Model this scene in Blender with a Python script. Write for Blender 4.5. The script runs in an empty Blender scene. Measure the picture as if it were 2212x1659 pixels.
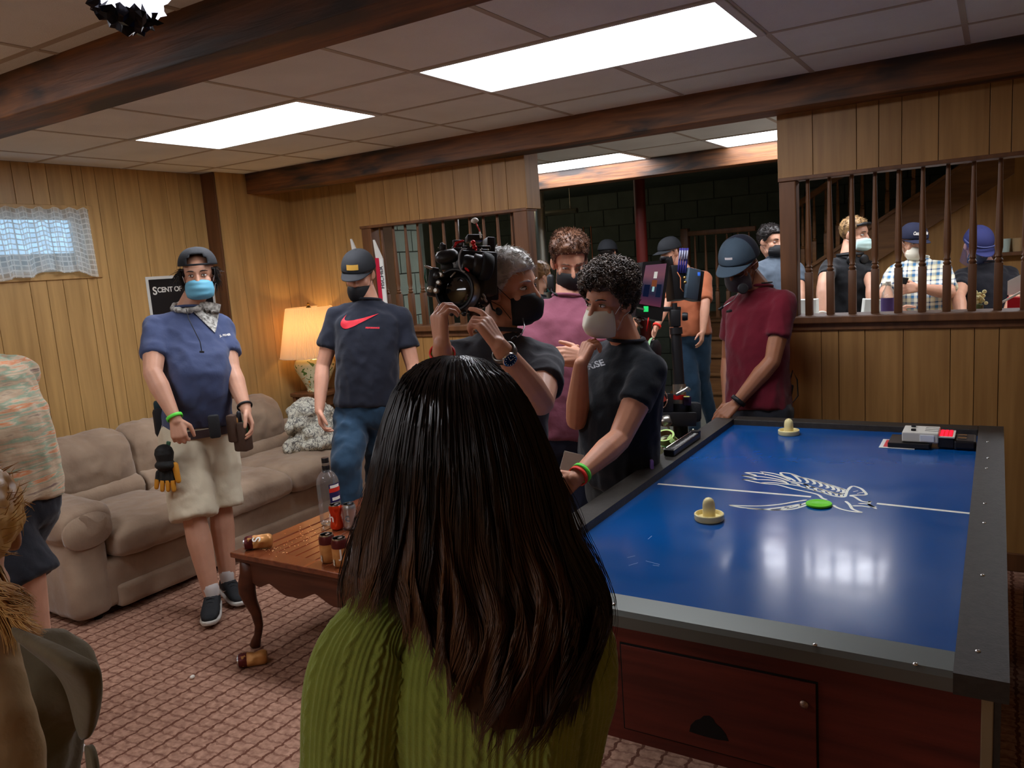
import bpy, bmesh, math, random
import numpy as np
from mathutils import Vector as V, Matrix, noise, Euler
from mathutils.bvhtree import BVHTree
R_ = random.Random(7)
PI = math.pi
sc = bpy.context.scene
COL = sc.collection
# ------------------------------------------------------------------ camera
YAW, PITCH, ROLL, FPX, CH = .55786, .15056, -.07144, 1700.8, 1.64
def _basis():
    cy, sy, cp, sp = math.cos(YAW), math.sin(YAW), math.cos(PITCH), math.sin(PITCH)
    f = V((-sy*cp, cy*cp, -sp)); r = V((cy, sy, 0)); u = r.cross(f)
    c, s = math.cos(ROLL), math.sin(ROLL)
    return c*r+s*u, -s*r+c*u, f
CR, CU, CF = _basis()
cam_d = bpy.data.cameras.new('camera'); cam = bpy.data.objects.new('camera', cam_d); COL.objects.link(cam)
cam_d.sensor_width = 36; cam_d.lens = FPX/2212*36; cam_d.clip_start = .02
m3 = Matrix((CR, CU, -CF)).transposed()
cam.matrix_world = Matrix.Translation((0, 0, CH)) @ m3.to_4x4()
sc.camera = cam
# ------------------------------------------------------------------ world, exposure
W = bpy.data.worlds.new('world'); sc.world = W; W.use_nodes = True
W.node_tree.nodes['Background'].inputs[0].default_value = (.50, .74, 1.0, 1)
W.node_tree.nodes['Background'].inputs[1].default_value = 2.0
sc.view_settings.view_transform = 'Standard'; sc.view_settings.look = 'None'
sc.view_settings.gamma = 1; sc.view_settings.use_curve_mapping = False
sc.view_settings.exposure = 0.05
LAMP_E = 15.0
sc.cycles.use_denoising = True
sc.cycles.max_bounces = 8; sc.cycles.diffuse_bounces = 6; sc.cycles.glossy_bounces = 3
sc.cycles.sample_clamp_indirect = 6
# a measured photograph point to a real place: given its x, its y, its height or its distance
def at(px, py, x=None, y=None, z=None, d=None):
    q = CF + CR*((px-1106)/FPX) - CU*((py-829.5)/FPX)
    if d is None:
        d = x/q.x if x is not None else y/q.y if y is not None else (z-CH)/q.z
    return V((0, 0, CH)) + q*d
FH = V((-math.sin(YAW), math.cos(YAW), 0)); RH = V((math.cos(YAW), math.sin(YAW), 0)); Z = V((0, 0, 1))
# ------------------------------------------------------------------ materials
def lin(c): return tuple((x/255/12.92 if x/255 <= .04045 else ((x/255+.055)/1.055)**2.4) for x in c)+(1,)
MATS = {}
def mat(key, rgb, rough=.7, metal=0, spec=.4, var=0, vs=8, vstretch=(1, 1, 1), bump=0, bs=60, bstretch=(1, 1, 1), emit=None,
        es=1, trans=0, rgb2=None, sheen=0, coat=0, sss=0, alpha=1, rnd=0, coord='Object', ior=1.45):
    if key in MATS: return MATS[key]
    m = bpy.data.materials.new(key); m.use_nodes = True; MATS[key] = m
    nt = m.node_tree; N = nt.nodes; L = nt.links; b = N['Principled BSDF']
    b.inputs['Base Color'].default_value = lin(rgb); b.inputs['Roughness'].default_value = rough
    b.inputs['Metallic'].default_value = metal; b.inputs['Specular IOR Level'].default_value = spec
    b.inputs['IOR'].default_value = ior
    if sheen: b.inputs['Sheen Weight'].default_value = sheen
    if coat: b.inputs['Coat Weight'].default_value = coat; b.inputs['Coat Roughness'].default_value = .08
    if sss: b.inputs['Subsurface Weight'].default_value = sss; b.inputs['Subsurface Radius'].default_value = (.01, .004, .002); b.inputs['Subsurface Scale'].default_value = 1
    if trans: b.inputs['Transmission Weight'].default_value = trans
    if alpha < 1: b.inputs['Alpha'].default_value = alpha
    if emit: b.inputs['Emission Color'].default_value = lin(emit); b.inputs['Emission Strength'].default_value = es
    tc = N.new('ShaderNodeTexCoord')
    def mapped(st):
        mp = N.new('ShaderNodeMapping'); mp.inputs['Scale'].default_value = st; L.new(tc.outputs[coord], mp.inputs[0]); return mp
    if var or rgb2:
        mp = mapped(vstretch); n = N.new('ShaderNodeTexNoise'); n.inputs['Scale'].default_value = vs; n.inputs['Detail'].default_value = 5
        L.new(mp.outputs[0], n.inputs['Vector'])
        if rnd:
            oi = N.new('ShaderNodeObjectInfo'); ad = N.new('ShaderNodeVectorMath'); ad.operation = 'MULTIPLY_ADD'
            cb = N.new('ShaderNodeCombineXYZ')
            for i in range(3): L.new(oi.outputs['Random'], cb.inputs[i])
            ad.inputs[1].default_value = (37, 53, 71); L.new(cb.outputs[0], ad.inputs[0]); L.new(mp.outputs[0], ad.inputs[2]); L.new(ad.outputs[0], n.inputs['Vector'])
        rp = N.new('ShaderNodeValToRGB'); rp.color_ramp.elements[0].position = .32; rp.color_ramp.elements[1].position = .68
        c1 = lin(rgb); c2 = lin(rgb2) if rgb2 else tuple(min(1, x*(1+var)) for x in c1[:3])+(1,)
        if not rgb2: c1 = tuple(x*(1-var) for x in c1[:3])+(1,)
        rp.color_ramp.elements[0].color = c1; rp.color_ramp.elements[1].color = c2
        L.new(n.outputs[0], rp.inputs[0]); col = rp.outputs[0]
        if rnd:
            hs = N.new('ShaderNodeHueSaturation'); ma = N.new('ShaderNodeMath'); ma.operation = 'MULTIPLY_ADD'
            ma.inputs[1].default_value = rnd; ma.inputs[2].default_value = 1-rnd/2; L.new(oi.outputs['Random'], ma.inputs[0])
            L.new(ma.outputs[0], hs.inputs['Value']); L.new(col, hs.inputs['Color']); col = hs.outputs[0]
        L.new(col, b.inputs['Base Color'])
    if bump:
        mp = mapped(bstretch); n = N.new('ShaderNodeTexNoise'); n.inputs['Scale'].default_value = bs; n.inputs['Detail'].default_value = 4
        L.new(mp.outputs[0], n.inputs['Vector']); bp = N.new('ShaderNodeBump'); bp.inputs['Strength'].default_value = bump
        bp.inputs['Distance'].default_value = .01; L.new(n.outputs[0], bp.inputs['Height']); L.new(bp.outputs[0], b.inputs['Normal'])
    return m
def emat(key, rgb, s):
    if key in MATS: return MATS[key]
    m = bpy.data.materials.new(key); m.use_nodes = True; MATS[key] = m; nt = m.node_tree; nt.nodes.clear()
    o = nt.nodes.new('ShaderNodeOutputMaterial'); e = nt.nodes.new('ShaderNodeEmission')
    e.inputs[0].default_value = lin(rgb); e.inputs[1].default_value = s; nt.links.new(e.outputs[0], o.inputs[0]); return m
def glassmat(key, rgb, rough=.02, ior=1.45, haze=0):
    """clear glass or plastic: mostly lets light through, glints at grazing angles"""
    if key in MATS: return MATS[key]
    m = bpy.data.materials.new(key); m.use_nodes = True; MATS[key] = m; nt = m.node_tree; nt.nodes.clear()
    o = nt.nodes.new('ShaderNodeOutputMaterial'); t = nt.nodes.new('ShaderNodeBsdfTransparent'); g = nt.nodes.new('ShaderNodeBsdfGlossy')
    f = nt.nodes.new('ShaderNodeFresnel'); f.inputs[0].default_value = ior; mx = nt.nodes.new('ShaderNodeMixShader')
    t.inputs[0].default_value = lin(rgb); g.inputs['Roughness'].default_value = rough
    mf = nt.nodes.new('ShaderNodeMath'); mf.operation = 'MULTIPLY'; mf.inputs[1].default_value = .55; nt.links.new(f.outputs[0], mf.inputs[0]); nt.links.new(mf.outputs[0], mx.inputs[0]); nt.links.new(t.outputs[0], mx.inputs[1]); nt.links.new(g.outputs[0], mx.inputs[2]); df = nt.nodes.new('ShaderNodeBsdfDiffuse'); df.inputs[0].default_value = (.8, .8, .8, 1); m2 = nt.nodes.new('ShaderNodeMixShader'); m2.inputs[0].default_value = haze
    nt.links.new(mx.outputs[0], m2.inputs[1]); nt.links.new(df.outputs[0], m2.inputs[2]); nt.links.new(m2.outputs[0], o.inputs[0])
    return m
# ------------------------------------------------------------------ objects
def me_obj(name, verts, faces, material=None, parent=None, smooth=False, loc=None):
    me = bpy.data.meshes.new(name); me.from_pydata([tuple(v) for v in verts], [], faces); me.update()
    if smooth: me.polygons.foreach_set('use_smooth', [True]*len(me.polygons))
    o = bpy.data.objects.new(name, me); COL.objects.link(o)
    if material:
        for mm in (material if isinstance(material, (list, tuple)) else [material]): me.materials.append(mm)
    if parent: o.parent = parent
    if loc: o.location = loc
    return o
def tag(o, label=None, cat=None, group=None, kind=None):
    if label: o['label'] = label
    if cat: o['category'] = cat
    if group: o['group'] = group
    if kind: o['kind'] = kind
    return o
def thing(name, label, cat, loc=(0, 0, 0), rz=0, group=None):
    o = bpy.data.objects.new(name, None); COL.objects.link(o); o.location = loc; o.rotation_euler = (0, 0, rz); o.empty_display_size = .1
    return tag(o, label, cat, group)
def copy_tree(o, parent=None):
    c = o.copy(); COL.objects.link(c); c.parent = parent
    for ch in list(o.children): copy_tree(ch, c)
    return c
class Sh:
    """collects closed shells, then becomes one mesh object"""
    def __init__(s): s.v = []; s.f = []; s.mi = []; s.cur = 0
    def add(s, vs, fs):
        n = len(s.v); s.v += [V(p) for p in vs]; s.f += [[i+n for i in f] for f in fs]; s.mi += [s.cur]*len(fs); return s
    def mtl(s, i): s.cur = i; return s
    def box(s, c, size, rot=None, bev=0):
        hx, hy, hz = [a/2 for a in size]; c = V(c)
        if bev <= 0:
            vs = [V((x, y, z)) for x in (-hx, hx) for y in (-hy, hy) for z in (-hz, hz)]
            fs = [(0, 1, 3, 2), (4, 6, 7, 5), (0, 4, 5, 1), (2, 3, 7, 6), (0, 2, 6, 4), (1, 5, 7, 3)]
        else:
            bm = bmesh.new(); bmesh.ops.create_cube(bm, size=1)
            for v in bm.verts: v.co = V((v.co.x*size[0], v.co.y*size[1], v.co.z*size[2]))
            bmesh.ops.bevel(bm, geom=bm.edges[:], offset=min(bev, min(size)*.45), segments=2, affect='EDGES', profile=.5)
            bm.verts.index_update(); vs = [v.co.copy() for v in bm.verts]; fs = [[v.index for v in f.verts] for f in bm.faces]; bm.free()
        if rot is not None: vs = [rot @ v for v in vs]
        return s.add([v+c for v in vs], fs)
    def bx(s, a, b, bev=0):
        a = V(a); b = V(b); return s.box((a+b)/2, [abs(b[i]-a[i]) for i in range(3)], None, bev)
    def ball(s, c, r, rot=None, seg=16, rings=10):
        if not hasattr(r, '__len__'): r = (r, r, r)
        vs = []; fs = []; c = V(c)
        vs.append(V((0, 0, r[2])))
        for i in range(1, rings):
            a = PI*i/rings
            for j in range(seg):
                b = 2*PI*j/seg; vs.append(V((r[0]*math.sin(a)*math.cos(b), r[1]*math.sin(a)*math.sin(b), r[2]*math.cos(a))))
        vs.append(V((0, 0, -r[2]))); n = len(vs)
        for j in range(seg): fs.append((0, 1+j, 1+(j+1) % seg)); fs.append((n-1, n-1-seg+(j+1) % seg, n-1-seg+j))
        for i in range(rings-2):
            for j in range(seg):
                a = 1+i*seg+j; b = 1+i*seg+(j+1) % seg; fs.append((a, a+seg, b+seg, b))
        if rot is not None: vs = [rot @ v for v in vs]
        return s.add([v+c for v in vs], fs)
    def loft(s, rings, seg=16, p=2.0, caps=True):
        """rings: (centre, axis a, axis b, ra, rb)"""
        vs = []; fs = []
        for (c, a, b, ra, rb) in rings:
            for j in range(seg):
                t = 2*PI*j/seg; ct, st = math.cos(t), math.sin(t)
                x = math.copysign(abs(ct)**(2/p), ct); y = math.copysign(abs(st)**(2/p), st)
                vs.append(V(c)+V(a)*(ra*x)+V(b)*(rb*y))
        n = len(rings)
        for i in range(n-1):
            for j in range(seg):
                k = (j+1) % seg; fs.append((i*seg+j, i*seg+k, (i+1)*seg+k, (i+1)*seg+j))
        if caps:
            fs.append(list(range(seg-1, -1, -1))); fs.append(list(range((n-1)*seg, n*seg)))
        return s.add(vs, fs)
    def tube(s, pts, rad, seg=8, caps=True, flat=1.0, up=None):
        """round tube along points; rad a number or a list"""
        pts = [V(p) for p in pts]; n = len(pts)
        if not hasattr(rad, '__len__'): rad = [rad]*n
        rings = []; prev = V(up) if up is not None else None
        for i in range(n):
            t = (pts[min(i+1, n-1)]-pts[max(i-1, 0)]).normalized()
            if prev is None: prev = t.orthogonal()
            a = (prev-t*prev.dot(t))
            if a.length < 1e-6: a = t.orthogonal()
            a.normalize(); b = t.cross(a); rings.append((pts[i], a, b, rad[i], rad[i]*flat)); prev = a
        return s.loft(rings, seg, 2.0, caps)
    def cap(s, p0, p1, r0, r1, seg=12, flat=1.0, up=None):
        """rounded cone between two joints"""
        p0 = V(p0); p1 = V(p1); t = (p1-p0).normalized(); pts = []; rr = []
        for k in (0, 30, 60): pts.append(p0-t*r0*math.cos(math.radians(k))*.999); rr.append(max(.0008, r0*math.sin(math.radians(k))))
        pts.append(p0); rr.append(r0); pts.append(p1); rr.append(r1)
        for k in (60, 30, 0): pts.append(p1+t*r1*math.cos(math.radians(k))*.999); rr.append(max(.0008, r1*math.sin(math.radians(k))))
        return s.tube(pts, rr, seg, True, flat, up)
    def lathe(s, prof, c=(0, 0, 0), seg=24, ax=Z, caps=True):
        ax = V(ax).normalized(); a = ax.orthogonal().normalized(); b = ax.cross(a)
        return s.loft([(V(c)+ax*z, a, b, r, r) for r, z in prof], seg, 2.0, caps)
    def prism(s, poly, o, ax, ay, depth):
        """flat outline given thickness along ax x ay"""
        o = V(o); ax = V(ax); ay = V(ay); n = ax.cross(ay).normalized()*depth; k = len(poly)
        vs = [o+ax*x+ay*y for x, y in poly]+[o+ax*x+ay*y+n for x, y in poly]
        fs = [list(range(k-1, -1, -1)), list(range(k, 2*k))]+[(i, (i+1) % k, (i+1) % k+k, i+k) for i in range(k)]
        return s.add(vs, fs)
    def obj(s, name, material=None, parent=None, smooth=False, local=None, auto=None):
        vs = s.v if local is None else [local @ v for v in s.v]
        o = me_obj(name, vs, s.f, material, parent, smooth)
        if any(s.mi): o.data.polygons.foreach_set('material_index', s.mi)
        bm = bmesh.new(); bm.from_mesh(o.data); bmesh.ops.recalc_face_normals(bm, faces=bm.faces); bm.to_mesh(o.data); bm.free()
        if auto:
            o.data.polygons.foreach_set('use_smooth', [True]*len(o.data.polygons))
            try: o.data.set_sharp_from_angle(angle=math.radians(auto))
            except Exception: pass
        return o
    def raw(s, voxel, smooth=6, disp=0, dscale=.1, factor=.5):
        """fuse all shells into one skin; returns verts, faces"""
        me = bpy.data.meshes.new('t'); me.from_pydata([tuple(v) for v in s.v], [], s.f); me.update()
        bm = bmesh.new(); bm.from_mesh(me); bmesh.ops.recalc_face_normals(bm, faces=bm.faces); bm.to_mesh(me); bm.free()
        o = bpy.data.objects.new('t', me); COL.objects.link(o)
        m = o.modifiers.new('r', 'REMESH'); m.mode = 'VOXEL'; m.voxel_size = voxel
        if smooth: k = o.modifiers.new('s', 'SMOOTH'); k.factor = factor; k.iterations = smooth
        dg = bpy.context.evaluated_depsgraph_get(); ev = o.evaluated_get(dg); em = ev.to_mesh()
        n = len(em.vertices); co = np.empty(n*3); em.vertices.foreach_get('co', co); co = co.reshape(-1, 3)
        nr = np.empty(n*3); em.vertices.foreach_get('normal', nr); nr = nr.reshape(-1, 3)
        fs = [list(p.vertices) for p in em.polygons]
        ev.to_mesh_clear(); bpy.data.objects.remove(o); bpy.data.meshes.remove(me)
        if disp:
            for i in range(n):
                p = V(co[i])
                q = noise.noise(p/dscale)+.5*noise.noise(p/dscale*2.3+V((5, 5, 5)))
                rr = 1-abs(noise.noise(V((p.x/dscale*1.3, p.y/dscale*1.3, p.z/dscale*.55))+V((9, 3, 1))))*2
                co[i] += nr[i]*disp*(q*.6+rr*.5)
        return co, fs
def skin_obj(name, pieces, material, parent=None):
    """pieces: list of (co, faces) joined in one mesh"""
    co = np.concatenate([p[0] for p in pieces]); fs = []; off = 0
    for c, f in pieces: fs += [[i+off for i in q] for q in f]; off += len(c)
    return me_obj(name, co, fs, material, parent, True)
def text_mesh(txt, size, bold=0, font=None, shear=0, space=1):
    c = bpy.data.curves.new('t', 'FONT'); c.body = txt; c.size = size; c.align_x = 'CENTER'; c.align_y = 'CENTER'; c.offset = bold; c.shear = shear; c.space_character = space
    o = bpy.data.objects.new('t', c); COL.objects.link(o); dg = bpy.context.evaluated_depsgraph_get(); ev = o.evaluated_get(dg); m = ev.to_mesh()
    vs = [(v.co.x, v.co.y) for v in m.vertices]; fs = [list(p.vertices) for p in m.polygons]; ev.to_mesh_clear()
    bpy.data.objects.remove(o); bpy.data.curves.remove(c); return vs, fs
def flat_print(name, vs, fs, o, ax, ay, material, parent=None):
    o = V(o); ax = V(ax); ay = V(ay)
    return me_obj(name, [o+ax*x+ay*y for x, y in vs], fs, material, parent)
def decal(name, vs, fs, o, ax, ay, target, material, parent, off=.003, cuts=0):
    """a print wrapped on the cloth below it: each corner is dropped on the target mesh along the print's normal"""
    bm = bmesh.new(); bv = [bm.verts.new((x, y, 0)) for x, y in vs]
    for f in fs:
        try: bm.faces.new([bv[i] for i in f])
        except Exception: pass
    if cuts:
        bmesh.ops.triangulate(bm, faces=bm.faces[:]); 
        for _ in range(cuts):
            L = [e for e in bm.edges if e.calc_length() > .012]
            if not L: break
            bmesh.ops.subdivide_edges(bm, edges=L, cuts=1); bmesh.ops.triangulate(bm, faces=bm.faces[:])
    bm.verts.index_update(); pts = [(v.co.x, v.co.y) for v in bm.verts]; fc = [[v.index for v in f.verts] for f in bm.faces]; bm.free()
    me = target.data; tree = BVHTree.FromPolygons([v.co for v in me.vertices], [p.vertices for p in me.polygons])
    o = V(o); ax = V(ax).normalized(); ay = V(ay).normalized(); n = ax.cross(ay).normalized(); out = []
    inv = target.matrix_world.inverted() if False else Matrix()
    for x, y in pts:
        p = o+ax*x+ay*y+n*.25; h = tree.ray_cast(p, -n, .6)
        out.append(h[0]+n*off if h[0] is not None else o+ax*x+ay*y)
    return me_obj(name, out, fc, material, parent)
def tee(vs, fs):  # helper to merge prints
    return vs, fs
# ------------------------------------------------------------------ the room
CEIL = 2.44; LX = -4.93; RX = 1.6; BY = -2.6; PY = 4.33; FY = 9.3
paneling = mat('oak_paneling', (188, 150, 94), .42, var=.11, vs=2.2, vstretch=(14, 14, .8), bump=.05, bs=30, bstretch=(8, 8, .4), rnd=.10, rgb2=(164, 128, 78))
panelback = mat('paneling_groove', (100, 72, 42), .8)
darkwood = mat('walnut_stain', (116, 76, 46), .45, var=.25, vs=2, vstretch=(10, 10, .7), bump=.06, bs=20, bstretch=(8, 8, .5), rgb2=(88, 56, 34))
tilemat = mat('ceiling_tile', (232, 236, 232), .95, var=.05, vs=3, bump=.5, bs=260, rnd=.04)
gridmat = mat('grid_bar_paint', (176, 166, 150), .5)
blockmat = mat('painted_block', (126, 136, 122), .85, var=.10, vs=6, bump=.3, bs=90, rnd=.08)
blockdim = mat('dim_toned_block', (84, 90, 78), .9, var=.12, vs=6, bump=.3, bs=90, rnd=.1)  # dimness of the back room put into a darker block colour
mortar = mat('mortar', (66, 70, 62), .95)
def beam_mat():
    m = bpy.data.materials.new('charred_beam'); m.use_nodes = True; nt = m.node_tree; N = nt.nodes; L = nt.links; b = N['Principled BSDF']
    b.inputs['Roughness'].default_value = .55
    tc = N.new('ShaderNodeTexCoord')
    def nz(sc_, scale, det=5):
        mp = N.new('ShaderNodeMapping'); mp.inputs['Scale'].default_value = sc_; L.new(tc.outputs['Object'], mp.inputs[0])
        n = N.new('ShaderNodeTexNoise'); n.inputs['Scale'].default_value = scale; n.inputs['Detail'].default_value = det; n.inputs['Distortion'].default_value = .6; L.new(mp.outputs[0], n.inputs['Vector']); return n
    g = nz((.8, 12, 12), 4); st = nz((1.2, 5, 5), 1.3, 3); gr = nz((1, 4, 4), .9, 2)
    r1 = N.new('ShaderNodeValToRGB'); e = r1.color_ramp.elements; e[0].position = .3; e[0].color = lin((92, 55, 28)); e[1].position = .72; e[1].color = lin((138, 88, 48)); L.new(g.outputs[0], r1.inputs[0])
    r2 = N.new('ShaderNodeValToRGB'); e = r2.color_ramp.elements; e[0].position = .46; e[0].color = (0, 0, 0, 1); e[1].position = .62; e[1].color = (1, 1, 1, 1); L.new(st.outputs[0], r2.inputs[0])
    mx = N.new('ShaderNodeMix'); mx.data_type = 'RGBA'; mx.inputs['B'].default_value = lin((44, 34, 30)); L.new(r2.outputs[0], mx.inputs['Factor']); L.new(r1.outputs[0], mx.inputs['A'])
    L.new(mx.outputs['Result'], b.inputs['Base Color'])
    bp = N.new('ShaderNodeBump'); bp.inputs['Strength'].default_value = .25; bp.inputs['Distance'].default_value = .01; L.new(g.outputs[0], bp.inputs['Height']); L.new(bp.outputs[0], b.inputs['Normal'])
    return m
beamm = beam_mat()
def struct(name, sh, m, parent=None, **k):
    o = sh.obj(name, m, parent, **k)
    if not parent: o['kind'] = 'structure'
    return o
# floor: berber carpet with a woven lattice
def carpet_mat():
    m = bpy.data.materials.new('lattice_carpet'); m.use_nodes = True; nt = m.node_tree; N = nt.nodes; L = nt.links; b = N['Principled BSDF']
    b.inputs['Roughness'].default_value = .95; b.inputs['Specular IOR Level'].default_value = .1
    tc = N.new('ShaderNodeTexCoord'); sp = N.new('ShaderNodeSeparateXYZ'); L.new(tc.outputs['Object'], sp.inputs[0])
    def M(op, a, bb=None, c=None):
        n = N.new('ShaderNodeMath'); n.operation = op
        for i, q in enumerate((a, bb, c)):
            if q is None: continue
            if isinstance(q, (int, float)): n.inputs[i].default_value = q
            else: L.new(q, n.inputs[i])
        return n.outputs[0]
    x, y = sp.outputs[0], sp.outputs[1]
    nz = N.new('ShaderNodeTexNoise'); nz.inputs['Scale'].default_value = 60; nz.inputs['Detail'].default_value = 3; L.new(tc.outputs['Object'], nz.inputs['Vector'])
    j = M('MULTIPLY', M('SUBTRACT', nz.outputs[0], .5), .022)
    xs = M('ADD', M('ADD', x, j), M('MULTIPLY', M('SINE', M('MULTIPLY', y, 130)), .0025))
    fx = M('ABSOLUTE', M('SUBTRACT', M('FRACT', M('DIVIDE', xs, .083)), .5))
    lx = M('GREATER_THAN', fx, .435)
    ys = M('ADD', M('ADD', y, j), M('MULTIPLY', M('SINE', M('MULTIPLY', x, 76)), .004))
    fy = M('ABSOLUTE', M('SUBTRACT', M('FRACT', M('DIVIDE', ys, .048)), .5))
    ly = M('MULTIPLY', M('GREATER_THAN', fy, .40), .5)
    mask = M('MAXIMUM', lx, ly)
    n2 = N.new('ShaderNodeTexNoise'); n2.inputs['Scale'].default_value = 38; n2.inputs['Detail'].default_value = 6; L.new(tc.outputs['Object'], n2.inputs['Vector'])
    r = N.new('ShaderNodeValToRGB'); e = r.color_ramp.elements; e[0].position = .3; e[0].color = lin((134, 98, 82)); e[1].position = .7; e[1].color = lin((184, 144, 122)); L.new(n2.outputs[0], r.inputs[0])
    mx = N.new('ShaderNodeMix'); mx.data_type = 'RGBA'; mx.inputs['B'].default_value = lin((100, 64, 50)); L.new(mask, mx.inputs['Factor']); L.new(r.outputs[0], mx.inputs['A']); L.new(mx.outputs['Result'], b.inputs['Base Color'])
    hh = M('SUBTRACT', n2.outputs[0], M('MULTIPLY', mask, .6)); bp = N.new('ShaderNodeBump'); bp.inputs['Strength'].default_value = .8; bp.inputs['Distance'].default_value = .008
    L.new(hh, bp.inputs['Height']); L.new(bp.outputs[0], b.inputs['Normal']); return m
struct('floor', Sh().bx((LX-.1, BY, -.1), (RX+.1, 4.42, 0)), carpet_mat())
bf = struct('floor_back', Sh().bx((-6.6, 4.42, -.1), (RX+.1, FY+.1, -.004)), mat('grout', (110, 112, 104), .9))
# ---- plank walls
PLK = {}
def plank(w, h, t, m, name='plank'):
    k = (round(w, 3), round(h, 3), t, m.name)
    if k not in PLK:
        o = Sh().box((0, 0, 0), (w-.0028, t, h), bev=.001).obj(name, m); me = o.data; bpy.data.objects.remove(o); PLK[k] = me
    return PLK[k]
WD = [.10, .155, .205, .085, .125, .175, .205, .10]
def planks(parent, p0, dirv, length, z0, z1, nrm, m=paneling, hole=None, seed=1, wd=WD):
    """tongue boards side by side from p0 along dirv; hole=(a0,a1,z0,z1)"""
    dirv = V(dirv); nrm = V(nrm); a = 0; i = seed; rz = math.atan2(dirv.y, dirv.x)
    while a < length-.01:
        w = min(wd[i % len(wd)], length-a)
        if hole:   # keep the joints on the opening's sides
            for hb in hole[:2]:
                if a+.02 < hb < a+w-.001 or (a < hb < a+w and hb-a > .001): w = hb-a; break
        i += 1
        spans = [(z0, z1)]
        if hole and a+w/2 > hole[0] and a+w/2 < hole[1]: spans = [(z0, hole[2]), (hole[3], z1)]
        for (s0, s1) in spans:
            if s1-s0 < .01: continue
            o = bpy.data.objects.new('plank', plank(w, s1-s0, .008, m)); COL.objects.link(o); o.parent = parent
            o.location = V(p0)+dirv*(a+w/2)+nrm*.005+V((0, 0, (s0+s1)/2)); o.rotation_euler = (0, 0, rz)
        a += w
WY0, WY1, WZ0, WZ1 = 1.75, 2.965, 1.772, 2.165   # window in the left wall
wl = Sh(); wl.bx((LX-.12, BY, 0), (LX, WY0, CEIL)).bx((LX-.12, WY1, 0), (LX, 4.7, CEIL)).bx((LX-.12, WY0, 0), (LX, WY1, WZ0)).bx((LX-.12, WY0, WZ1), (LX, WY1, CEIL))
wall_left = struct('wall_left', wl, panelback)
planks(wall_left, (LX, -.4, 0), (0, 1, 0), 4.27, 0, CEIL, (1, 0, 0), hole=(WY0+.4, WY1+.4, WZ0, WZ1), seed=2)
# chimney box
cb = struct('wall_chimney', Sh().bx((LX, 3.86, 0), (-4.79, 4.54, CEIL)), panelback)
planks(cb, (-4.79, 3.86, 0), (0, 1, 0), .68, 0, CEIL, (1, 0, 0), seed=6, wd=[.205, .10, .155, .22])
Sh().box((-4.862, 3.852, CEIL/2), (.155, .012, CEIL), bev=.002).obj('corner_board', darkwood, cb)
# wall beside the chimney, behind the lamp
wn = struct('wall_nook', Sh().bx((LX, 4.55, 0), (-3.86, 4.66, CEIL)), panelback)
planks(wn, (-4.79, 4.55, 0), (1, 0, 0), .93, 0, CEIL, (0, -1, 0), seed=1)
# ---- partition
darkp = mat('oak_paneling_header', (164, 122, 70), .45, var=.1, vs=2.2, vstretch=(14, 14, .8), bump=.05, bs=30, bstretch=(8, 8, .4), rnd=.10, rgb2=(142, 102, 56))
def partition(name, x0, x1, n):
    w = struct(name, Sh().bx((x0, PY, 0), (x1, PY+.12, 1.225)).bx((x0+(.0 if n else 0), PY, 1.985), (x1, PY+.15, CEIL)), panelback)
    planks(w, (x0, PY, 0), (1, 0, 0), x1-x0, .09, 1.225, (0, -1, 0), darkp, seed=n)
    planks(w, (x0, PY, 0), (1, 0, 0), x1-x0, 1.975, 2.30, (0, -1, 0), darkp, seed=n+3)
    Sh().box(((x0+x1)/2, PY+.05, 1.245), (x1-x0+.02, .20, .038), bev=.006).box(((x0+x1)/2, PY-.012, 1.208), (x1-x0, .02, .04), bev=.004).obj('sill_rail', darkwood, w)
    Sh().box(((x0+x1)/2, PY+.055, 1.972), (x1-x0, .13, .02), bev=.003).obj('head_rail', darkwood, w)
    Sh().box(((x0+x1)/2, PY-.012, .045), (x1-x0, .016, .09), bev=.004).obj('baseboard', darkwood, w)
    return w
pr = partition('wall_partition_right', -.985, RX, 2)
pl_ = partition('wall_partition_left', -3.88, -2.50, 5)
Sh().box((-2.495, PY+.07, 2.2), (.012, .17, .45), bev=.002).obj('end_board', darkp, pl_)
def square_post(p, parent, w=.085, z0=1.262, z1=1.965):
    Sh().box((p[0], p[1], (z0+z1)/2), (w, w, z1-z0), bev=.006).obj('post', darkwood, parent)
square_post((-.94, PY+.045), pr); square_post((-2.553, PY+.045), pl_, .10); square_post((-3.83, PY+.045), pl_, .09)
def baluster_mesh(h, m, name='baluster', w=.036):
    s = Sh(); s.box((0, 0, h*.16), (w, w, h*.32), bev=.002);
    prof = [(.010, .315), (.015, .325), (.019, .338), (.012, .352), (.017, .362), (.012, .375), (.017, .42), (.0165, .52), (.0145, .66), (.0115, .80), (.0095, .93), (.009, 1.0)]
    s.lathe([(r*w/.036, z*h) for r, z in prof], seg=14)
    return s.obj(name, m, auto=40)
bm0 = baluster_mesh(.70, darkwood); bal_me = bm0.data; bpy.data.objects.remove(bm0)
for i in range(23):
    x = -.849+.1063*i
    if x > RX-.05: break
    o = bpy.data.objects.new('baluster', bal_me); COL.objects.link(o); o.parent = pr; o.location = (x, PY+.055, 1.264)
for i in range(11):
    o = bpy.data.objects.new('baluster', bal_me); COL.objects.link(o); o.parent = pl_; o.location = (-3.735+.1085*i, PY+.055, 1.264)
# other room walls, outside the frame
struct('wall_right', Sh().bx((RX, BY, 0), (RX+.1, FY, CEIL)), paneling)
struct('wall_near', Sh().bx((LX, BY-.1, 0), (RX, BY, CEIL)), paneling)
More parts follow.
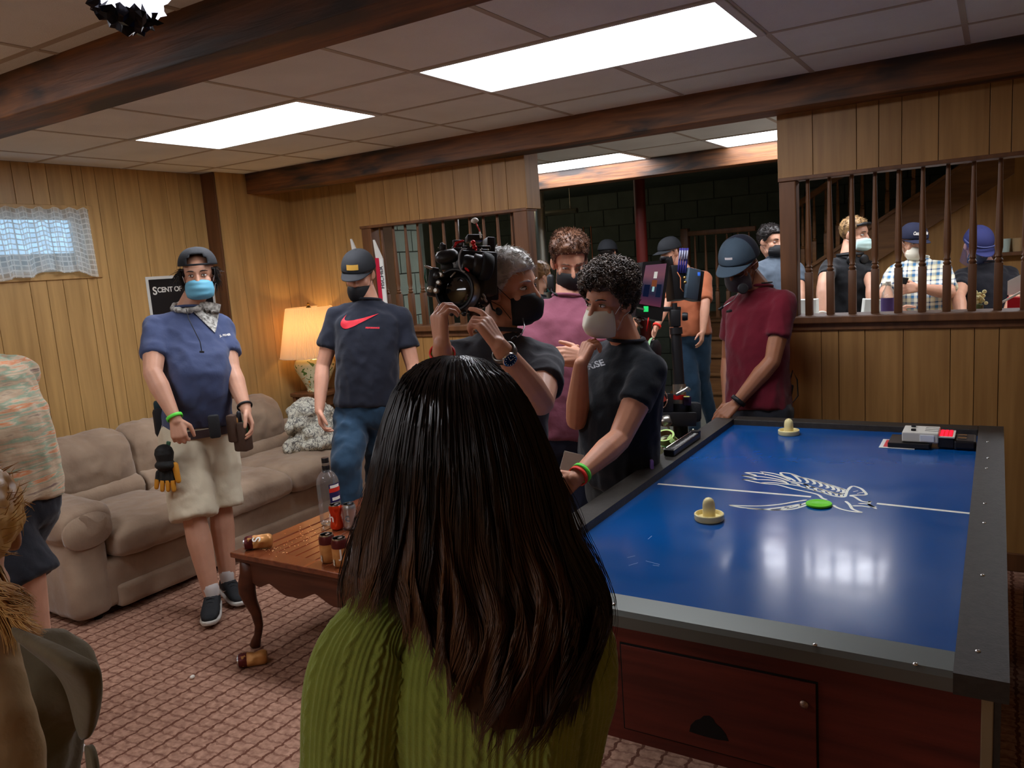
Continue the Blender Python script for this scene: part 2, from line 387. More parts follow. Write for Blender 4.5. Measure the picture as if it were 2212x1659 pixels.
# ---- back room
def blocks(name, p0, dirv, length, nrm, m, z1=CEIL, h=.203, w=.406):
    dirv = V(dirv); nrm = V(nrm); p0 = V(p0); s = Sh()
    a = p0-nrm*.012; b = p0+dirv*length-nrm*.15+V((0, 0, z1)); s.bx([min(a[i], b[i]) for i in range(3)], [max(a[i], b[i]) for i in range(3)])
    wob = struct(name, s, mortar); rz = math.atan2(dirv.y, dirv.x); r = 0; z = 0
    while z < z1-.02:
        hh = min(h, z1-z); a = -(w/2 if r % 2 else 0)
        while a < length-.01:
            s0 = max(a, 0); s1 = min(a+w, length)
            if s1-s0 > .02:
                k = ('b', round(s1-s0, 2), round(hh, 2), m.name)
                if k not in PLK:
                    o = Sh().box((0, 0, 0), (s1-s0-.010, .02, hh-.010), bev=.003).obj('block', m); PLK[k] = o.data; bpy.data.objects.remove(o)
                o = bpy.data.objects.new('block', PLK[k]); COL.objects.link(o); o.parent = wob; o.location = p0+dirv*((s0+s1)/2)-nrm*.008+V((0, 0, z+hh/2)); o.rotation_euler = (0, 0, rz)
            a += w
        z += h; r += 1
    return wob
blocks('wall_back', (-6.7, FY, 0), (1, 0, 0), 8.4, (0, -1, 0), blockdim)
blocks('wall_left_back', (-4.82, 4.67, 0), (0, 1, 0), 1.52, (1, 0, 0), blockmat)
struct('wall_recess', Sh().bx((-6.6, 6.19, 0), (-4.83, 6.29, CEIL)).bx((-6.6, 6.29, 0), (-6.5, FY, CEIL)), blockdim)
# tiled floor pieces of the back room
tl = mat('floor_tile', (128, 130, 120), .45, var=.06, vs=5, rnd=.06)
to = Sh().box((0, 0, 0), (.455, .455, .008), bev=.002).obj('tile', tl); tme = to.data; bpy.data.objects.remove(to)
for i in range(9):
    for j in range(9):
        o = bpy.data.objects.new('tile', tme); COL.objects.link(o); o.parent = bf; o.location = (-4.4+.46*i, 4.68+.46*j, -.001)
# ---- ceiling
XL = [-.77-.64*k for k in range(-4, 7)]; XL = [x for x in XL if LX < x < RX]
YL = [2.10-.58*k for k in range(0, 8)][::-1]+[2.68, 3.25, 3.74]
XB = [-1.88-.62*k for k in range(-5, 5)]; YB = [4.62, 5.24, 5.86, 6.45]
ceil = struct('ceiling', Sh().bx((LX-.1, BY, CEIL+.014), (RX+.1, 6.62, CEIL+.1)), mat('ceiling_void', (90, 84, 76), .9))
LAMPS = [(-2.05, 2.68, 1.28, .57), (-3.97, 2.68, 1.28, .57), (-3.74, 5.86, 1.24, .59), (-1.88, 5.86, 1.24, .59), (-.02, 5.86, 1.24, .59), (-2.05, -1.97, 1.28, .58), (-3.97, .36, 1.28, .58)]  # last two are unseen panels added for fill and key light
def inlamp(x, y):
    return any(a-.04 < x < a+w+.04 and b-.02 < y < b+h+.02 for a, b, w, h in LAMPS)
def tiles(xs, ys, x0, x1, y0, y1):
    xs = sorted([x0]+[x for x in xs if x0+.02 < x < x1-.02]+[x1]); ys = sorted([y0]+[y for y in ys if y0+.02 < y < y1-.02]+[y1])
    for i in range(len(xs)-1):
        for j in range(len(ys)-1):
            cx, cy = (xs[i]+xs[i+1])/2, (ys[j]+ys[j+1])/2
            if inlamp(cx, cy): continue
            w, h = xs[i+1]-xs[i], ys[j+1]-ys[j]; k = ('t', round(w, 2), round(h, 2))
            if k not in PLK:
                o = Sh().box((0, 0, 0), (w-.016, h-.016, .012), bev=.002).obj('ceiling_tile', tilemat); PLK[k] = o.data; bpy.data.objects.remove(o)
            o = bpy.data.objects.new('ceiling_tile', PLK[k]); COL.objects.link(o); o.parent = ceil; o.location = (cx, cy, CEIL+.007)
    for x in xs[1:-1]:
        for j in range(len(ys)-1):
            if not (inlamp(x-.1, (ys[j]+ys[j+1])/2) and inlamp(x+.1, (ys[j]+ys[j+1])/2)): Sh().box((x, (ys[j]+ys[j+1])/2, CEIL+.002), (.022, ys[j+1]-ys[j], .006)).obj('grid_bar', gridmat, ceil)
    for y in ys[1:-1]: Sh().box(((x0+x1)/2, y, CEIL+.0015), (x1-x0, .022, .006)).obj('grid_bar', gridmat, ceil)
tiles(XL, YL, LX, RX, BY, 4.14); tiles(XB, YB, -4.82, RX, 4.48, 6.6)
struct('ceiling_back', Sh().bx((-6.6, 6.62, CEIL), (RX+.1, FY+.4, CEIL+.1)), blockdim)
lampm = emat('lamp_diffuser_glow', (243, 245, 252), LAMP_E); framem = mat('lamp_frame', (205, 205, 200), .35)
LL = ['ceiling light panel nearest the camera above the games table', 'ceiling light panel over the sofa, left of the large one',
      'ceiling light panel in the back room beyond the left post', 'ceiling light panel in the back room beside the right header',
      'ceiling light panel above the serving counter, hidden by the right header', 'unseen ceiling light panel added behind the camera for fill', 'unseen ceiling light panel added at the near left as key light']
for (a, b, w, h), lb in zip(LAMPS, LL):
    t = thing('ceiling_light', lb, 'light', (a+w/2, b+h/2, CEIL), 0, 'recessed fluorescent ceiling panels')
    s = Sh()
    for c, sz in (((0, -h/2+.008, 0), (w, .016, .014)), ((0, h/2-.008, 0), (w, .016, .014)), ((-w/2+.017, 0, 0), (.034, h-.03, .014)), ((w/2-.017, 0, 0), (.034, h-.03, .014))): s.box(c, sz, bev=.003)
    s.obj('frame', framem, t); Sh().box((0, 0, .003), (w-.066, h-.03, .006)).obj('diffuser', lampm, t)
bb = thing('fill_bulb', 'unseen bare bulb added at the far left to brighten the back room', 'light', (-4.9, 7.6, CEIL))  # unseen bulb added to lift the dark back wall
Sh().ball((0, 0, -.085), (.04, .04, .045)).obj('bulb', emat('fill_bulb_glow', (255, 236, 205), 110), bb, smooth=True); Sh().lathe([(.03, -.045), (.035, -.002)], (0, 0, 0), 20).obj('socket', mat('porcelain', (210, 208, 200), .4), bb, auto=40)
# ---- beams
def beam(y0, y1, x0, x1, n, z0=2.295):
    s = Sh(); s.box(((x0+x1)/2, (y0+y1)/2, (z0+CEIL+.01)/2), (x1-x0, y1-y0, CEIL+.01-z0), bev=.004)
    o = struct('trim_%d' % n, s, beamm); return o
beam(1.60, 1.79, LX, RX, 1); beam(4.13, 4.335, -4.78, RX, 2); beam(6.45, 6.65, -4.82, RX, 3)
# ---- window
wn_ = struct('window_1', Sh().bx((LX-.13, WY0, WZ0), (LX+.012, WY0+.02, WZ1)).bx((LX-.13, WY1-.02, WZ0), (LX+.012, WY1, WZ1)).bx((LX-.13, WY0, WZ0), (LX+.012, WY1, WZ0+.02)).bx((LX-.13, WY0, WZ1-.02), (LX+.012, WY1, WZ1)), paneling)
s = Sh()
for c, sz in (((LX+.014, (WY0+WY1)/2, WZ0-.012), (.014, WY1-WY0+.07, .035)), ((LX+.014, (WY0+WY1)/2, WZ1+.012), (.014, WY1-WY0+.07, .035)), ((LX+.014, WY1+.015, (WZ0+WZ1)/2), (.014, .035, WZ1-WZ0))): s.box(c, sz, bev=.003)
s.obj('window_trim', paneling, wn_)
s = Sh(); s.bx((LX-.12, WY0+.02, WZ0+.02), (LX-.10, WY1-.02, WZ0+.05)).bx((LX-.12, WY0+.02, WZ1-.05), (LX-.10, WY1-.02, WZ1-.02)).bx((LX-.12, 2.34, WZ0+.05), (LX-.10, 2.37, WZ1-.05)).bx((LX-.12, WY1-.05, WZ0+.05), (LX-.10, WY1-.02, WZ1-.05)).obj('sash', mat('white_sash', (215, 215, 210), .5), wn_)
Sh().bx((LX-.113, WY0+.03, WZ0+.03), (LX-.109, WY1-.03, WZ1-.03)).obj('pane', glassmat('window_glass', (235, 245, 250)), wn_)
struct('window_well', Sh().bx((LX-.55, WY0-.2, 1.5), (LX-.5, WY1+.2, 1.93)), mat('well_concrete', (170, 175, 180), .9))
# curtain: gathered lace, thin cloth
def curtain():
    m = bpy.data.materials.new('lace_curtain'); m.use_nodes = True; nt = m.node_tree; N = nt.nodes; L = nt.links; nt.nodes.remove(N['Principled BSDF']); o = N['Material Output']
    df = N.new('ShaderNodeBsdfDiffuse'); df.inputs[0].default_value = lin((236, 232, 218)); tl_ = N.new('ShaderNodeBsdfTranslucent'); tl_.inputs[0].default_value = lin((235, 240, 240))
    tr = N.new('ShaderNodeBsdfTransparent'); m1 = N.new('ShaderNodeMixShader'); m1.inputs[0].default_value = .5; m2 = N.new('ShaderNodeMixShader')
    L.new(df.outputs[0], m1.inputs[1]); L.new(tl_.outputs[0], m1.inputs[2]); L.new(m1.outputs[0], m2.inputs[1]); L.new(tr.outputs[0], m2.inputs[2])
    tc = N.new('ShaderNodeTexCoord'); br = N.new('ShaderNodeTexBrick'); br.offset = 0; br.inputs['Scale'].default_value = 1; br.inputs['Brick Width'].default_value = .035; br.inputs['Row Height'].default_value = .03; br.inputs['Mortar Size'].default_value = .004
    sp = N.new('ShaderNodeSeparateXYZ'); cb_ = N.new('ShaderNodeCombineXYZ'); L.new(tc.outputs['UV'], sp.inputs[0]); L.new(sp.outputs[0], cb_.inputs[0]); L.new(sp.outputs[1], cb_.inputs[1]); L.new(cb_.outputs[0], br.inputs['Vector'])
    br.inputs['Color1'].default_value = (.55, .55, .55, 1); br.inputs['Color2'].default_value = (.28, .28, .28, 1); br.inputs['Mortar'].default_value = (.04, .04, .04, 1)
    L.new(br.outputs[0], m2.inputs[0]); L.new(m2.outputs[0], o.inputs[0]); return m
vs = []; fs = []; NX, NZ = 150, 16; y0, y1 = 1.7, 2.94
uvs = []
for j in range(NZ+1):
    for i in range(NX+1):
        t = i/NX; q = j/NZ; a = y0+(y1-y0)*t+.012*math.sin(t*60)*q; sk = (q)*.015
        vs.append((LX+.062+.014*math.sin(t*62+2*math.sin(t*9))*(.35+q*.7)+.008*math.sin(t*150), a+sk, WZ1+.005+.008*math.sin(t*85)*(1-q)-q*(.395+.02*math.sin(t*14)+.01*math.sin(t*40)))); uvs.append((t*1.9, q*.4))
for j in range(NZ):
    for i in range(NX): a = j*(NX+1)+i; fs.append((a, a+1, a+NX+2, a+NX+1))
cu = me_obj('lace_curtain', vs, fs, curtain(), None, True); ul = cu.data.uv_layers.new(name='uv')
for lp in cu.data.loops: ul.data[lp.index].uv = uvs[lp.vertex_index]
tag(cu, 'short white lace curtain gathered across the small high window', 'curtain')
rod = Sh().tube([(LX+.045, 1.6, WZ1-.004), (LX+.045, 2.95, WZ1-.004)], .005).obj('curtain_rod', mat('brass', (170, 140, 80), .35, 1)); tag(rod, 'thin brass rod carrying the white lace curtain', 'curtain rod')
# ---- poles of the back room
p = at(1375, 388, y=7.3); q = at(1396, 640, y=7.3); xx = (p.x+q.x)/2
tag(Sh().lathe([(.055, 0), (.055, CEIL)], (xx, 7.3, 0), 20).lathe([(.09, CEIL-.015), (.09, CEIL)], (xx, 7.3, 0), 20).obj('support_pole', mat('red_lead', (92, 22, 15), .5), auto=40), 'red steel support pole in the dark back room', 'pole')
p = at(1168, 500, y=7.6)
tag(Sh().lathe([(.06, 0), (.06, 2.22), (.068, 2.225), (.068, 2.25), (.06, 2.255), (.06, CEIL)], (p.x, 7.6, 0), 20).obj('flue_pipe', mat('galvanised', (180, 178, 165), .35, .8), auto=40), 'galvanised silver flue pipe in the dark back room', 'pipe')
tag(Sh().tube([(p.x-.2, 7.75, 2.16), (p.x+.38, 7.75, 2.16)], .03).tube([(p.x-.15, 7.75, 2.17), (p.x-.15, 7.75, CEIL)], .006).tube([(p.x+.3, 7.75, 2.17), (p.x+.3, 7.75, CEIL)], .006).obj('duct_pipe', mat('duct', (110, 105, 85), .5, .5)), 'short horizontal pipe crossing behind the silver flue pipe', 'pipe')
for k, px in enumerate((1262, 1278)):
    p = at(px, 520, y=8.2); tag(Sh().tube([(p.x, 8.2, .0), (p.x, 8.2, 2.0)], .006).obj('copper_line', mat('copper', (150, 90, 60), .4, 1)), ('left' if k == 0 else 'right')+' one of two thin copper lines on the back room wall', 'pipe', 'thin copper lines')
# ---- stairs at the back
SY = 8.0
st = thing('staircase', 'wooden staircase rising right in the back room with turned balusters', 'stairs', (-2.2, SY, 0)); 
def stl(s, n, m=darkwood, par=None): return s.obj(n, m, par or st, local=Matrix.Translation((2.2, -SY, 0)), auto=40)
stw = mat('stair_pine', (128, 88, 50), .5, var=.2, vs=3, vstretch=(1, 10, 10), rgb2=(104, 68, 38))
for k in range(5):
    y = SY-.05+.10*k; z = .18*(k+1)
    stl(Sh().bx((-2.95, y, z-.18), (-1.72, y+.02, z-.02)), 'riser', stw); stl(Sh().box((-2.335, y+.05, z-.012), (1.26, .15, .03), bev=.006), 'tread', stw)
stl(Sh().bx((-2.95, SY+.5, .85), (-1.70, FY-.05, .92)), 'landing', stw)
sl = .63
def sz(x): return 1.712+sl*(x+1.042)
x0, x1 = -1.72, .10
stl(Sh().prism([(x0, sz(x0)-.34), (x1, sz(x1)-.34), (x1, sz(x1)), (x0, sz(x0))], (0, SY+.03, 0), (1, 0, 0), (0, 0, 1), .04), 'stringer', stw)
stl(Sh().prism([(x0, sz(x0)-.005), (x1, sz(x1)-.005), (x1, sz(x1)+.03), (x0, sz(x0)+.03)], (0, SY+.05, 0), (1, 0, 0), (0, 0, 1), .09), 'stringer_cap', stw)
wu = struct('wall_under_stairs', Sh().prism([(-1.72, 0), (RX, 0), (RX, CEIL), (.2, CEIL), (x0, sz(x0)-.33)], (0, SY+.10, 0), (1, 0, 0), (0, 0, 1), .05), darkp)
hr = [(-2.06, 1.79), (x0, 1.981-.57*.05), (-.9, 2.43)]
stl(Sh().prism([(-1.72, 1.925), (-.93, 2.40), (-.93, 2.46), (-1.72, 1.985)], (0, SY+.02, 0), (1, 0, 0), (0, 0, 1), .06), 'handrail', stw)
stl(Sh().box((-1.76, SY, 1.35), (.09, .09, 1.2), bev=.006), 'newel_post')
for k in range(10):
    x = -1.60+.105*k; z0 = sz(x)+.02; z1 = min(1.955+.60*(x+1.72)-.0, CEIL-.01)
    o = baluster_mesh(max(.2, z1-z0), stw); o.parent = st; o.location = (x+2.2, 0, z0)
stl(Sh().box((-2.40, SY+.0, 1.82), (.72, .06, .05), bev=.006), 'handrail'); stl(Sh().box((-2.76, SY, 1.4), (.08, .08, .95), bev=.006), 'newel_post')
for k in range(6):
    o = baluster_mesh(.84, darkwood); o.parent = st; o.location = (-2.66+.11*k+2.2, 0, .95)
# ------------------------------------------------------------------ games table
WT = set()
def wthing(name, label, cat, loc, group=None):
    o = thing(name, label, cat, loc, 0, group); WT.add(o.name); return o
_me0 = me_obj
def me_obj(name, verts, faces, material=None, parent=None, smooth=False, loc=None):
    o = _me0(name, verts, faces, material, parent, smooth, loc)
    if parent is not None and parent.name in WT: o.matrix_parent_inverse = Matrix.Translation(-parent.location)
    return o
TZ = .80; TX0, TX1, TY0, TY1 = -1.075, -.058, 1.69, 3.71
gt = wthing('air_hockey_table', 'large air hockey table with blue playfield and black rim at right', 'games table', (-.56, 2.68, 0))
def blue_mat():
    m = mat('blue_playfield', (5, 76, 146), .2, spec=.5, coat=.15); nt = m.node_tree; N = nt.nodes; L = nt.links; b = N['Principled BSDF']
    tc = N.new('ShaderNodeTexCoord'); n = N.new('ShaderNodeTexNoise'); n.inputs['Scale'].default_value = 9; n.inputs['Detail'].default_value = 6; L.new(tc.outputs['Object'], n.inputs['Vector'])
    r = N.new('ShaderNodeMapRange'); r.inputs['From Min'].default_value = .3; r.inputs['From Max'].default_value = .7; r.inputs['To Min'].default_value = .17; r.inputs['To Max'].default_value = .24
    L.new(n.outputs[0], r.inputs[0]); L.new(r.outputs[0], b.inputs['Roughness'])
    n2 = N.new('ShaderNodeTexNoise'); n2.inputs['Scale'].default_value = 14; L.new(tc.outputs['Object'], n2.inputs['Vector']); bp = N.new('ShaderNodeBump'); bp.inputs['Strength'].default_value = .015; bp.inputs['Distance'].default_value = .01; L.new(n2.outputs[0], bp.inputs['Height']); L.new(bp.outputs[0], b.inputs['Normal'])
    return m
Sh().bx((TX0-.01, TY0-.01, TZ-.03), (TX1+.01, TY1+.01, TZ)).obj('playfield', blue_mat(), gt)
rimm = mat('black_rim_laminate', (52, 47, 42), .5, var=.2, vs=60, bump=.1, bs=200)
metal = mat('brushed_rail', (104, 108, 104), .42, .5); chrome = mat('chrome', (225, 225, 225), .15, 1)
OX0, OX1, OY0, OY1 = -1.165, .032, 1.575, 3.79
s = Sh()
for sx, a, b in ((1, TX1, OX1), (-1, OX0, TX0)):
    s.prism([(OY0, TZ-.015), (OY1, TZ-.015), (OY1, TZ+.028), (OY0, TZ+.028)], (a, 0, 0), (0, 1, 0), (0, 0, 1), b-a)
s.obj('side_rim', rimm, gt)
Sh().bx((TX0, TY1, TZ-.02), (TX1, OY1, TZ+.028), .004).obj('far_rim', rimm, gt)
Sh().bx((TX0, TY0-.030, TZ-.03), (TX1, TY0-.004, TZ+.004)).obj('goal_gutter', mat('gutter_black', (20, 18, 17), .6), gt)
s = Sh(); s.prism([(OY0, TZ-.012), (TY0-.032, TZ-.012), (TY0-.032, TZ+.030), (OY0+.010, TZ+.026), (OY0, TZ+.016)], (TX0-.03, 0, 0), (0, 1, 0), (0, 0, 1), TX1-TX0+.03)
s.obj('near_rail', metal, gt, auto=30)
Sh().bx((TX0, TY0-.006, TZ-.01), (TX1, TY0, TZ+.006), .001).obj('edge_strip', mat('alu_strip', (190, 190, 185), .3, 1), gt)
for px, py in ((2131, 1012), (2127, 1088), (2126, 1130), (2122, 1243), (2112, 1407), (2133, 955), (1325, 1305), (1760, 1393), (1977, 1435), (2134, 990)):
    p = at(px, py, z=TZ+.028); Sh().ball((p.x, p.y, p.z+.0005), (.0055, .0055, .003), seg=10, rings=6).obj('screw', chrome, gt, smooth=True)
wood = mat('mahogany_panel', (106, 42, 32), .42, var=.22, vs=2.5, vstretch=(1, 1, 12), rgb2=(76, 28, 22), bump=.04, bs=20, bstretch=(1, 1, 12))
AZ0, AY = .485, 1.60
Sh().bx((OX0+.04, AY, AZ0), (-.012, AY+.02, TZ-.014)).obj('front_apron', wood, gt)
Sh().bx((OX0+.04, AY+.02, AZ0), (OX0+.06, OY1-.04, TZ-.014)).bx((-.032, AY+.02, AZ0), (-.012, OY1-.04, TZ-.014)).bx((OX0+.04, OY1-.05, AZ0), (-.012, OY1-.03, TZ-.014)).bx((OX0+.06, AY+.02, TZ-.05), (-.032, OY1-.05, TZ-.032)).obj('side_apron', wood, gt)
dx0, dx1, dz0, dz1 = -.745, -.307, .52, .735
blk = mat('gap_black', (12, 10, 9), .8)
Sh().bx((dx0-.004, AY-.0015, dz0-.004), (dx1+.004, AY, dz1+.004)).obj('door_gap', blk, gt)
dr = Sh().bx((dx0, AY-.005, dz0), (dx1, AY-.0015, dz1), .001).obj('access_door', wood, gt)
out = [(1489, 1580), (1492, 1566), (1502, 1556), (1512, 1553), (1520, 1546), (1532, 1546), (1541, 1553), (1545, 1562), (1557, 1572), (1568, 1586), (1574, 1601), (1552, 1598), (1520, 1590)]
pts = [at(a, b, y=AY-.0055) for a, b in out]
Sh().prism([(p.x, p.z) for p in pts], (0, AY-.005, 0), (1, 0, 0), (0, 0, 1), .001).obj('coin_slot', blk, dr)
for px, py in ((1328, 1425), (1737, 1521)):
    p = at(px, py, y=AY-.005); Sh().lathe([(.009, 0), (.009, .003), (.006, .006), (.003, .008)], p, 14, (0, -1, 0)).obj('lock', mat('lock_nickel', (170, 150, 140), .3, 1), dr)
Sh().bx((-.012, AY-.004, AZ0-.02), (.008, AY+.03, TZ-.014), .002).obj('corner_strip', mat('corner_alu', (150, 138, 110), .45, .6), gt)
Sh().bx((.008, AY+.002, AZ0-.02), (.02, AY+.06, TZ-.014)).obj('corner_post', rimm, gt)
for x, y in ((-1.0, 1.72), (-.12, 1.72), (-1.0, 3.62), (-.12, 3.62)):
    Sh().loft([((x, y, .0), V((1, 0, 0)), V((0, 1, 0)), .055, .055), ((x, y, .06), V((1, 0, 0)), V((0, 1, 0)), .06, .06), ((x, y, AZ0+.02), V((1, 0, 0)), V((0, 1, 0)), .10, .085)], 16, 8).obj('leg', mat('leg_black', (30, 28, 26), .6), gt)
    if x > -1: pass
Sh().bx((OX0+.06, 1.63, AZ0), (-.032, OY1-.05, AZ0+.015)).obj('bottom_panel', rimm, gt)
# printed marks on the playfield
whitem = mat('white_print', (238, 240, 226), .3)
def stroke(pts, w, c=True, name='printed_line', sh=None):
    """a printed line of even width lying on the playfield"""
    P = []
    for q in pts:
        P.append(at(q[0], q[1], z=TZ))
    if len(P) > 2 and c:   # smooth the polyline
        Q = []
        for i in range(len(P)-1):
            p0 = P[max(i-1, 0)]; p1 = P[i]; p2 = P[i+1]; p3 = P[min(i+2, len(P)-1)]
            for k in range(4):
                t = k/4; Q.append(.5*((2*p1)+(p2-p0)*t+(2*p0-5*p1+4*p2-p3)*t*t+(3*p1-p0-3*p2+p3)*t**3))
        P = Q+[P[-1]]
    n = len(P); L_ = []; Rr = []
    for i in range(n):
        t = (P[min(i+1, n-1)]-P[max(i-1, 0)]); t.z = 0; t.normalize(); nn = V((-t.y, t.x, 0)); ww = w*(.35 if (c and i in (0, n-1)) else 1)/2
        L_.append((P[i]+nn*ww)); Rr.append(P[i]-nn*ww)
    k = len(sh.v)
    for a, b in zip(L_, Rr): sh.v += [V((a.x, a.y, TZ+.0006)), V((b.x, b.y, TZ+.0006))]
    for i in range(n-1): sh.f.append([k+2*i, k+2*i+1, k+2*i+3, k+2*i+2]); sh.mi.append(0)
s = Sh(); stroke([(1421, 1045.5), (1752, 1073.5)], .016, False, sh=s); stroke([(1894, 1088), (2097, 1109.5)], .016, False, sh=s); s.obj('centre_line', whitem, gt)
K = 4.809
bird = [  # crop coordinates
 [(520, 294), (640, 296), (780, 320), (900, 350), (990, 385)], [(680, 284), (800, 300), (900, 325), (1000, 372)], [(890, 292), (1000, 305), (1100, 340), (1200, 362), (1330, 400), (1440, 432), (1560, 470), (1580, 480)],
 [(520, 294), (640, 325), (490, 324), (620, 330), (760, 345), (900, 372), (960, 400)], [(490, 324), (640, 360), (500, 364), (640, 366), (800, 372), (920, 392), (980, 412)], [(500, 364), (700, 405), (860, 420), (1010, 460), (1150, 490), (1280, 522), (1330, 560), (1380, 575)],
 [(680, 402), (800, 398), (960, 415), (1080, 432), (1200, 465), (1330, 500), (1440, 535), (1550, 548), (1575, 520), (1590, 480), (1640, 436), (1720, 455), (1765, 490), (1782, 524), (1690, 528), (1610, 532)],
 [(690, 284), (740, 320)], [(890, 294), (920, 325), (990, 350), (1050, 385)], [(1010, 308), (1050, 335), (1100, 380), (1090, 388)], [(1100, 340), (1150, 360), (1180, 395), (1150, 400)], [(1180, 358), (1230, 380), (1250, 410), (1220, 412)], [(1260, 380), (1300, 400), (1320, 432), (1290, 436)],
 [(1330, 400), (1370, 420), (1390, 450), (1360, 455)], [(1400, 420), (1430, 440), (1450, 470), (1420, 470)], [(1460, 440), (1490, 460), (1500, 485), (1470, 488)], [(1510, 455), (1545, 475), (1545, 505), (1515, 500)],
 [(985, 385), (1040, 392), (1130, 410), (1210, 440), (1290, 460), (1400, 490), (1500, 515), (1560, 520)], [(1000, 400), (1070, 412), (1090, 436)], [(1130, 410), (1170, 425), (1180, 452), (1150, 455)], [(1210, 440), (1250, 455), (1260, 478), (1230, 478)], [(1290, 460), (1330, 478), (1345, 500), (1310, 498)], [(1370, 482), (1400, 500), (1415, 520), (1385, 518)], [(1440, 500), (1470, 515), (1480, 535)], [(1500, 510), (1525, 525), (1530, 545)],
 [(1650, 492), (1700, 484)], [(1690, 512), (1740, 500)], [(1700, 526), (1780, 524)], [(1765, 490), (1740, 505)],
 [(1610, 536), (1660, 545), (1700, 570), (1740, 592), (1800, 602), (1826, 592), (1812, 620), (1850, 645), (1892, 652)], [(1700, 615), (1800, 620), (1830, 635), (1892, 672)], [(1640, 640), (1740, 642), (1830, 655)],
 [(1568, 590), (1610, 625), (1640, 670), (1690, 692), (1735, 708), (1620, 695), (1530, 675), (1470, 652), (1440, 630)],
 [(360, 632), (520, 640), (700, 640), (880, 625), (1040, 598), (1170, 578)], [(360, 632), (480, 655), (620, 668), (790, 682), (880, 680), (1010, 655), (1130, 620), (1170, 605)], [(540, 665), (700, 676), (870, 660), (1000, 640), (1100, 622)], [(790, 682), (960, 680), (1060, 665), (1140, 640), (1170, 630)], [(880, 680), (960, 645)], [(960, 672), (1010, 640)], [(1080, 655), (1110, 620)]]
s = Sh()
for st_ in bird: stroke([(1500+a/K, 960+b/K) for a, b in st_], .0095, True, sh=s)
s.obj('bird_outline', whitem, gt)
scr = mat('scuff', (120, 150, 200), .5)
for a in ([(1355, 1205), (1372, 1201)], [(1358, 1222), (1378, 1216)], [(1395, 1212), (1425, 1220)], [(1410, 1221), (1424, 1223)], [(1400, 1165), (1408, 1158)]): 
    s = Sh(); stroke(a, .0022, False, sh=s); s.obj('scratch', scr, gt)
# strikers and puck
cream = mat('cream_plastic', (238, 222, 160), .35)
def striker(px, py, label):
    p = at(px, py, z=TZ+.001); r = .046
    t = thing('striker', label, 'air hockey striker', (p.x, p.y, TZ+.001))
    Sh().lathe([(r-.002, 0), (r, .004), (r, .019), (r-.002, .021), (r-.005, .021), (r-.007, .018), (r-.009, .009), (.020, .007)], (0, 0, 0), 40).obj('base', cream, t, auto=35)
    Sh().lathe([(.020, .006), (.0195, .045), (.0185, .054), (.0155, .063), (.010, .069), (.004, .0715), (.0005, .072)], (0, 0, 0), 32).obj('knob', cream, t, auto=50)
striker(1532, 1122, 'cream striker at the near end of the blue table'); striker(1704, 938, 'cream striker near the far rim of the blue table')
p = at(1769, 1091, z=TZ+.001); t = Sh().lathe([(.038, 0), (.040, .002), (.040, .006), (.039, .0075), (.034, .0075), (.033, .007)], (0, 0, 0), 40).obj('puck', mat('puck_green', (110, 225, 20), .35), auto=30); t.location = (p.x, p.y, TZ+.001)
tag(t, 'bright green puck beside the printed bird on the table', 'puck')
# score box at the far corner
g = thing('score_box', 'white electronic score box with glowing red digits at the table corner', 'electronic box', (-.208, 3.50, TZ))
gw = mat('grey_white_plastic', (212, 208, 196), .5); gb = mat('box_black', (26, 24, 26), .3)
Sh().box((-.085, -.005, .013), (.15, .16, .020), bev=.003).obj('base_plate', gb, g)
Sh().box((-.045, 0, .045), (.13, .13, .040), bev=.004).obj('housing', gw, g)
Sh().box((-.020, -.0655, .043), (.05, .004, .026), bev=.001).obj('side_label', mat('label_white', (225, 228, 235), .5), g)
fr = Sh().box((.045, 0, .050), (.062, .125, .006), bev=.001).obj('display_frame', gw, g)
s = Sh()
for i in range(3):
    for j in range(6): s.box((.030+.015*i, -.045+.018*j, .0545), (.010, .013, .003))
s.obj('red_digits', emat('red_led', (255, 30, 50), 2.0), fr); Sh().box((.045, 0, .053), (.046, .112, .001)).obj('display_panel', mat('display_red', (150, 20, 30), .2, emit=(255, 20, 40), es=.5), fr)
Sh().box((.045, 0, .027), (.055, .118, .038), bev=.002).obj('lower_case', gb, g)
for k in range(3): Sh().box((-.005, -.03+.03*k, .0665), (.05, .0016, .001)).obj('slot_line', gb, g)
v_, f_ = text_mesh('SCOREBOARD', .012); 
s = Sh(); s.box((.11, .0, .022), (.075, .13, .036), bev=.008).obj('black_unit', gb, g)
Sh().box((.10, -.02, .042), (.03, .03, .003), bev=.001).obj('metal_clip', chrome, g); Sh().box((.10, .03, .042), (.03, .02, .003), bev=.001).obj('metal_clip', chrome, g)
for c in ((-.075, .035, .070), (-.07, -.035, .070)): Sh().box(c, (.018, .014, .008), bev=.002).obj('latch', gb, g)
cd = Sh().box((0, 0, 0), (.13, .15, .0016), bev=.0005).obj('playing_card_sheet', mat('card_white', (235, 232, 225), .4)); cd.location = (-.335, 3.485, TZ+.001+.0008)
tag(cd, 'white sheet with a red panel half under the score box', 'card'); o = Sh().box((0.0, 0, .0012), (.10, .12, .001)).obj('red_panel', mat('card_red', (215, 40, 50), .4), cd)
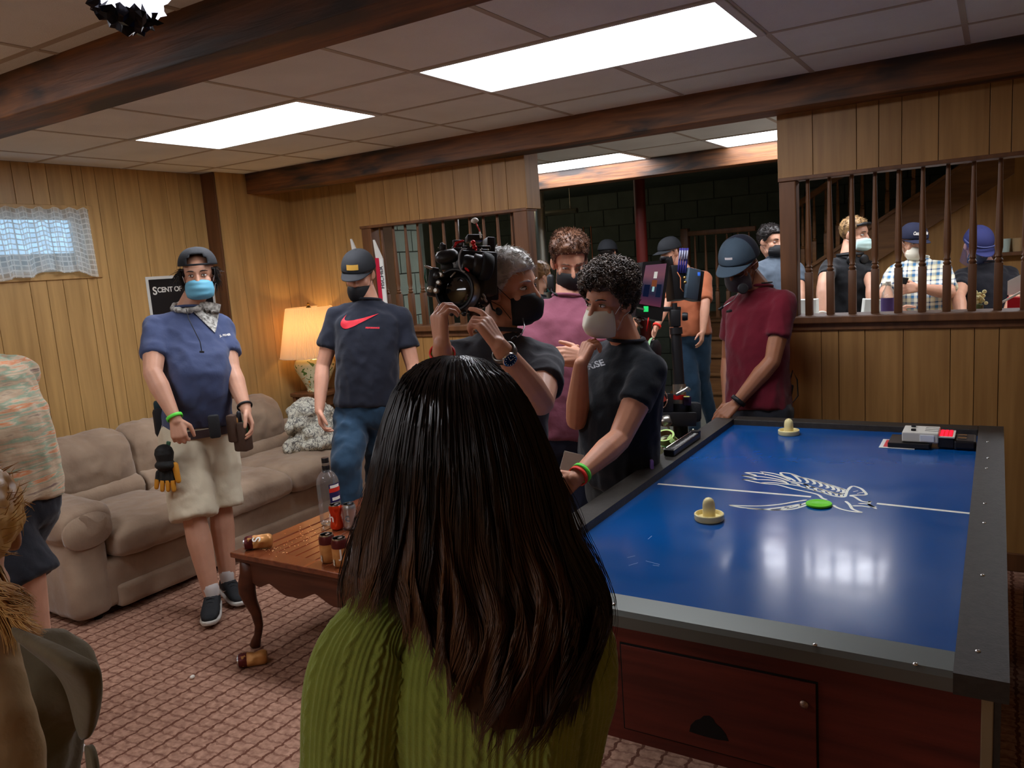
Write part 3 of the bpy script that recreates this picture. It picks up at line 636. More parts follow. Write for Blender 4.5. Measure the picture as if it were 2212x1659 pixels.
# clipboard-like console with rulers on the rim beyond the seated man
pk = thing('equipment_tray', 'black accessory tray with ruler marks on the left rim', 'tray', (-1.12, 3.12, TZ+.029), math.radians(90))
Sh().box((0, 0, .014), (.34, .045, .026), bev=.004).obj('tray_body', gb, pk)
s = Sh()
for k in range(26): s.box((-.14+.0112*k, -.010, .0275), (.0028, .020 if k % 5 == 0 else .013, .001))
s.obj('ruler_marks', mat('mark_white', (220, 220, 215), .5), pk)
Sh().tube([(-.16, .014, .032), (.15, .014, .032)], .0022).obj('wire_rail', chrome, pk)
Sh().box((.155, -.008, .03), (.03, .03, .012), bev=.003).obj('clamp', gb, pk); Sh().ball((.165, .01, .036), .006).obj('knob', chrome, pk, smooth=True)
# ------------------------------------------------------------------ sofa
suede = mat('taupe_microsuede', (160, 138, 116), .9, spec=.15, var=.10, vs=5, vstretch=(1, 1, 1), bump=.35, bs=26, rgb2=(134, 112, 93), sheen=.3)
def soft(name, shell_fn, m, parent, voxel=.014, smooth=10, disp=.012, dscale=.14):
    s = Sh(); shell_fn(s); co, fs = s.raw(voxel, smooth, disp, dscale); return me_obj(name, co, fs, m, parent, True)
SX0, SX1, SY0, SY1 = -4.76, -3.82, 1.93, 4.20
so = wthing('sofa', 'long taupe microsuede sofa with puffy back cushions along the left wall', 'sofa', ((SX0+SX1)/2, (SY0+SY1)/2, 0))
soft('base', lambda s: s.bx((SX0+.02, SY0+.10, .045), (SX1-.01, SY1-.10, .30), .03), suede, so, .016, 4, .004)
soft('skirt_band', lambda s: s.bx((SX1-.06, SY0+.24, .035), (SX1+.012, SY1-.24, .155), .012), suede, so, .012, 3, .003)
for y0, y1, nn in ((SY0, SY0+.25, 0), (SY1-.25, SY1, 1)):
    def arm(s):
        s.bx((SX0+.06, y0+.02, .03), (SX1, y1-.02, .52), .05); s.loft([((x, (y0+y1)/2, .50+.03*math.sin((x-SX0)*2.5)), V((0, 1, 0)), V((0, 0, 1)), ry, .10*rz) for x, ry, rz in ((SX0+.10, .12, .9), (SX0+.4, .15, 1), (SX1-.3, .155, 1), (SX1-.03, .15, .95), (SX1+.02, .12, .75))], 20, 2.6)
    am = soft('arm', arm, suede, so, .014, 8, .008)
    Sh().loft([((SX1+.012, (y0+y1)/2, .49), V((0, 1, 0)), V((0, 0, 1)), .128, .092), ((SX1+.022, (y0+y1)/2, .49), V((0, 1, 0)), V((0, 0, 1)), .122, .086)], 24, 2.4).obj('arm_cap', suede, am, smooth=True)
cy = [SY0+.24, SY0+.24+.597, SY0+.24+1.193, SY1-.24]
for k in range(3):
    a, b = cy[k], cy[k+1]
    soft('seat_cushion', lambda s: s.loft([((x, (a+b)/2, .375+dz), V((0, 1, 0)), V((0, 0, 1)), (b-a)/2*.995*q, .085*h) for x, q, h, dz in ((SX0+.20, .97, .7, 0), (SX0+.26, 1, 1, 0), (SX1-.14, 1, 1.12, .005), (SX1+.0, 1, 1.0, -.004), (SX1+.045, .97, .62, -.01))], 28, 5), suede, so, .013, 10, .010)
    def back(s):
        s.loft([((SX0+.17+.02*t, (a+b)/2, z), V((0, 1, 0)), V((1, 0, 0)), (b-a)/2*1.0*q, d) for z, q, d, t in ((.50, .92, .10, 1), (.53, 1, .145, 1), (.62, 1, .17, .5), (.72, 1, .16, 0), (.79, .97, .12, -1), (.825, .85, .06, -1.5))], 28, 4)
    soft('back_cushion', back, suede, so, .013, 10, .014, .10)
    soft('lumbar_roll', lambda s: s.loft([((SX0+.26, y, .475), V((1, 0, 0)), V((0, 0, 1)), .12, .075) for y in (a+.01, a+.05, b-.05, b-.01)], 20, 2.6), suede, so, .013, 8, .006)
Sh().bx((SX0, SY0+.12, .03), (SX0+.08, SY1-.12, .74), .03).obj('back_frame', suede, so)
for x in (SX0+.08, SX1-.08):
    for y in (SY0+.16, SY1-.16): Sh().lathe([(.02, 0), (.028, .05)], (x, y, 0), 12).obj('foot', blk, so)
# throw of printed cloth at the far end
def doodle():
    m = mat('doodle_cloth', (204, 202, 186), .9, spec=.1); nt = m.node_tree; N = nt.nodes; L = nt.links; b = N['Principled BSDF']; tc = N.new('ShaderNodeTexCoord')
    v = N.new('ShaderNodeTexVoronoi'); v.feature = 'DISTANCE_TO_EDGE'; v.inputs['Scale'].default_value = 17; v.inputs['Randomness'].default_value = 1
    n = N.new('ShaderNodeTexNoise'); n.inputs['Scale'].default_value = 14; n.inputs['Detail'].default_value = 1; n.inputs['Distortion'].default_value = 2.5; L.new(tc.outputs['Object'], n.inputs['Vector']); L.new(tc.outputs['Object'], v.inputs['Vector'])
    r = N.new('ShaderNodeValToRGB'); e = r.color_ramp.elements; e[0].position = .45; e[0].color = lin((206, 204, 188)); e[1].position = .47; e[1].color = lin((118, 116, 112)); x = e.new(.52); x.color = lin((118, 116, 112)); x = e.new(.54); x.color = lin((206, 204, 188)); L.new(n.outputs[0], r.inputs[0])
    mt = N.new('ShaderNodeMath'); mt.operation = 'LESS_THAN'; mt.inputs[1].default_value = .028; L.new(v.outputs[0], mt.inputs[0]); mx = N.new('ShaderNodeMix'); mx.data_type = 'RGBA'; mx.inputs['B'].default_value = lin((136, 134, 126)); L.new(mt.outputs[0], mx.inputs['Factor']); L.new(r.outputs[0], mx.inputs['A']); L.new(mx.outputs['Result'], b.inputs['Base Color'])
    n3 = N.new('ShaderNodeTexNoise'); n3.inputs['Scale'].default_value = 16; L.new(tc.outputs['Object'], n3.inputs['Vector']); bp = N.new('ShaderNodeBump'); bp.inputs['Strength'].default_value = .7; bp.inputs['Distance'].default_value = .02; L.new(n3.outputs[0], bp.inputs['Height']); L.new(bp.outputs[0], b.inputs['Normal']); return m
def pile(s):
    c = at(672, 905, x=-4.10); s.ball(c+V((0, 0, .0)), (.14, .19, .10)); s.ball(c+V((.06, .02, -.08)), (.13, .19, .08)); s.ball(c+V((.08, .03, -.15)), (.15, .21, .07)); s.ball(c+V((.0, -.03, .06)), (.12, .15, .08))
    for k in range(9): a = R_.uniform(0, 6.3); s.cap(c+V((.10*math.cos(a), .14*math.sin(a), R_.uniform(-.14, .06))), c+V((.13*math.cos(a+1), .19*math.sin(a+1), R_.uniform(-.17, -.02))), .045, .03)
    s.cap(c+V((-.02, -.20, -.16)), c+V((.05, -.10, -.12)), .05, .06)
pl0 = soft('draped_jacket', pile, doodle(), None, .011, 4, .030, .07); tag(pl0, 'crumpled pale grey doodle-print jacket heaped on the far sofa seat', 'jacket')
# lamp on an end table
et = thing('end_table', 'small dark end table half hidden behind the sofa end', 'table', (-4.53, 4.38, 0))
Sh().box((0, 0, .755), (.30, .30, .03), bev=.006).obj('tabletop', darkwood, et)
for a in (-1, 1):
    for b in (-1, 1): Sh().box((a*.12, b*.12, .37), (.035, .035, .74), bev=.003).obj('leg', darkwood, et)
Sh().box((0, 0, .70), (.25, .25, .08)).obj('apron', darkwood, et)
lp = thing('table_lamp', 'floral ceramic table lamp with a glowing pleated cream shade', 'lamp', (-4.53, 4.38, .771))
def floral():
    m = mat('floral_ceramic', (226, 222, 178), .25, coat=.4); nt = m.node_tree; N = nt.nodes; L = nt.links; b = N['Principled BSDF']; tc = N.new('ShaderNodeTexCoord')
    cols = [((96, 128, 60), 9, .60), ((214, 150, 60), 6, .64)]; prev = None
    for c, s_, th in cols:
        n = N.new('ShaderNodeTexNoise'); n.inputs['Scale'].default_value = s_*2.2; n.inputs['Detail'].default_value = 3; n.inputs['Distortion'].default_value = 1.2; L.new(tc.outputs['Object'], n.inputs['Vector'])
        g = N.new('ShaderNodeMath'); g.operation = 'GREATER_THAN'; g.inputs[1].default_value = th; L.new(n.outputs[0], g.inputs[0]); mx = N.new('ShaderNodeMix'); mx.data_type = 'RGBA'; mx.inputs['A'].default_value = lin((228, 224, 182)); mx.inputs['B'].default_value = lin(c)
        if prev: L.new(prev, mx.inputs['A'])
        L.new(g.outputs[0], mx.inputs['Factor']); prev = mx.outputs['Result']
    L.new(prev, b.inputs['Base Color']); return m
Sh().lathe([(.075, 0), (.08, .01), (.075, .02), (.085, .04), (.115, .10), (.150, .17), (.158, .21), (.145, .245), (.11, .265), (.05, .275), (.03, .30)], (0, 0, 0), 40).obj('lamp_base', floral(), lp, auto=60)
Sh().lathe([(.012, .30), (.012, .45)], (0, 0, 0), 12).lathe([(.018, .64), (.022, .65), (.008, .665), (.012, .68), (.001, .69)], (0, 0, 0), 14).tube([(0, 0, .43), (.06, 0, .50), (.06, 0, .60), (0, 0, .645)], .003).tube([(0, 0, .43), (-.06, 0, .50), (-.06, 0, .60), (0, 0, .645)], .003).obj('harp', mat('brass', (170, 140, 80), .35, 1), lp, auto=50)
Sh().ball((0, 0, .49), (.032, .032, .045)).obj('bulb', emat('bulb_glow', (255, 206, 140), 60), lp, smooth=True)
def shade():
    vs = []; fs = []; n = 220
    for i, (r, z) in enumerate(((.255, .275), (.25, .28), (.175, .648), (.17, .655))):
        for j in range(n): a = 2*PI*j/n; rr = r*(1+(.018 if j % 2 else -.004)); vs.append((rr*math.cos(a), rr*math.sin(a), z))
    for i in range(3):
        for j in range(n): k = (j+1) % n; fs.append((i*n+j, i*n+k, (i+1)*n+k, (i+1)*n+j))
    m = bpy.data.materials.new('shade_cloth'); m.use_nodes = True; nt = m.node_tree; N = nt.nodes; nt.nodes.remove(N['Principled BSDF']); a = N.new('ShaderNodeBsdfDiffuse'); a.inputs[0].default_value = lin((240, 222, 190)); b = N.new('ShaderNodeBsdfTranslucent'); b.inputs[0].default_value = lin((250, 214, 160)); x = N.new('ShaderNodeMixShader'); x.inputs[0].default_value = .55
    nt.links.new(a.outputs[0], x.inputs[1]); nt.links.new(b.outputs[0], x.inputs[2]); nt.links.new(x.outputs[0], N['Material Output'].inputs[0])
    return me_obj('lamp_shade', vs, fs, m, lp)
shade()
# skis leaning on the partition's end post
def ski(px, py, label, red, dx):
    p = at(px, py, y=4.26); h = p.z; s = Sh(); pts = []
    sk = thing('ski', label, 'ski', (p.x, 4.265, 0), 0, 'pair of skis leaning on the post')
    rg = []
    for k in range(15):
        t = k/14; z = .02+t*(h-.02); w = .034 if t < .9 else .034*max(.12, 1-((t-.9)/.1)**2*.85); y = -.0+(.0 if t < .93 else -(t-.93)*.6); rg.append(((0, y, z), V((1, 0, 0)), V((0, 1, 0)), w, .007))
    s.loft(rg, 12, 5); s.obj('ski_blade', mat('ski_white', (225, 224, 218), .3), sk)
    if red:
        Sh().box((-.016, -.0085, h-.42), (.034, .002, .60)).obj('red_band', mat('ski_red', (190, 30, 60), .35), sk)
        v, f = text_mesh('FISCHER', .042, bold=.0008); flat_print('ski_lettering', v, f, (.014, -.0092, h-.26), (0, 0, 1), (-1, 0, 0), mat('ink_black', (25, 25, 40), .4), sk)
    Sh().box((0, -.012, .85), (.05, .02, .20), bev=.005).obj('binding', mat('binding_black', (30, 30, 30), .4), sk)
ski(766, 516, 'white ski whose tip shows just above the black cap, left of the lettered ski', False, 0); ski(815, 518, 'white and red ski with black lettering against the partition post', True, 0)
# poster on the left wall
po = thing('poster', 'black poster with white border and serif lettering on the left wall', 'poster', (LX+.0115, 3.57, 1.30), math.radians(90))
Sh().box((0, 0, 0), (.54, .003, .86)).obj('poster_sheet', mat('poster_white', (205, 205, 198), .4), po)
Sh().box((0, -.002, 0), (.50, .001, .82)).obj('poster_print', mat('poster_black', (22, 20, 22), .35), po)
v, f = text_mesh('CENT OF', .048, bold=.0012, space=.95); flat_print('poster_lettering', v, f, (-.098, -.0032, .335), (1, 0, 0), (0, 0, 1), mat('letter_white', (220, 218, 210), .5), po)
v, f = text_mesh('S', .075, bold=.0016); flat_print('poster_initial', v, f, (-.213, -.0032, .330), (1, 0, 0), (0, 0, 1), mat('letter_white', (220, 218, 210), .5), po)
# ------------------------------------------------------------------ coffee table
ctm = mat('cherry_wood', (124, 66, 38), .22, var=.2, vs=2.5, vstretch=(12, 1, 12), rgb2=(94, 46, 26), coat=.35, bump=.03, bs=12, bstretch=(12, 1, 12))
ctd = mat('cherry_dark', (92, 50, 32), .4, var=.2, vs=3, vstretch=(1, 8, 8), rgb2=(66, 34, 22))
CX0, CX1, CY0, CY1, CZ = -2.90, -1.95, 2.17, 3.12, .46
ct = wthing('coffee_table', 'cherry wood coffee table with slatted top and cabriole legs', 'coffee table', ((CX0+CX1)/2, (CY0+CY1)/2, 0))
s = Sh(); fw = .085
for a, b in (((CX0, CY0), (CX1, CY0+fw)), ((CX0, CY1-fw), (CX1, CY1)), ((CX0, CY0+fw), (CX0+fw, CY1-fw)), ((CX1-fw, CY0+fw), (CX1, CY1-fw))): s.bx((a[0], a[1], CZ-.024), (b[0], b[1], CZ), .004)
s.obj('top_frame', ctm, ct)
s = Sh()
for a, b in (((CX0+.012, CY0+.012), (CX1-.012, CY0+.04)), ((CX0+.012, CY1-.04), (CX1-.012, CY1-.012)), ((CX0+.012, CY0+.03), (CX0+.04, CY1-.03)), ((CX1-.04, CY0+.03), (CX1-.012, CY1-.03))): s.bx((a[0], a[1], CZ-.044), (b[0], b[1], CZ-.024), .006)
s.obj('edge_moulding', ctd, ct)
n = 13; w = (CX1-CX0-2*fw)/n
for k in range(n): Sh().bx((CX0+fw+w*k+.0025, CY0+fw+.001, CZ-.020), (CX0+fw+w*(k+1)-.0025, CY1-fw-.001, CZ-.003), .002).obj('slat', ctm, ct)
Sh().bx((CX0+fw, CY0+fw, CZ-.035), (CX1-fw, CY1-fw, CZ-.022)).obj('under_panel', ctd, ct)
def apron_poly(L, amp=1):
    top = [(L, .0), (0, .0)]; bot = []
    for k in range(61):
        t = k/60; u = abs(t-.5)*2; z = -.105-.018*math.cos(PI*2*(1-u)*1.5)*(1 if u < .9 else .4)-.012*abs(math.sin(PI*6*t)); z += .03*max(0, (u-.8)/.2); bot.append((t*L, z))
    return top+bot
ax0 = CX0+.055; ay0 = CY0+.055; Lx = CX1-CX0-.11
Sh().prism(apron_poly(Lx), (ax0, ay0-.02, CZ-.044), (1, 0, 0), (0, 0, 1), -.016).obj('apron', ctd, ct); Sh().prism(apron_poly(Lx), (ax0, CY1-.05, CZ-.044), (1, 0, 0), (0, 0, 1), -.016).obj('apron', ctd, ct)
Sh().prism(apron_poly(Lx), (ax0-.02, ay0, CZ-.044), (0, 1, 0), (0, 0, 1), .016).obj('apron', ctd, ct); Sh().prism(apron_poly(Lx), (CX1-.05, ay0, CZ-.044), (0, 1, 0), (0, 0, 1), .016).obj('apron', ctd, ct)
for sx in (-1, 1):
    for sy in (-1, 1):
        cx = (CX0+.052) if sx < 0 else (CX1-.052); cyy = (CY0+.052) if sy < 0 else (CY1-.052); dg = V((sx, sy, 0)).normalized(); dh = V((-dg.y, dg.x, 0))
        rg = []
        for z, off, r in ((.415, 0, .036), (.36, .004, .038), (.31, .016, .040), (.27, .020, .037), (.22, .012, .030), (.16, -.006, .023), (.10, -.012, .019), (.06, -.004, .018), (.035, .008, .022), (.015, .014, .025), (0, .012, .020)): rg.append((V((cx, cyy, z))+dg*off, dg, dh, r, r))
        Sh().loft(rg[::-1], 16, 2.8).obj('leg', ctd, ct, smooth=True)
def label_on_can(parent, txt, size, r, z, a0, m, bold=.001):
    v, f = text_mesh(txt, size, bold=bold); pts = []
    for x, y in v: a = a0+x/r; pts.append(((r+.0006)*math.cos(a), (r+.0006)*math.sin(a), z+y))
    return me_obj('can_lettering', pts, f, m, parent)
alu = mat('can_aluminium', (200, 202, 204), .25, 1)
def can(loc, label, body, top=None, H=.122, r=.033, crush=0, rot=None, pinch=0, txt=None, a0=-1.2):
    t = thing('drink_can', label, 'can', loc)
    if rot: t.rotation_euler = rot
    prof = [(.024, 0), (.027, .003), (r, .012)]+[(r*(1-pinch*math.sin(PI*q)**2*.35), .012+(H-.028)*q) for q in [k/12 for k in range(1, 12)]]+[(r, H-.016), (.0285, H-.005)]
    vs = Sh().lathe(prof, (0, 0, 0), 32)
    if crush:
        for v in vs.v:
            q = noise.noise(v*28+V((crush, 0, 0)))+.5*noise.noise(v*55+V((0, crush, 0))); f_ = math.sin(PI*min(1, max(0, v.z/H))); v.x *= 1-.28*f_*abs(q)*1.6; v.y *= 1-.42*f_*(.4+q)
    b = vs.obj('can_body', body, t, auto=50)
    if top:
        k = Sh().lathe([(r+.0003, H-.040), (r+.0003, H-.016), (.0290, H-.005)], (0, 0, 0), 32, caps=False)
        if crush:
            for v in k.v:
                q = noise.noise(v*28+V((crush, 0, 0)))+.5*noise.noise(v*55+V((0, crush, 0))); f_ = math.sin(PI*min(1, max(0, v.z/H))); v.x *= 1-.28*f_*abs(q)*1.6; v.y *= 1-.42*f_*(.4+q)
        k.obj('can_shoulder', top, t, auto=50)
    Sh().lathe([(.0285, H-.005), (.0275, H), (.0262, H), (.0255, H-.005), (.001, H-.0052)], (0, 0, 0), 28).obj('can_lid', alu, t, auto=30)
    Sh().box((0, .008, H-.0035), (.012, .022, .0015), bev=.0005).obj('pull_tab', alu, t)
    if txt: label_on_can(t, txt[0], txt[1], r, H*.5, a0, txt[2])
    return t
gold = mat('can_gold', (206, 150, 88), .4, .3, var=.2, vs=20, rgb2=(170, 112, 58)); mar = mat('can_maroon', (92, 36, 34), .35, .5)
redc = mat('can_red', (214, 66, 30), .28, .6, var=.1, vs=10); silv = mat('can_silver', (190, 196, 200), .3, .9, var=.08, vs=14); wp = mat('print_white', (240, 236, 225), .5)
for px, py, lb, a in ((711, 1213, 'gold root beer can with maroon shoulder, left one of the near pair', -2.2), (738, 1222, 'gold root beer can with maroon shoulder, right one of the near pair', -2.2)):
    p = at(px, py, z=CZ); c_ = can((p.x, p.y, CZ), lb, gold, mar, txt=('J', .05, wp) if px > 720 else None, a0=-.75)
    Sh().prism([(0, 0), (.014, 0), (.014, .026), (0, .026)], (.0335*math.cos(-1.95), .0335*math.sin(-1.95)-.0004, .012), (-math.sin(-1.95), math.cos(-1.95), 0), (0, 0, 1), .0008).obj('barcode_patch', mat('barcode', (190, 180, 160), .5, var=.9, vs=300, vstretch=(0, 0, 1)), c_)
p = at(729, 1142, z=CZ); can((p.x, p.y, CZ), 'dented orange-red drink can standing before the large clear bottle', redc, None, crush=2.3, pinch=.5, txt=('ch', .055, wp), a0=-1.9)
p = at(758, 1141, z=CZ); can((p.x, p.y, CZ), 'silver drink can standing right of the orange-red can', silv, None, pinch=.1, txt=('c', .06, mat('print_grey', (110, 112, 118), .4)), a0=-1.2)
p = at(588, 1166, z=CZ+.033); can((p.x, p.y, CZ+.031), 'crushed gold can lying on the near left corner of the coffee table', gold, mar, crush=5.1, rot=(0, -PI/2, math.radians(40)), txt=('S', .05, wp), a0=-.9)
p = at(577, 1418, z=.03); can((p.x, p.y, .031), 'crushed gold can lying on the carpet by the coffee table leg', gold, mar, crush=8.7, rot=(0, -PI/2, math.radians(44)))
# bottle
p = at(717, 1130, z=CZ); bo = thing('plastic_bottle', 'large clear plastic spirits bottle with black cap on the coffee table', 'bottle', (p.x, p.y, CZ))
prof = [(.035, 0), (.05, .004), (.0535, .015), (.0535, .10), (.052, .105), (.052, .12), (.0535, .125), (.0535, .205), (.050, .225), (.036, .248), (.022, .262), (.018, .272), (.017, .31)]
Sh().lathe(prof, (0, 0, 0), 40).obj('bottle_body', glassmat('clear_pet', (238, 240, 238), .03, haze=.07), bo, auto=60)
Sh().lathe([(.0182, .258), (.0190, .262), (.0190, .290), (.0178, .292)], (0, 0, 0), 24).obj('neck_sleeve', gb, bo, auto=40); Sh().lathe([(.0178, .304), (.0178, .326), (.0165, .328), (.0, .328)], (0, 0, 0), 24).obj('bottle_cap', gb, bo, auto=40)
def arcpatch(name, r, z0, z1, a0, a1, m, par, n=10):
    vs = []; fs = []
    for k in range(n+1):
        a = a0+(a1-a0)*k/n; vs += [(r*math.cos(a), r*math.sin(a), z0), (r*math.cos(a), r*math.sin(a), z1)]
    for k in range(n): fs.append((2*k, 2*k+2, 2*k+3, 2*k+1))
    return me_obj(name, vs, fs, m, par, True)
lb_ = arcpatch('bottle_label', .0541, .115, .205, -.7, .9, mat('label_navy', (40, 34, 80), .4), bo); arcpatch('label_red_band', .0544, .165, .185, -.7, .9, mat('label_red', (210, 50, 36), .4), lb_); arcpatch('label_white_patch', .0546, .186, .2, -.6, .4, wp, lb_); arcpatch('label_white_patch', .0546, .125, .14, -.5, .4, wp, lb_)
# crumbs and a scrap of tissue
cr = Sh()
for k in range(70):
    px = R_.gauss(660, 26); py = R_.gauss(1158, 14)
    if k > 45: px, py = R_.gauss(590, 14), R_.gauss(1188, 6)
    p = at(px, py, z=CZ)
    if CX0+.03 < p.x < CX1 and CY0+.03 < p.y < CY1: cr.ball((p.x, p.y, CZ+.001), (R_.uniform(.001, .005), R_.uniform(.001, .004), R_.uniform(.001, .002)), seg=6, rings=4)
tag(cr.obj('snack_crumbs', mat('crumb', (206, 160, 110), .8)), 'pale snack crumbs scattered over the coffee table top', 'crumbs', kind='stuff')
p = at(416, 1466, z=.0); tag(Sh().ball((p.x, p.y, .008), (.009, .012, .008), seg=8, rings=6).obj('paper_scrap', wp), 'tiny white paper scrap on the carpet before the sofa', 'paper scrap')
# ------------------------------------------------------------------ behind the partition
kt = thing('serving_counter', 'white topped serving counter behind the right partition', 'table', (.0, 5.55, 0))
Sh().box((0, 0, 1.035), (2.5, .56, .03), bev=.004).obj('countertop', mat('counter_white', (215, 215, 210), .5), kt)
for a in (-1, 1):
    for b in (-1, 1): Sh().box((a*1.2, b*.24, .51), (.05, .05, 1.02)).obj('leg', metal, kt)
Sh().box((0, .20, .70), (1.95, .02, .5)).obj('back_panel', mat('panel_white', (200, 200, 196), .6), kt)
def onc(px, py, y): p = at(px, py, y=y); return (p.x, y, 1.052)
x, y, z = onc(1919, 640, 5.40); b2 = thing('soda_bottle', 'clear soda bottle with a purple label behind the balusters', 'bottle', (x, y, z))
Sh().lathe([(.030, 0), (.040, .01), (.041, .12), (.043, .20), (.036, .25), (.018, .285), (.014, .31)], (0, 0, 0), 28).obj('bottle_body', glassmat('clear_pet', (238, 240, 238), .03, haze=.07), b2, auto=60)
Sh().lathe([(.0385, .012), (.0390, .11)], (0, 0, 0), 24).obj('drink', mat('cola', (40, 18, 30), .15), b2, smooth=True); arcpatch('bottle_label', .0435, .13, .22, -3.1, .4, mat('label_purple', (92, 74, 132), .45), b2, 20); Sh().lathe([(.0155, .295), (.0155, .318), (0, .319)], (0, 0, 0), 20).obj('bottle_cap', wp, b2)
x, y, z = onc(1921, 668, 5.30); tag(Sh().lathe([(.03, 0), (.035, .003), (.042, .135), (.041, .137), (.038, .13), (.03, .01)], (x, y, z), 28).obj('snack_tub', mat('tub_red', (150, 62, 44), .5), auto=40), 'rust red paper tub on the counter behind the balusters', 'tub')
x, y, z = onc(1742, 650, 5.5); tag(Sh().box((x, y, z+.11), (.14, .10, .22), bev=.004).obj('white_carton', mat('carton_white', (226, 230, 224), .5)), 'plain white carton on the counter beside the pillar post', 'carton')
x, y, z = onc(1880, 640, 5.6); tag(Sh().box((x, y, z+.1), (.10, .10, .20), rot=Euler((0, .1, .3)).to_matrix(), bev=.004).obj('napkin_stack', mat('carton_white', (226, 230, 224), .5)), 'white napkin stack on the counter left of the soda bottle', 'napkins')
x, y, z = onc(2112, 655, 5.35); s = Sh()
for k in range(26): s.ball((x+R_.gauss(0, .018), y+R_.gauss(0, .015), z+.17+R_.uniform(0, .075)), R_.uniform(.008, .014), seg=8, rings=6)
pb = wthing('flower_bunch', 'small bunch of cream blossoms on the counter', 'flowers', (x, y, z)); s.obj('blossoms', mat('cream_petal', (226, 216, 160), .8), pb, smooth=True); Sh().lathe([(.025, 0), (.03, .16), (.026, .165)], (x, y, z), 20).obj('vase', mat('vase_green', (90, 100, 60), .4), pb)
x, y, z = onc(2196, 645, 5.35); fb = wthing('food_carton', 'open red and white paper food carton at the right end of the counter', 'carton', (x, y, z))
Sh().box((x+.01, y, z+.10), (.11, .09, .20), bev=.003).obj('carton_body', mat('carton_red', (206, 24, 40), .5), fb); Sh().prism([(-.045, 0), (.07, 0), (.07, .12), (.02, .115), (-.045, .08)], (x, y+.05, z+.21), (1, 0, 0), (0, 0, 1), .004).obj('carton_flap', mat('carton_white', (226, 230, 224), .5), fb); Sh().box((x-.03, y-.04, z+.20), (.15, .012, .012), Euler((0, -.55, 0)).to_matrix(), bev=.002).obj('fold_strip', wp, fb)
# shelf cups behind, right
sh_ = thing('wall_shelf', 'narrow shelf carrying cups under the stairs wall', 'shelf', (.12, 8.02, 1.43)); Sh().box((0, 0, 0), (.5, .14, .03), bev=.003).obj('shelf_board', darkwood, sh_)
for k, (px, c_, lb) in enumerate(((2170, (190, 210, 205), 'pale cup on the shelf, left of the two'), (2198, (180, 150, 110), 'brown cup with a light label on the shelf, right of the two'))):
    p = at(px, 540, y=8.0); tag(Sh().lathe([(.035, 0), (.045, .11), (.043, .112), (.033, .01)], (p.x, 8.0, 1.446), 20).obj('cup', mat('cup%d' % k, c_, .5)), lb, 'cup', 'cups on the shelf under the stairs')
# case at the right edge, light hanging at top left
ec = thing('equipment_case', 'tall grey-green equipment case at the right frame edge beside the table', 'case', (.235, 3.25, 0))
Sh().box((0, 0, .52), (.26, .30, .62), bev=.012).obj('case_body', mat('case_grey', (62, 64, 54), .6, bump=.1, bs=60), ec); Sh().box((0, 0, .86), (.27, .31, .05), bev=.01).obj('case_lid', mat('case_lid', (96, 92, 78), .6), ec)
for a in (-1, 1):
    for b in (-1, 1): Sh().lathe([(.04, -.012), (.04, .012)], (a*.1, b*.12, .04), 16, (1, 0, 0)).box((a*.1, b*.12, .13), (.03, .03, .18)).obj('caster', blk, ec)
Sh().box((-.133, 0, .6), (.01, .10, .06), bev=.003).obj('latch', metal, ec)
foil = wthing('wrapped_light', 'small work light wrapped in crinkled clear and black foil at the top left', 'light', (-1.45, .82, 2.2))
c = at(290, -30, d=1.50)
def crink(name, ctr, r, m, seed, sc_=.05, amp=.35, sub=4, keep=None):
    bm = bmesh.new(); bmesh.ops.create_icosphere(bm, subdivisions=sub, radius=1)
    for v in bm.verts:
        d = v.co.normalized(); q = abs(noise.noise(d*3+V((seed, 0, 0))))+.5*abs(noise.noise(d*7+V((0, seed, 0)))); f_ = 1-amp*q*1.6; v.co = V(ctr)+(CR*(d.x*r[0])+CU*(d.y*r[1])+CF*(d.z*r[2]))*f_
    bm.verts.index_update(); vs = [v.co.copy() for v in bm.verts]; fs = [[v.index for v in f.verts] for f in bm.faces if keep is None or keep(f.calc_center_median()-V(ctr))]; bm.free()
    return me_obj(name, vs, fs, m, foil)
crink('diffusion_wrap', c, (.075, .075, .07), mat('diffusion_wrap', (225, 225, 232), .3, trans=.0, emit=(236, 238, 255), es=1.6, coat=.5), 3)
crink('black_foil', c+CU*-.005-CR*.012, (.085, .092, .075), mat('black_foil', (22, 20, 28), .3, .6), 9, keep=lambda q: q.dot(CU) < -.050 or q.dot(CR) < -.035-.3*abs(q.dot(CU)))
Sh().tube([c+CU*.03, V((c.x, c.y, CEIL+.0))], .006).obj('hanging_cord', gb, foil)
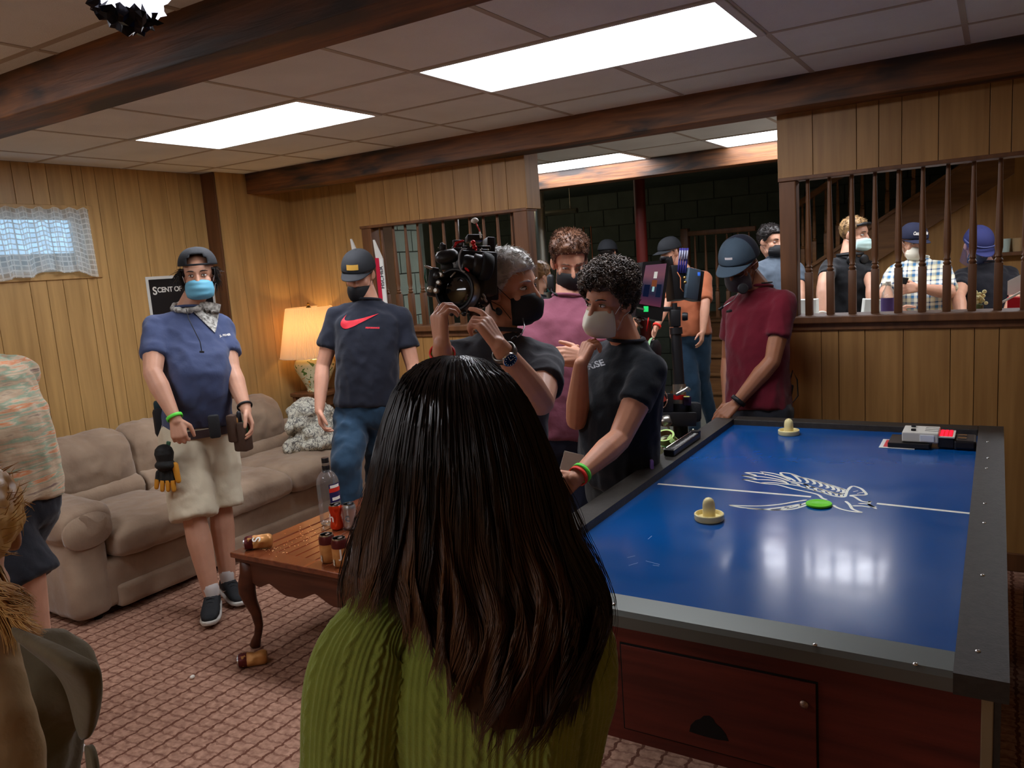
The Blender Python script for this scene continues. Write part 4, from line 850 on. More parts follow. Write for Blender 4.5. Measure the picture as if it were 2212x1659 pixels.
# ------------------------------------------------------------------ people
def FA(a): a = math.radians(a); return -FH*math.cos(a)+RH*math.sin(a)      # facing: 0 to the camera, + towards picture right
def SA(a): a = math.radians(a); return RH*math.cos(a)+FH*math.sin(a)      # towards the person's own left
def limb(prev, px, py, L, near=1):
    """joint seen at (px, py), a bone's length L from the last joint, nearer (1) or farther (-1) than it"""
    q = CF + CR*((px-1106)/FPX) - CU*((py-829.5)/FPX); c = V((0, 0, CH)); w = prev-c
    A = q.dot(q); B = -2*q.dot(w); C = w.dot(w)-L*L; D = B*B-4*A*C
    t = -B/(2*A) if D < 0 else (-B-near*math.sqrt(D))/(2*A)
    return c+q*t
def skinm(key, rgb): return mat('skin_'+key, rgb, .48, spec=.4, var=.05, vs=18, sss=.12, bump=.06, bs=160)
def hand_shell(s, W, fd, n, side, curl=(.5, .5, .5, .5), spread=.09, thumb=.4, k=1.0, joints=None):
    """palm, four fingers and thumb; W wrist, fd finger direction, n palm normal, side -1 right hand, +1 left hand"""
    fd = V(fd).normalized(); n = V(n); n = (n-fd*n.dot(fd)).normalized(); t = fd.cross(n)*(-side); t.normalize()
    P = lambda a, b, c: W+(t*a+fd*b+n*c)*k
    for a in (.028, .010, -.009, -.026): s.cap(W+fd*.0*k+t*a*.45*k, P(a, .088-abs(a-.005)*.25, .002), .016*k, .0125*k, 10)
    s.ball(P(.012, .05, .006), (.03*k, .03*k, .015*k), rot=Matrix((t, fd, n)).transposed(), seg=12, rings=8)
    for i, (a, L) in enumerate(((.029, .070), (.010, .078), (-.009, .072), (-.027, .056))):
        c = curl[i] if hasattr(curl, '__len__') else curl; sp = (1.5-i)*spread; p = P(a, .088-abs(a-.005)*.25, .002); ang = c*.9; d0 = (fd*math.cos(sp)+t*math.sin(sp))
        r = .0093*k*(1 if i < 3 else .88)
        for j, q in enumerate((.44, .31, .25)):
            d = d0*math.cos(ang)+n*math.sin(ang); e = p+d*L*q*k; s.cap(p, e, r, r*.90, 10); p = e; r *= .90; ang += c*(1.15 if j == 0 else .8)
    p = P(.024, .020, .006); d1 = (t*(.75)+fd*.62+n*(.15+.5*thumb)).normalized(); e = p+d1*.040*k; s.cap(p, e, .0145*k, .0115*k, 10)
    d2 = (t*(.40-.5*thumb)+fd*.85+n*(.15+.5*thumb)).normalized(); e2 = e+d2*.030*k; s.cap(e, e2, .0113*k, .0102*k, 10); d3 = (d2-t*.25*thumb+n*.1*thumb).normalized(); s.cap(e2, e2+d3*.024*k, .0102*k, .0085*k, 10)
def arm_piece(S_, E_, W_, hd, vox, k=1.0, thick=1.0, bare=.0):
    s = Sh(); S_ = V(S_); E_ = V(E_); W_ = V(W_)
    a = S_.lerp(E_, bare)
    s.cap(a, S_.lerp(E_, max(.5, bare+.1)), .050*k*thick, .049*k*thick); s.cap(S_.lerp(E_, .5), E_, .049*k*thick, .039*k*thick)
    s.cap(E_, E_.lerp(W_, .3), .040*k*thick, .0425*k*thick); s.cap(E_.lerp(W_, .3), W_, .0425*k*thick, .0265*k); s.cap(E_.lerp(W_, .85), W_+(W_-E_).normalized()*.012, .028*k, .025*k)
    if hd: hand_shell(s, W_, **hd)
    return s.raw(vox, 3)
def head_mat(c, yaw, pitch=0, roll=0, k=1.0):
    F = FA(yaw); X = -SA(yaw); p = math.radians(pitch); r = math.radians(roll)
    Y = F*math.cos(p)-Z*math.sin(p); U = Z*math.cos(p)+F*math.sin(p); X2 = X*math.cos(r)+U*math.sin(r); U2 = U*math.cos(r)-X*math.sin(r)
    m = Matrix((X2, Y, U2)).transposed().to_4x4(); return Matrix.Translation(c) @ m @ Matrix.Scale(k, 4)
def head_piece(M, N, vox, fem=0, neckr=.058):
    s = Sh(); R3 = M.to_3x3(); k = R3.col[0].length; b = lambda c, r, rot=None: s.ball(M @ V(c), r, rot=(R3 @ rot if rot is not None else R3), seg=20, rings=14)
    b((0, -.012, .040), (.075, .096, .080)); b((0, .035, .028), (.062, .056, .056)); b((0, .034, -.03), (.059, .060, .058)); b((0, .022, -.072), (.050-.004*fem, .056, .036)); b((0, .066, -.096), (.024, .020, .020))
    for q in (-1, 1):
        b((q*.038, .060, -.024), (.023, .020, .024)); b((q*.044, .030, -.078), (.016, .03, .022)); b((q*.011, .101, -.031), (.0085, .010, .008))
        b((q*.0775, -.006, -.004), (.008, .019, .031), Euler((-.15, 0, q*.35)).to_matrix()); b((q*.071, .002, -.022), (.012, .012, .014))
    c = lambda p, q, r0, r1: s.cap(M @ V(p), M @ V(q), r0*k, r1*k)
    c((0, .088, .014), (0, .108, -.026), .0085, .0125); c((-.034, .080, .026), (0, .087, .023), .008, .008); c((.034, .080, .026), (0, .087, .023), .008, .008)
    b((0, .090, -.061), (.023, .010, .006)); b((0, .088, -.071), (.019, .010, .007))
    s.cap(M @ V((0, -.022, -.045)), V(N)+Z*.0, .056*k, neckr*k); s.cap(M @ V((0, .0, -.06)), V(N)+Z*.01, .050*k, .052*k)
    co, fs = s.raw(vox, 4)
    inv = np.array(M.inverted()); l = co @ inv[:3, :3].T+inv[:3, 3]; F = np.array(M.to_3x3().col[1].normalized())
    for q in (-1, 1):
        for (x, y, z, sg, am) in ((q*.031, .088, .007, .0125, -.011),):
            d2 = ((l[:, 0]-x)**2+((l[:, 1]-y)*.6)**2+((l[:, 2]-z)*1.25)**2); co = co+np.outer(am*k*np.exp(-d2/(2*sg*sg)), F)
    return co, fs
def eyes(M, parent, brow, closed=0, iris=(60, 40, 25), look=0):
    ew = mat('eye_white', (214, 206, 198), .25); ir = mat('iris_%d' % iris[0], iris, .2); lid = mat('lid_line', (58, 34, 28), .6); k = M.to_3x3().col[0].length; R3 = M.to_3x3()
    for q in (-1, 1):
        s = Sh(); s.ball(M @ V((q*.031, .0750, .006)), (.0130, .0115, .0060 if not closed else .003), rot=R3, seg=16, rings=10); n0 = len(s.f)
        s.mtl(1); s.ball(M @ V((q*.031+look*.004, .0823, .006)), (.0052, .0048, .0050 if not closed else .002), rot=R3, seg=12, rings=8); s.obj('eye', [ew, ir], parent, smooth=True)
        pts = [M @ V((q*.031+a*.0145,   .0840-abs(a)**2*.008, .0125-.0045*a*a-(.005 if closed else 0))) for a in (-1, -.5, 0, .5, 1)]
        Sh().tube(pts, [.0007*k, .0017*k, .0019*k, .0017*k, .0007*k], 6).obj('eyelid', lid, parent, smooth=True)
        pts = [M @ V((q*(.015+a*.036), .0925-.018*a*a, .0270+.006*math.sin(a*2.6)-.004*a)) for a in (0, .33, .66, 1)]
        Sh().tube(pts, [.0030*k, .0040*k, .0034*k, .0012*k], 6, flat=.55).obj('eyebrow', brow, parent, smooth=True)
def hairline(d, back=-.062, front=.078):
    """height of the hairline for a direction round the head"""
    phi = math.degrees(math.atan2(abs(d.x), d.y))
    pts = ((0, front), (42, front-.006), (58, front-.03), (72, .008), (84, -.012), (98, .002), (112, -.02), (130, back*.8), (180, back))
    for (a, va), (b, vb) in zip(pts, pts[1:]):
        if phi <= b: return va+(vb-va)*(phi-a)/(b-a)
    return back
def hair_short(M, parent, m, top=.022, side=.008, n=1400, ln=.022, curl=0, seed=1, back=-.062, front=.078, rad=.0011, lift=.5, sweep=V((0, .3, .2)), cr=.006, zmax=9):
    R = random.Random(seed); C0 = V((0, -.012, .036)); bm = bmesh.new(); bmesh.ops.create_icosphere(bm, subdivisions=5, radius=1)
    def surf(d, ex=0):
        tk = side+(top-side)*max(0, min(1, (d.z+.05)/.75)); r0 = 1/math.sqrt((d.x/.0755)**2+(d.y/.0975)**2+(d.z/.0815)**2); p = C0+d*(r0+tk*(1+.35*noise.noise(d*5+V((seed, 0, 0))))+ex); return p, tk
    for v in bm.verts:
        d = v.co.normalized(); p, tk = surf(d); hl = hairline(p-V((0, 0, 0)), back, front); f = max(0, min(1, (p.z-hl)/.012+.35)); f = min(f, max(0, (zmax-p.z)/.01)); q = noise.noise(d*16+V((0, seed, 0)))*.0025*(1+curl*1.5)
        r0 = 1/math.sqrt((d.x/.0755)**2+(d.y/.0975)**2+(d.z/.0815)**2); v.co = (C0+d*(r0*.93))*(1-f)+(p+d*q)*f
    bm.verts.index_update(); vs = [M @ v.co for v in bm.verts]; fs = [[v.index for v in f.verts] for f in bm.faces]; bm.free()
    k = M.to_3x3().col[0].length; i = 0; tries = 0
    while i < n and tries < n*6:
        tries += 1; d = V((R.gauss(0, 1), R.gauss(0, 1), R.gauss(0, 1))).normalized(); p, tk = surf(d, -.002); hl = hairline(p, back, front)
        if p.z < hl+.002 or p.z > zmax: continue
        i += 1; L = ln*(.5+.7*R.random())*(.45+.55*tk/max(top, .001)); tang = V(sweep); tang = (tang-d*tang.dot(d))
        g = V((noise.noise(d*3.1+V((seed, 2, 0))), noise.noise(d*3.1+V((7, seed, 0))), noise.noise(d*3.1+V((0, 9, seed))))); dr = (d*lift+tang+g*1.4+V((R.gauss(0, .16), R.gauss(0, .16), R.gauss(0, .16)))).normalized()
        e1 = dr.orthogonal().normalized(); e2 = dr.cross(e1); ns = 9 if curl else 4; ph = R.random()*6.3; tw = R.choice((-1, 1))*R.uniform(7, 11); pts = []
        for j in range(ns):
            u = j/(ns-1); q = p+dr*L*u*(.6 if curl else 1)
            if curl: q = q+(e1*math.cos(ph+tw*u)+e2*math.sin(ph+tw*u))*cr*curl*min(1, u*3)
            else: q = q+d*(-.25*L*u*u)
            pts.append(q)
        b0 = len(vs)
        for j, q in enumerate(pts):
            t = (pts[min(j+1, ns-1)]-pts[max(j-1, 0)]).normalized(); a = t.orthogonal().normalized(); b = t.cross(a); r = rad*(1-.75*(j/(ns-1))**(3 if curl else 1.5))
            for w in range(3): an = 2.094*w; vs.append(M @ (q+a*r*math.cos(an)+b*r*math.sin(an)))
        for j in range(ns-1):
            for w in range(3): fs.append((b0+3*j+w, b0+3*j+(w+1) % 3, b0+3*j+3+(w+1) % 3, b0+3*j+3+w))
    return me_obj('hair', vs, fs, m, parent, True)
def solid(o, t, off=1):
    m = o.modifiers.new('solid', 'SOLIDIFY'); m.thickness = t; m.offset = off; return o
def mask(M, parent, kind, m, strap, drop=0):
    nu, nv = 20, 14; vs = []; fs = []
    for j in range(nv+1):
        v = 1-2*j/nv
        for i in range(nu+1):
            u = -1+2*i/nu; A = 1.22; w = .066-.006*abs(v)**2; x = w*math.sin(u*A)/math.sin(A); cc = (math.cos(u*A)-math.cos(A))/(1-math.cos(A))
            if kind == 'n95':   # moulded cup
                D = .050+.030*max(0, 1-v*v)**.6; yb = .056; z = -.061+v*.047-.010*u*u*(v > 0); x *= (1-.30*abs(v)**2.2)
            elif kind == 'kf94':
                D = .048+.036*max(0, 1-abs(v)**1.5); yb = .058; z = -.063+v*.052-.004*u*u*v; x *= 1.05-.06*v*v; cc = max(0, 1-abs(u)**1.35)
            elif kind == 'surgical':
                D = .050+.026*max(0, 1-v*v)**.5+.0028*math.sin(v*9); yb = .054; z = -.064+v*.049-.014*u*u*v; x *= 1.03
            else:
                D = .046+.026*max(0, 1-(v-.15)**2)**.6; yb = .050; z = -.062+v*.052-.014*u*u*(v > 0)*v+.006*u*u*(v < 0)
            y = yb+D*cc-.004*(1-cc)*abs(v); 
            if v < -.5: y -= .022*((-v-.5)*2)**1.5*cc
            if v > .75 and kind != 'n95': y -= .004*cc
            p = V((x, y, z+drop)); p += V((1, 0, .5))*.0012*noise.noise(p*60)
            if kind == 'cloth': p += V((0, .003*noise.noise(p*38), 0))
            vs.append(M @ p)
    for j in range(nv):
        for i in range(nu): a = j*(nu+1)+i; fs.append((a, a+1, a+nu+2, a+nu+1))
    o = me_obj('face_mask', vs, fs, m, parent, True); solid(o, .0018)
    if strap:
        for q in (-1, 1):
            w = .0665 if kind != 'n95' else .055; w *= 1
            Sh().tube([M @ V((q*w, .050, -.028+drop)), M @ V((q*.077, .018, .006)), M @ V((q*.086, -.008, .030))], .0011, 6).tube([M @ V((q*w, .046, -.088+drop)), M @ V((q*.072, .012, -.046)), M @ V((q*.085, -.014, -.030))], .0011, 6).obj('ear_strap', strap, o, smooth=True)
    return o
def cap_hat(M, parent, m, m2=None, back=False, logo=None, brim_tilt=-.12, k=1.0, closed=True):
    Mc = M @ (Matrix.Rotation(PI, 4, 'Z') if back else Matrix()); n = 40; rows = 14; vs = []; fs = []; C0 = V((0, .008, .056)) if back else V((0, -.008, .040)); mi = []
    for j in range(rows+1):
        e = (PI/2)*(j/rows)
        for i in range(n):
            a = 2*PI*i/n; ce = math.cos(e)**.82; p = V((.0865*ce*math.cos(a), .1075*ce*math.sin(a), (.084 if back else .090)*math.sin(e)**1.02)); p.z -= 0 if back else .009*(1-math.sin(e))*(1-math.sin(a))*.9; p *= 1+.006*math.cos(6*a)*math.sin(2*e); vs.append(Mc @ (C0+p*k))
    for j in range(rows):
        for i in range(n):
            if back and j < 5 and abs(((i-n*.25+n/2) % n)-n/2) < 3.2: continue    # the opening above the strap
            fs.append((j*n+i, j*n+(i+1) % n, (j+1)*n+(i+1) % n, (j+1)*n+i)); a = 2*PI*(i+.5)/n; mi.append(1 if (m2 and math.sin(a) < .15) else 0)
    if back:
        Mc2 = M; fs = []; mi = []
        for j in range(rows):
            for i in range(n):
                # local -y of the turned cap is the wearer's front
                if 1 <= j < 6 and abs(((i-n*.75+n/2) % n)-n/2) < 3.6*math.sqrt(max(0, 1-((j-1)/5)**2)): continue
                fs.append((j*n+i, j*n+(i+1) % n, (j+1)*n+(i+1) % n, (j+1)*n+i)); mi.append(0)
    o = me_obj('cap', vs, fs, [m, m2] if m2 else m, parent, True); o.data.polygons.foreach_set('material_index', mi); solid(o, .003)
    vs = []; fs = []; nu, nv = 20, 8
    for j in range(nv+1):
        v = j/nv
        for i in range(nu+1):
            u = -1+2*i/nu; x = u*.080*(1-.10*v*v*abs(u)); y0 = C0.y+.1075*math.sqrt(max(0, 1-(u*.080/.0865)**2))-.006; y = y0+v*.086*math.sqrt(max(0, 1-(u*.93)**2))**.8; vs.append(Mc @ V((x*k, y*k, C0.z+.002-.022*u*u+brim_tilt*(y-.08)-.0*v)))
    for j in range(nv):
        for i in range(nu): a = j*(nu+1)+i; fs.append((a, a+nu+1, a+nu+2, a+1))
    b = me_obj('brim', vs, fs, m, o, True); solid(b, .003, 0)
    Sh().ball(Mc @ (C0+V((0, 0, (.0845 if back else .0905)*k))), (.007, .007, .004), rot=Mc.to_3x3(), seg=12, rings=6).obj('button', m, o, smooth=True)
    return o, Mc, C0
def glasses(M, parent, m):
    s = Sh()
    for q in (-1, 1):
        pts = [M @ V((q*.034+.0255*math.cos(a), .098-.012*abs(math.cos(a)*.5+q*0)-(.008 if q*math.cos(a) > .5 else 0), .000+.020*math.sin(a))) for a in [2*PI*i/20 for i in range(21)]]; s.tube(pts, .0013, 6)
        s.tube([M @ V((q*.060, .089, .006)), M @ V((q*.080, .05, .010)), M @ V((q*.086, -.01, .006))], .0013, 6)
    s.tube([M @ V((-.010, .100, .004)), M @ V((0, .106, .007)), M @ V((.010, .100, .004))], .0013, 6); o = s.obj('glasses', m, parent, smooth=True)
    for q in (-1, 1):
        pts = [M @ V((q*.034+.0245*math.cos(a), .097-.005*abs(math.cos(a)), .019*math.sin(a))) for a in [2*PI*i/20 for i in range(20)]]; me_obj('lens', pts, [list(range(20))], glassmat('lens_glass', (240, 240, 240), .01), o)
def band(parent, name, W, E, m, r=.031, w=.018, off=.02, t=.0015):
    ax = (W-E).normalized(); c = W-ax*off; return Sh().lathe([(r-.002, -w/2), (r+t, -w/2), (r+t*1.3, 0), (r+t, w/2), (r-.002, w/2)], c, 28, ax, caps=False).obj(name, m, parent, smooth=True)
def torso_shell(s, N, H, by, hy, w=1.0, belly=0, hem=.08, loose=0, shw=.172, neck=True, dep=1.0, top=True):
    L = (N-H).length; up = (N-H).normalized(); rings = []
    tab = ((-hem/L, .162, .124, 0), (0, .160, .122, .35), (.18, .154, .118, .8), (.38, .150, .115, 1), (.55, .156, .117, .7), (.68, .166, .118, .25), (.79, .168, .112, 0), (.87, .140, .099, 0), (.93, .100, .080, 0), (.98, .070, .065, 0), (1.01, .062, .060, 0))
    for t, rx, ry, bl in tab:
        if not top and t > .95: continue
        a = hy+(by-hy)*max(0, min(1, t)); S = SA(a); F = up.cross(S); F = F if F.dot(FA(a)) > 0 else -F; S = F.cross(up)*(1 if F.cross(up).dot(S) > 0 else -1)
        rings.append((H+up*(t*L)+F*(belly*bl*.75-.012*(t > .85)), S, F, rx*w+loose, (ry+belly*bl*.6)*w*dep+loose))
    s.loft(rings, 32, 2.5)
    return up
def shoulders(N, H, by, shw=.168, drop=.088, raise_=(0, 0)):
    up = (N-H).normalized(); S = SA(by); S = (S-up*S.dot(up)).normalized(); return {-1: N-S*shw-up*(drop-raise_[0]), 1: N+S*shw-up*(drop-raise_[1])}
def tee(parent, N, H, by, hy, sh, el, m, sl=.62, w=1.0, belly=0, hem=.09, vox=.0095, disp=.011, loose=.006, sr=.061, name='t_shirt', dep=1.0, skip=(), collar=True, dscale=.085, low=None):
    s = Sh(); up = torso_shell(s, N, H, by, hy, w, belly, hem, loose, dep=dep)
    for q in (-1, 1):
        s.cap(N-up*.040, sh[q]+up*.004, .048, sr*.95, 16)
        if q in skip: continue
        e = sh[q].lerp(el[q], sl); s.cap(sh[q], sh[q].lerp(el[q], sl*.55), sr, sr*.98, 18); ax = (e-sh[q]).normalized(); a0 = ax.orthogonal().normalized(); b0 = ax.cross(a0)
        s.loft([(sh[q].lerp(el[q], sl*.5), a0, b0, sr*.94, sr*.94), (e, a0, b0, sr*1.03, sr*.98)], 20)
    co, fs = s.raw(vox, 5, disp, dscale); o = me_obj(name, co, fs, m, parent, True)
    return o
def collar_ring(parent, N, H, m, r=.066, tilt=None, name='collar'):
    up = (N-H).normalized(); a = up.orthogonal().normalized(); b = up.cross(a); pts = [N+up*.012+a*r*math.cos(t)+b*r*.98*math.sin(t) for t in [2*PI*i/24 for i in range(25)]]
    return Sh().tube(pts, .0075, 8).obj(name, m, parent, smooth=True)
def shoe(parent, A, fd, m, sole, socks=None, k=1.0, logo=None):
    """a low sneaker with its sole; A ankle joint, fd toe direction"""
    fd = V((fd[0], fd[1], 0)).normalized(); sd = V((-fd.y, fd.x, 0)); z0 = A.z-.085*k
    def ring(x, z, w, h): return (V((A.x, A.y, 0))+fd*x*k+V((0, 0, z0+z*k)), sd, Z, w*k, h*k)
    s = Sh(); s.loft([ring(-.075, .045, .018, .02), ring(-.065, .05, .030, .036), ring(-.03, .055, .037, .045), ring(.02, .056, .040, .044), ring(.07, .045, .044, .034), ring(.12, .037, .046, .026), ring(.165, .032, .036, .020), ring(.185, .028, .016, .012)], 20, 2.4)
    s.cap(V((A.x, A.y, z0+.05*k)), V((A.x, A.y, z0+.085*k))+fd*-.005, .040*k, .040*k); co, fs = s.raw(.006, 3); o = me_obj('shoe', co, fs, m, parent, True)
    Sh().loft([ring(-.085, .012, .018, .012), ring(-.07, .013, .034, .013), ring(0, .012, .040, .0125), ring(.08, .012, .049, .0125), ring(.14, .012, .048, .0125), ring(.18, .014, .034, .012), ring(.197, .018, .012, .010)], 20, 4).obj('sole', sole, o, smooth=True)
    lw = mat('lace', (60, 60, 62), .7)
    for i in range(4): x = .03+.022*i; c0 = V((A.x, A.y, 0))+fd*x*k+V((0, 0, z0+(.103-.011*i)*k)); Sh().tube([c0-sd*.020*k-Z*.008, c0+Z*.001, c0+sd*.020*k-Z*.008], .0024, 6).obj('lace', lw, o, smooth=True)
    if logo:
        for q in (-1, 1): 
            v, f = swoosh(.085*k); c0 = V((A.x, A.y, 0))+fd*.035*k+V((0, 0, z0+.045*k))+sd*q*.0
            decal('side_mark', v, f, c0+sd*q*.0, fd*q, Z+fd*0, o, logo, o, off=.002) if False else decal('side_mark', v, f, c0, fd*(-q), Z, o, logo, o, off=.0022, cuts=1)
    if socks: Sh().cap(V((A.x, A.y, z0+.07*k)), V((A.x, A.y, z0+.125*k)), .038*k, .040*k).obj('sock', socks, parent, smooth=True)
    return o
def swoosh(L):
    """outline of the check-shaped mark"""
    top = []; bot = []
    P = [(-.50, .06), (-.47, .16), (-.43, .22), (-.36, .24)]; 
    def bez(a, b, c, d, n=12): return [tuple(((1-t)**3*a[i]+3*(1-t)**2*t*b[i]+3*(1-t)*t*t*c[i]+t**3*d[i]) for i in (0, 1)) for t in [k/n for k in range(n+1)]]
    up = bez((-.36, .20), (-.52, -.02), (-.36, -.08), (.50, .22)); lo = bez((.50, .22), (-.10, -.12), (-.30, -.26), (-.44, -.18)); le = bez((-.44, -.18), (-.58, -.08), (-.50, .04), (-.36, .20))
    n = 12; lower = lo[::-1]  # (-.44,-.18) -> (.5,.22)
    lower = le[::-1][:-1]+lower; m = len(lower); upp = [up[min(int(i/(m-1)*n), n-1)] if i == m-1 else tuple(up[int(i/(m-1)*n)][k]*(1-(i/(m-1)*n) % 1)+up[min(int(i/(m-1)*n)+1, n)][k]*((i/(m-1)*n) % 1) for k in (0, 1)) for i in range(m)]
    upp[-1] = up[-1]; vs = [(x*L, y*L) for x, y in lower]+[(x*L, y*L) for x, y in upp]; fs = [(i, i+1, m+i+1, m+i) for i in range(m-1)]
    return vs, fs
def pants(parent, H, hy, K, A, m, w=1.0, cut=None, vox=.011, disp=.007, name='trousers', r0=.098, r1=.076, r2=.056, top=.05, crotch=.04):
    """K, A: knees and ankles by side; cut: leg length kept (1 ankle, .5 knee)"""
    S = SA(hy); F = FA(hy); s = Sh(); hj = {q: H+S*q*.085-Z*.06 for q in (-1, 1)}
    s.loft([(H+Z*z, S, F, a*w, b*w) for z, a, b in ((top, .146, .104), (.0, .158, .114), (-.04, .172, .126), (-.10, .165, .122), (-.14, .13, .10))], 28, 2.6)
    for q in (-1, 1):
        if cut is None or cut > .5:
            s.cap(hj[q], K[q], r0*w, r1*w, 18); e = A[q] if cut is None else K[q].lerp(A[q], (cut-.5)*2); s.cap(K[q], e, r1*w, r2*w, 18)
        else:
            e = hj[q].lerp(K[q], cut*2); ax = (e-hj[q]).normalized(); a = S-ax*S.dot(ax); a.normalize(); b = ax.cross(a); s.loft([(hj[q], a, b, r0*w, r0*w*1.05), (hj[q].lerp(e, .5), a, b, r0*w, r0*w*1.05), (e, a, b, (r0+.004)*w, r0*w*1.1)], 24, 2.3)
    co, fs = s.raw(vox, 5, disp, .07); return me_obj(name, co, fs, m, parent, True)
def leg_piece(K, A, vox=.006, k=1.0, up=None):
    s = Sh()
    if up is not None: s.cap(up, K, .062*k, .056*k)
    s.cap(K, K.lerp(A, .3), .056*k, .060*k); s.cap(K.lerp(A, .3), A, .060*k, .038*k); s.ball(A, (.038*k, .038*k, .03*k)); return s.raw(vox, 3)
def stand_legs(H, hy, gap=.10, fwd=(0, 0)):
    S = SA(hy); F = FA(hy); K = {}; A = {}
    for q in (-1, 1):
        a = V((H.x, H.y, .088))+S*q*gap+F*fwd[(q+1)//2]; A[q] = a; k = (H+a)/2; k.z = .49; K[q] = k+S*q*.0+F*.02
    return K, A
def check_arm(n, a, b, c): 
    if not (.2 < (b-a).length < .36) or not (.18 < (c-b).length < .33): print('ARM', n, round((b-a).length, 2), round((c-b).length, 2))
PEOPLE = []
def person(lb, head, face, N, H, by, hy=None, skin=None, k=1.0, arms=None, hands=None, vox=.005, top=None, pant=None, legs=None, shw=.166, drop=.088, fem=0, group=None, feet=True, shoe_m=None, hands_k=1.0, thick=1.0, raise_=(0, 0)):
    """joints come as (picture x, picture y, distance) measured on the photograph, each at its own depth"""
    hy = by if hy is None else hy
    hc = at(head[0], head[1], d=head[2]); Np = at(N[0], N[1], d=N[2]); Hp = at(H[0], H[1], d=H[2])
    root = wthing('person', lb, 'person', (Hp.x, Hp.y, 0), group); M = head_mat(hc, *face, k)
    sh = shoulders(Np, Hp, by, shw, drop, raise_); el = {}; wr = {}
    for q in (-1, 1):
        a = arms[q]; el[q] = limb(sh[q], a[0][0], a[0][1], .285*k, a[0][2]); wr[q] = limb(el[q], a[1][0], a[1][1], .255*k, a[1][2]); check_arm(lb[:25], sh[q], el[q], wr[q])
    pieces = [head_piece(M, Np, vox, fem)]
    for q in (-1, 1):
        h = hands.get(q) if hands else None
        fd = (wr[q]-el[q]).normalized()
        if h is None: h = dict(fd=fd, n=-SA(by)*q, curl=.35)
        else:
            h = dict(h); h['fd'] = V(h['fd']) if 'fd' in h else fd
            if 'n' not in h: h['n'] = -SA(by)*q
        h['side'] = q; h.setdefault('k', hands_k*k); pieces.append(arm_piece(sh[q], el[q], wr[q], h, vox*.85, k, thick))
    K, A = legs if legs else stand_legs(Hp, hy)
    d = dict(root=root, M=M, N=Np, H=Hp, sh=sh, el=el, wr=wr, K=K, A=A, by=by, hy=hy, pieces=pieces, k=k, skin=skin)
    PEOPLE.append(d); return d
def finish(p): 
    p['body'] = skin_obj('body', p['pieces'], p['skin'], p['root']); return p['body']
def C_(x, y, z=0):   # a direction given as picture right, picture up, towards the camera
    return (CR*x+CU*y-CF*z).normalized()
# skins, cloths
sk_fair = skinm('fair', (200, 150, 124)); sk_mid = skinm('mid', (200, 140, 110)); sk_tan = skinm('tan', (150, 98, 70)); sk_pink = skinm('pink', (202, 148, 122))
def cloth(key, rgb, **k): return mat('cloth_'+key, rgb, .88, spec=.15, var=k.pop('var', .06), vs=5, bump=k.pop('bump', .35), bs=k.pop('bs', 22), sheen=k.pop('sheen', .15), **k)
c_navy = cloth('denim_blue_tee', (66, 76, 108)); c_black = cloth('black', (36, 37, 44)); c_grey_blk = cloth('faded_black', (52, 52, 58)); c_rose = cloth('rose', (124, 70, 86)); c_maroon = cloth('maroon', (96, 20, 34)); c_slate = cloth('slate', (82, 92, 104))
c_khaki = cloth('khaki', (206, 194, 168)); c_jean = cloth('jean', (38, 60, 80), var=.25); c_dark = cloth('dark_trousers', (34, 36, 46)); c_orange = cloth('orange', (176, 102, 70)); c_greygreen = cloth('grey_green', (120, 128, 116))
m_mask_blk = mat('mask_black', (24, 24, 27), .7); m_mask_blue = mat('mask_blue', (108, 178, 206), .6); m_mask_white = mat('mask_white', (218, 212, 194), .65); m_mask_gry = mat('mask_charcoal', (74, 70, 72), .8)
st_w = mat('strap_white', (220, 220, 220), .6); st_b = mat('strap_black', (20, 20, 20), .6)
h_dk = mat('hair_black', (30, 24, 22), .42, var=.3, vs=30); h_br = mat('hair_brown', (104, 68, 46), .45, var=.3, vs=30, rgb2=(70, 44, 30)); h_gr = mat('hair_grey', (222, 220, 214), .45, var=.2, vs=30, rgb2=(176, 172, 168)); h_cu = mat('hair_dark_brown', (96, 82, 72), .40, var=.4, vs=25, rgb2=(44, 34, 28)); h_bl = mat('hair_blond', (226, 178, 108), .4, var=.3, vs=20, rgb2=(176, 126, 66))
cap_b = mat('cap_black', (34, 36, 40), .85, bump=.2, bs=200); cap_t = mat('cap_slate', (52, 66, 78), .85, bump=.2, bs=200); cap_n = mat('cap_navy', (24, 28, 52), .85, bump=.2, bs=200)
w_green = mat('band_green', (96, 220, 70), .45); w_red = mat('band_red', (226, 50, 36), .45); rub = mat('rubber_black', (22, 22, 24), .5); wht = mat('sole_white', (206, 204, 198), .5)
# ---- man in the blue shirt by the sofa
D = 4.1
p = person('man in a faded blue shirt, khaki shorts and light blue mask beside the sofa', (430, 597, D), (16, 2, 0), (406, 669, D), (426, 902, D), 40, 30, sk_fair, 1.02,
  arms={-1: ((330, 806, 1), (379, 905, 1)), 1: ((500, 800, 1), (531, 884, 1))}, hands={-1: dict(fd=C_(.25, -1, .1), n=C_(-.2, 0, -1), curl=.75, thumb=.5), 1: dict(fd=C_(.45, -1, .1), n=C_(-.9, -.3, .4), curl=.45)},
  legs=({-1: at(420, 1120, d=3.98), 1: at(476, 1090, d=4.16)}, {-1: at(452, 1246, d=3.96), 1: at(487, 1212, d=4.14)}), vox=.0055, thick=1.12)
p['A'][-1].z = .10; p['A'][1].z = .10
p['pieces'] += [leg_piece(p['K'][q], p['A'][q], .006, 1.03, p['K'][q]+Z*.12) for q in (-1, 1)]; b = finish(p); r = p['root']
eyes(p['M'], b, h_dk); hair_short(p['M'], r, h_dk, .006, .018, 1400, .045, seed=3, back=-.10, lift=.25, sweep=V((0, -.4, -.8)), rad=.0018, zmax=.045)
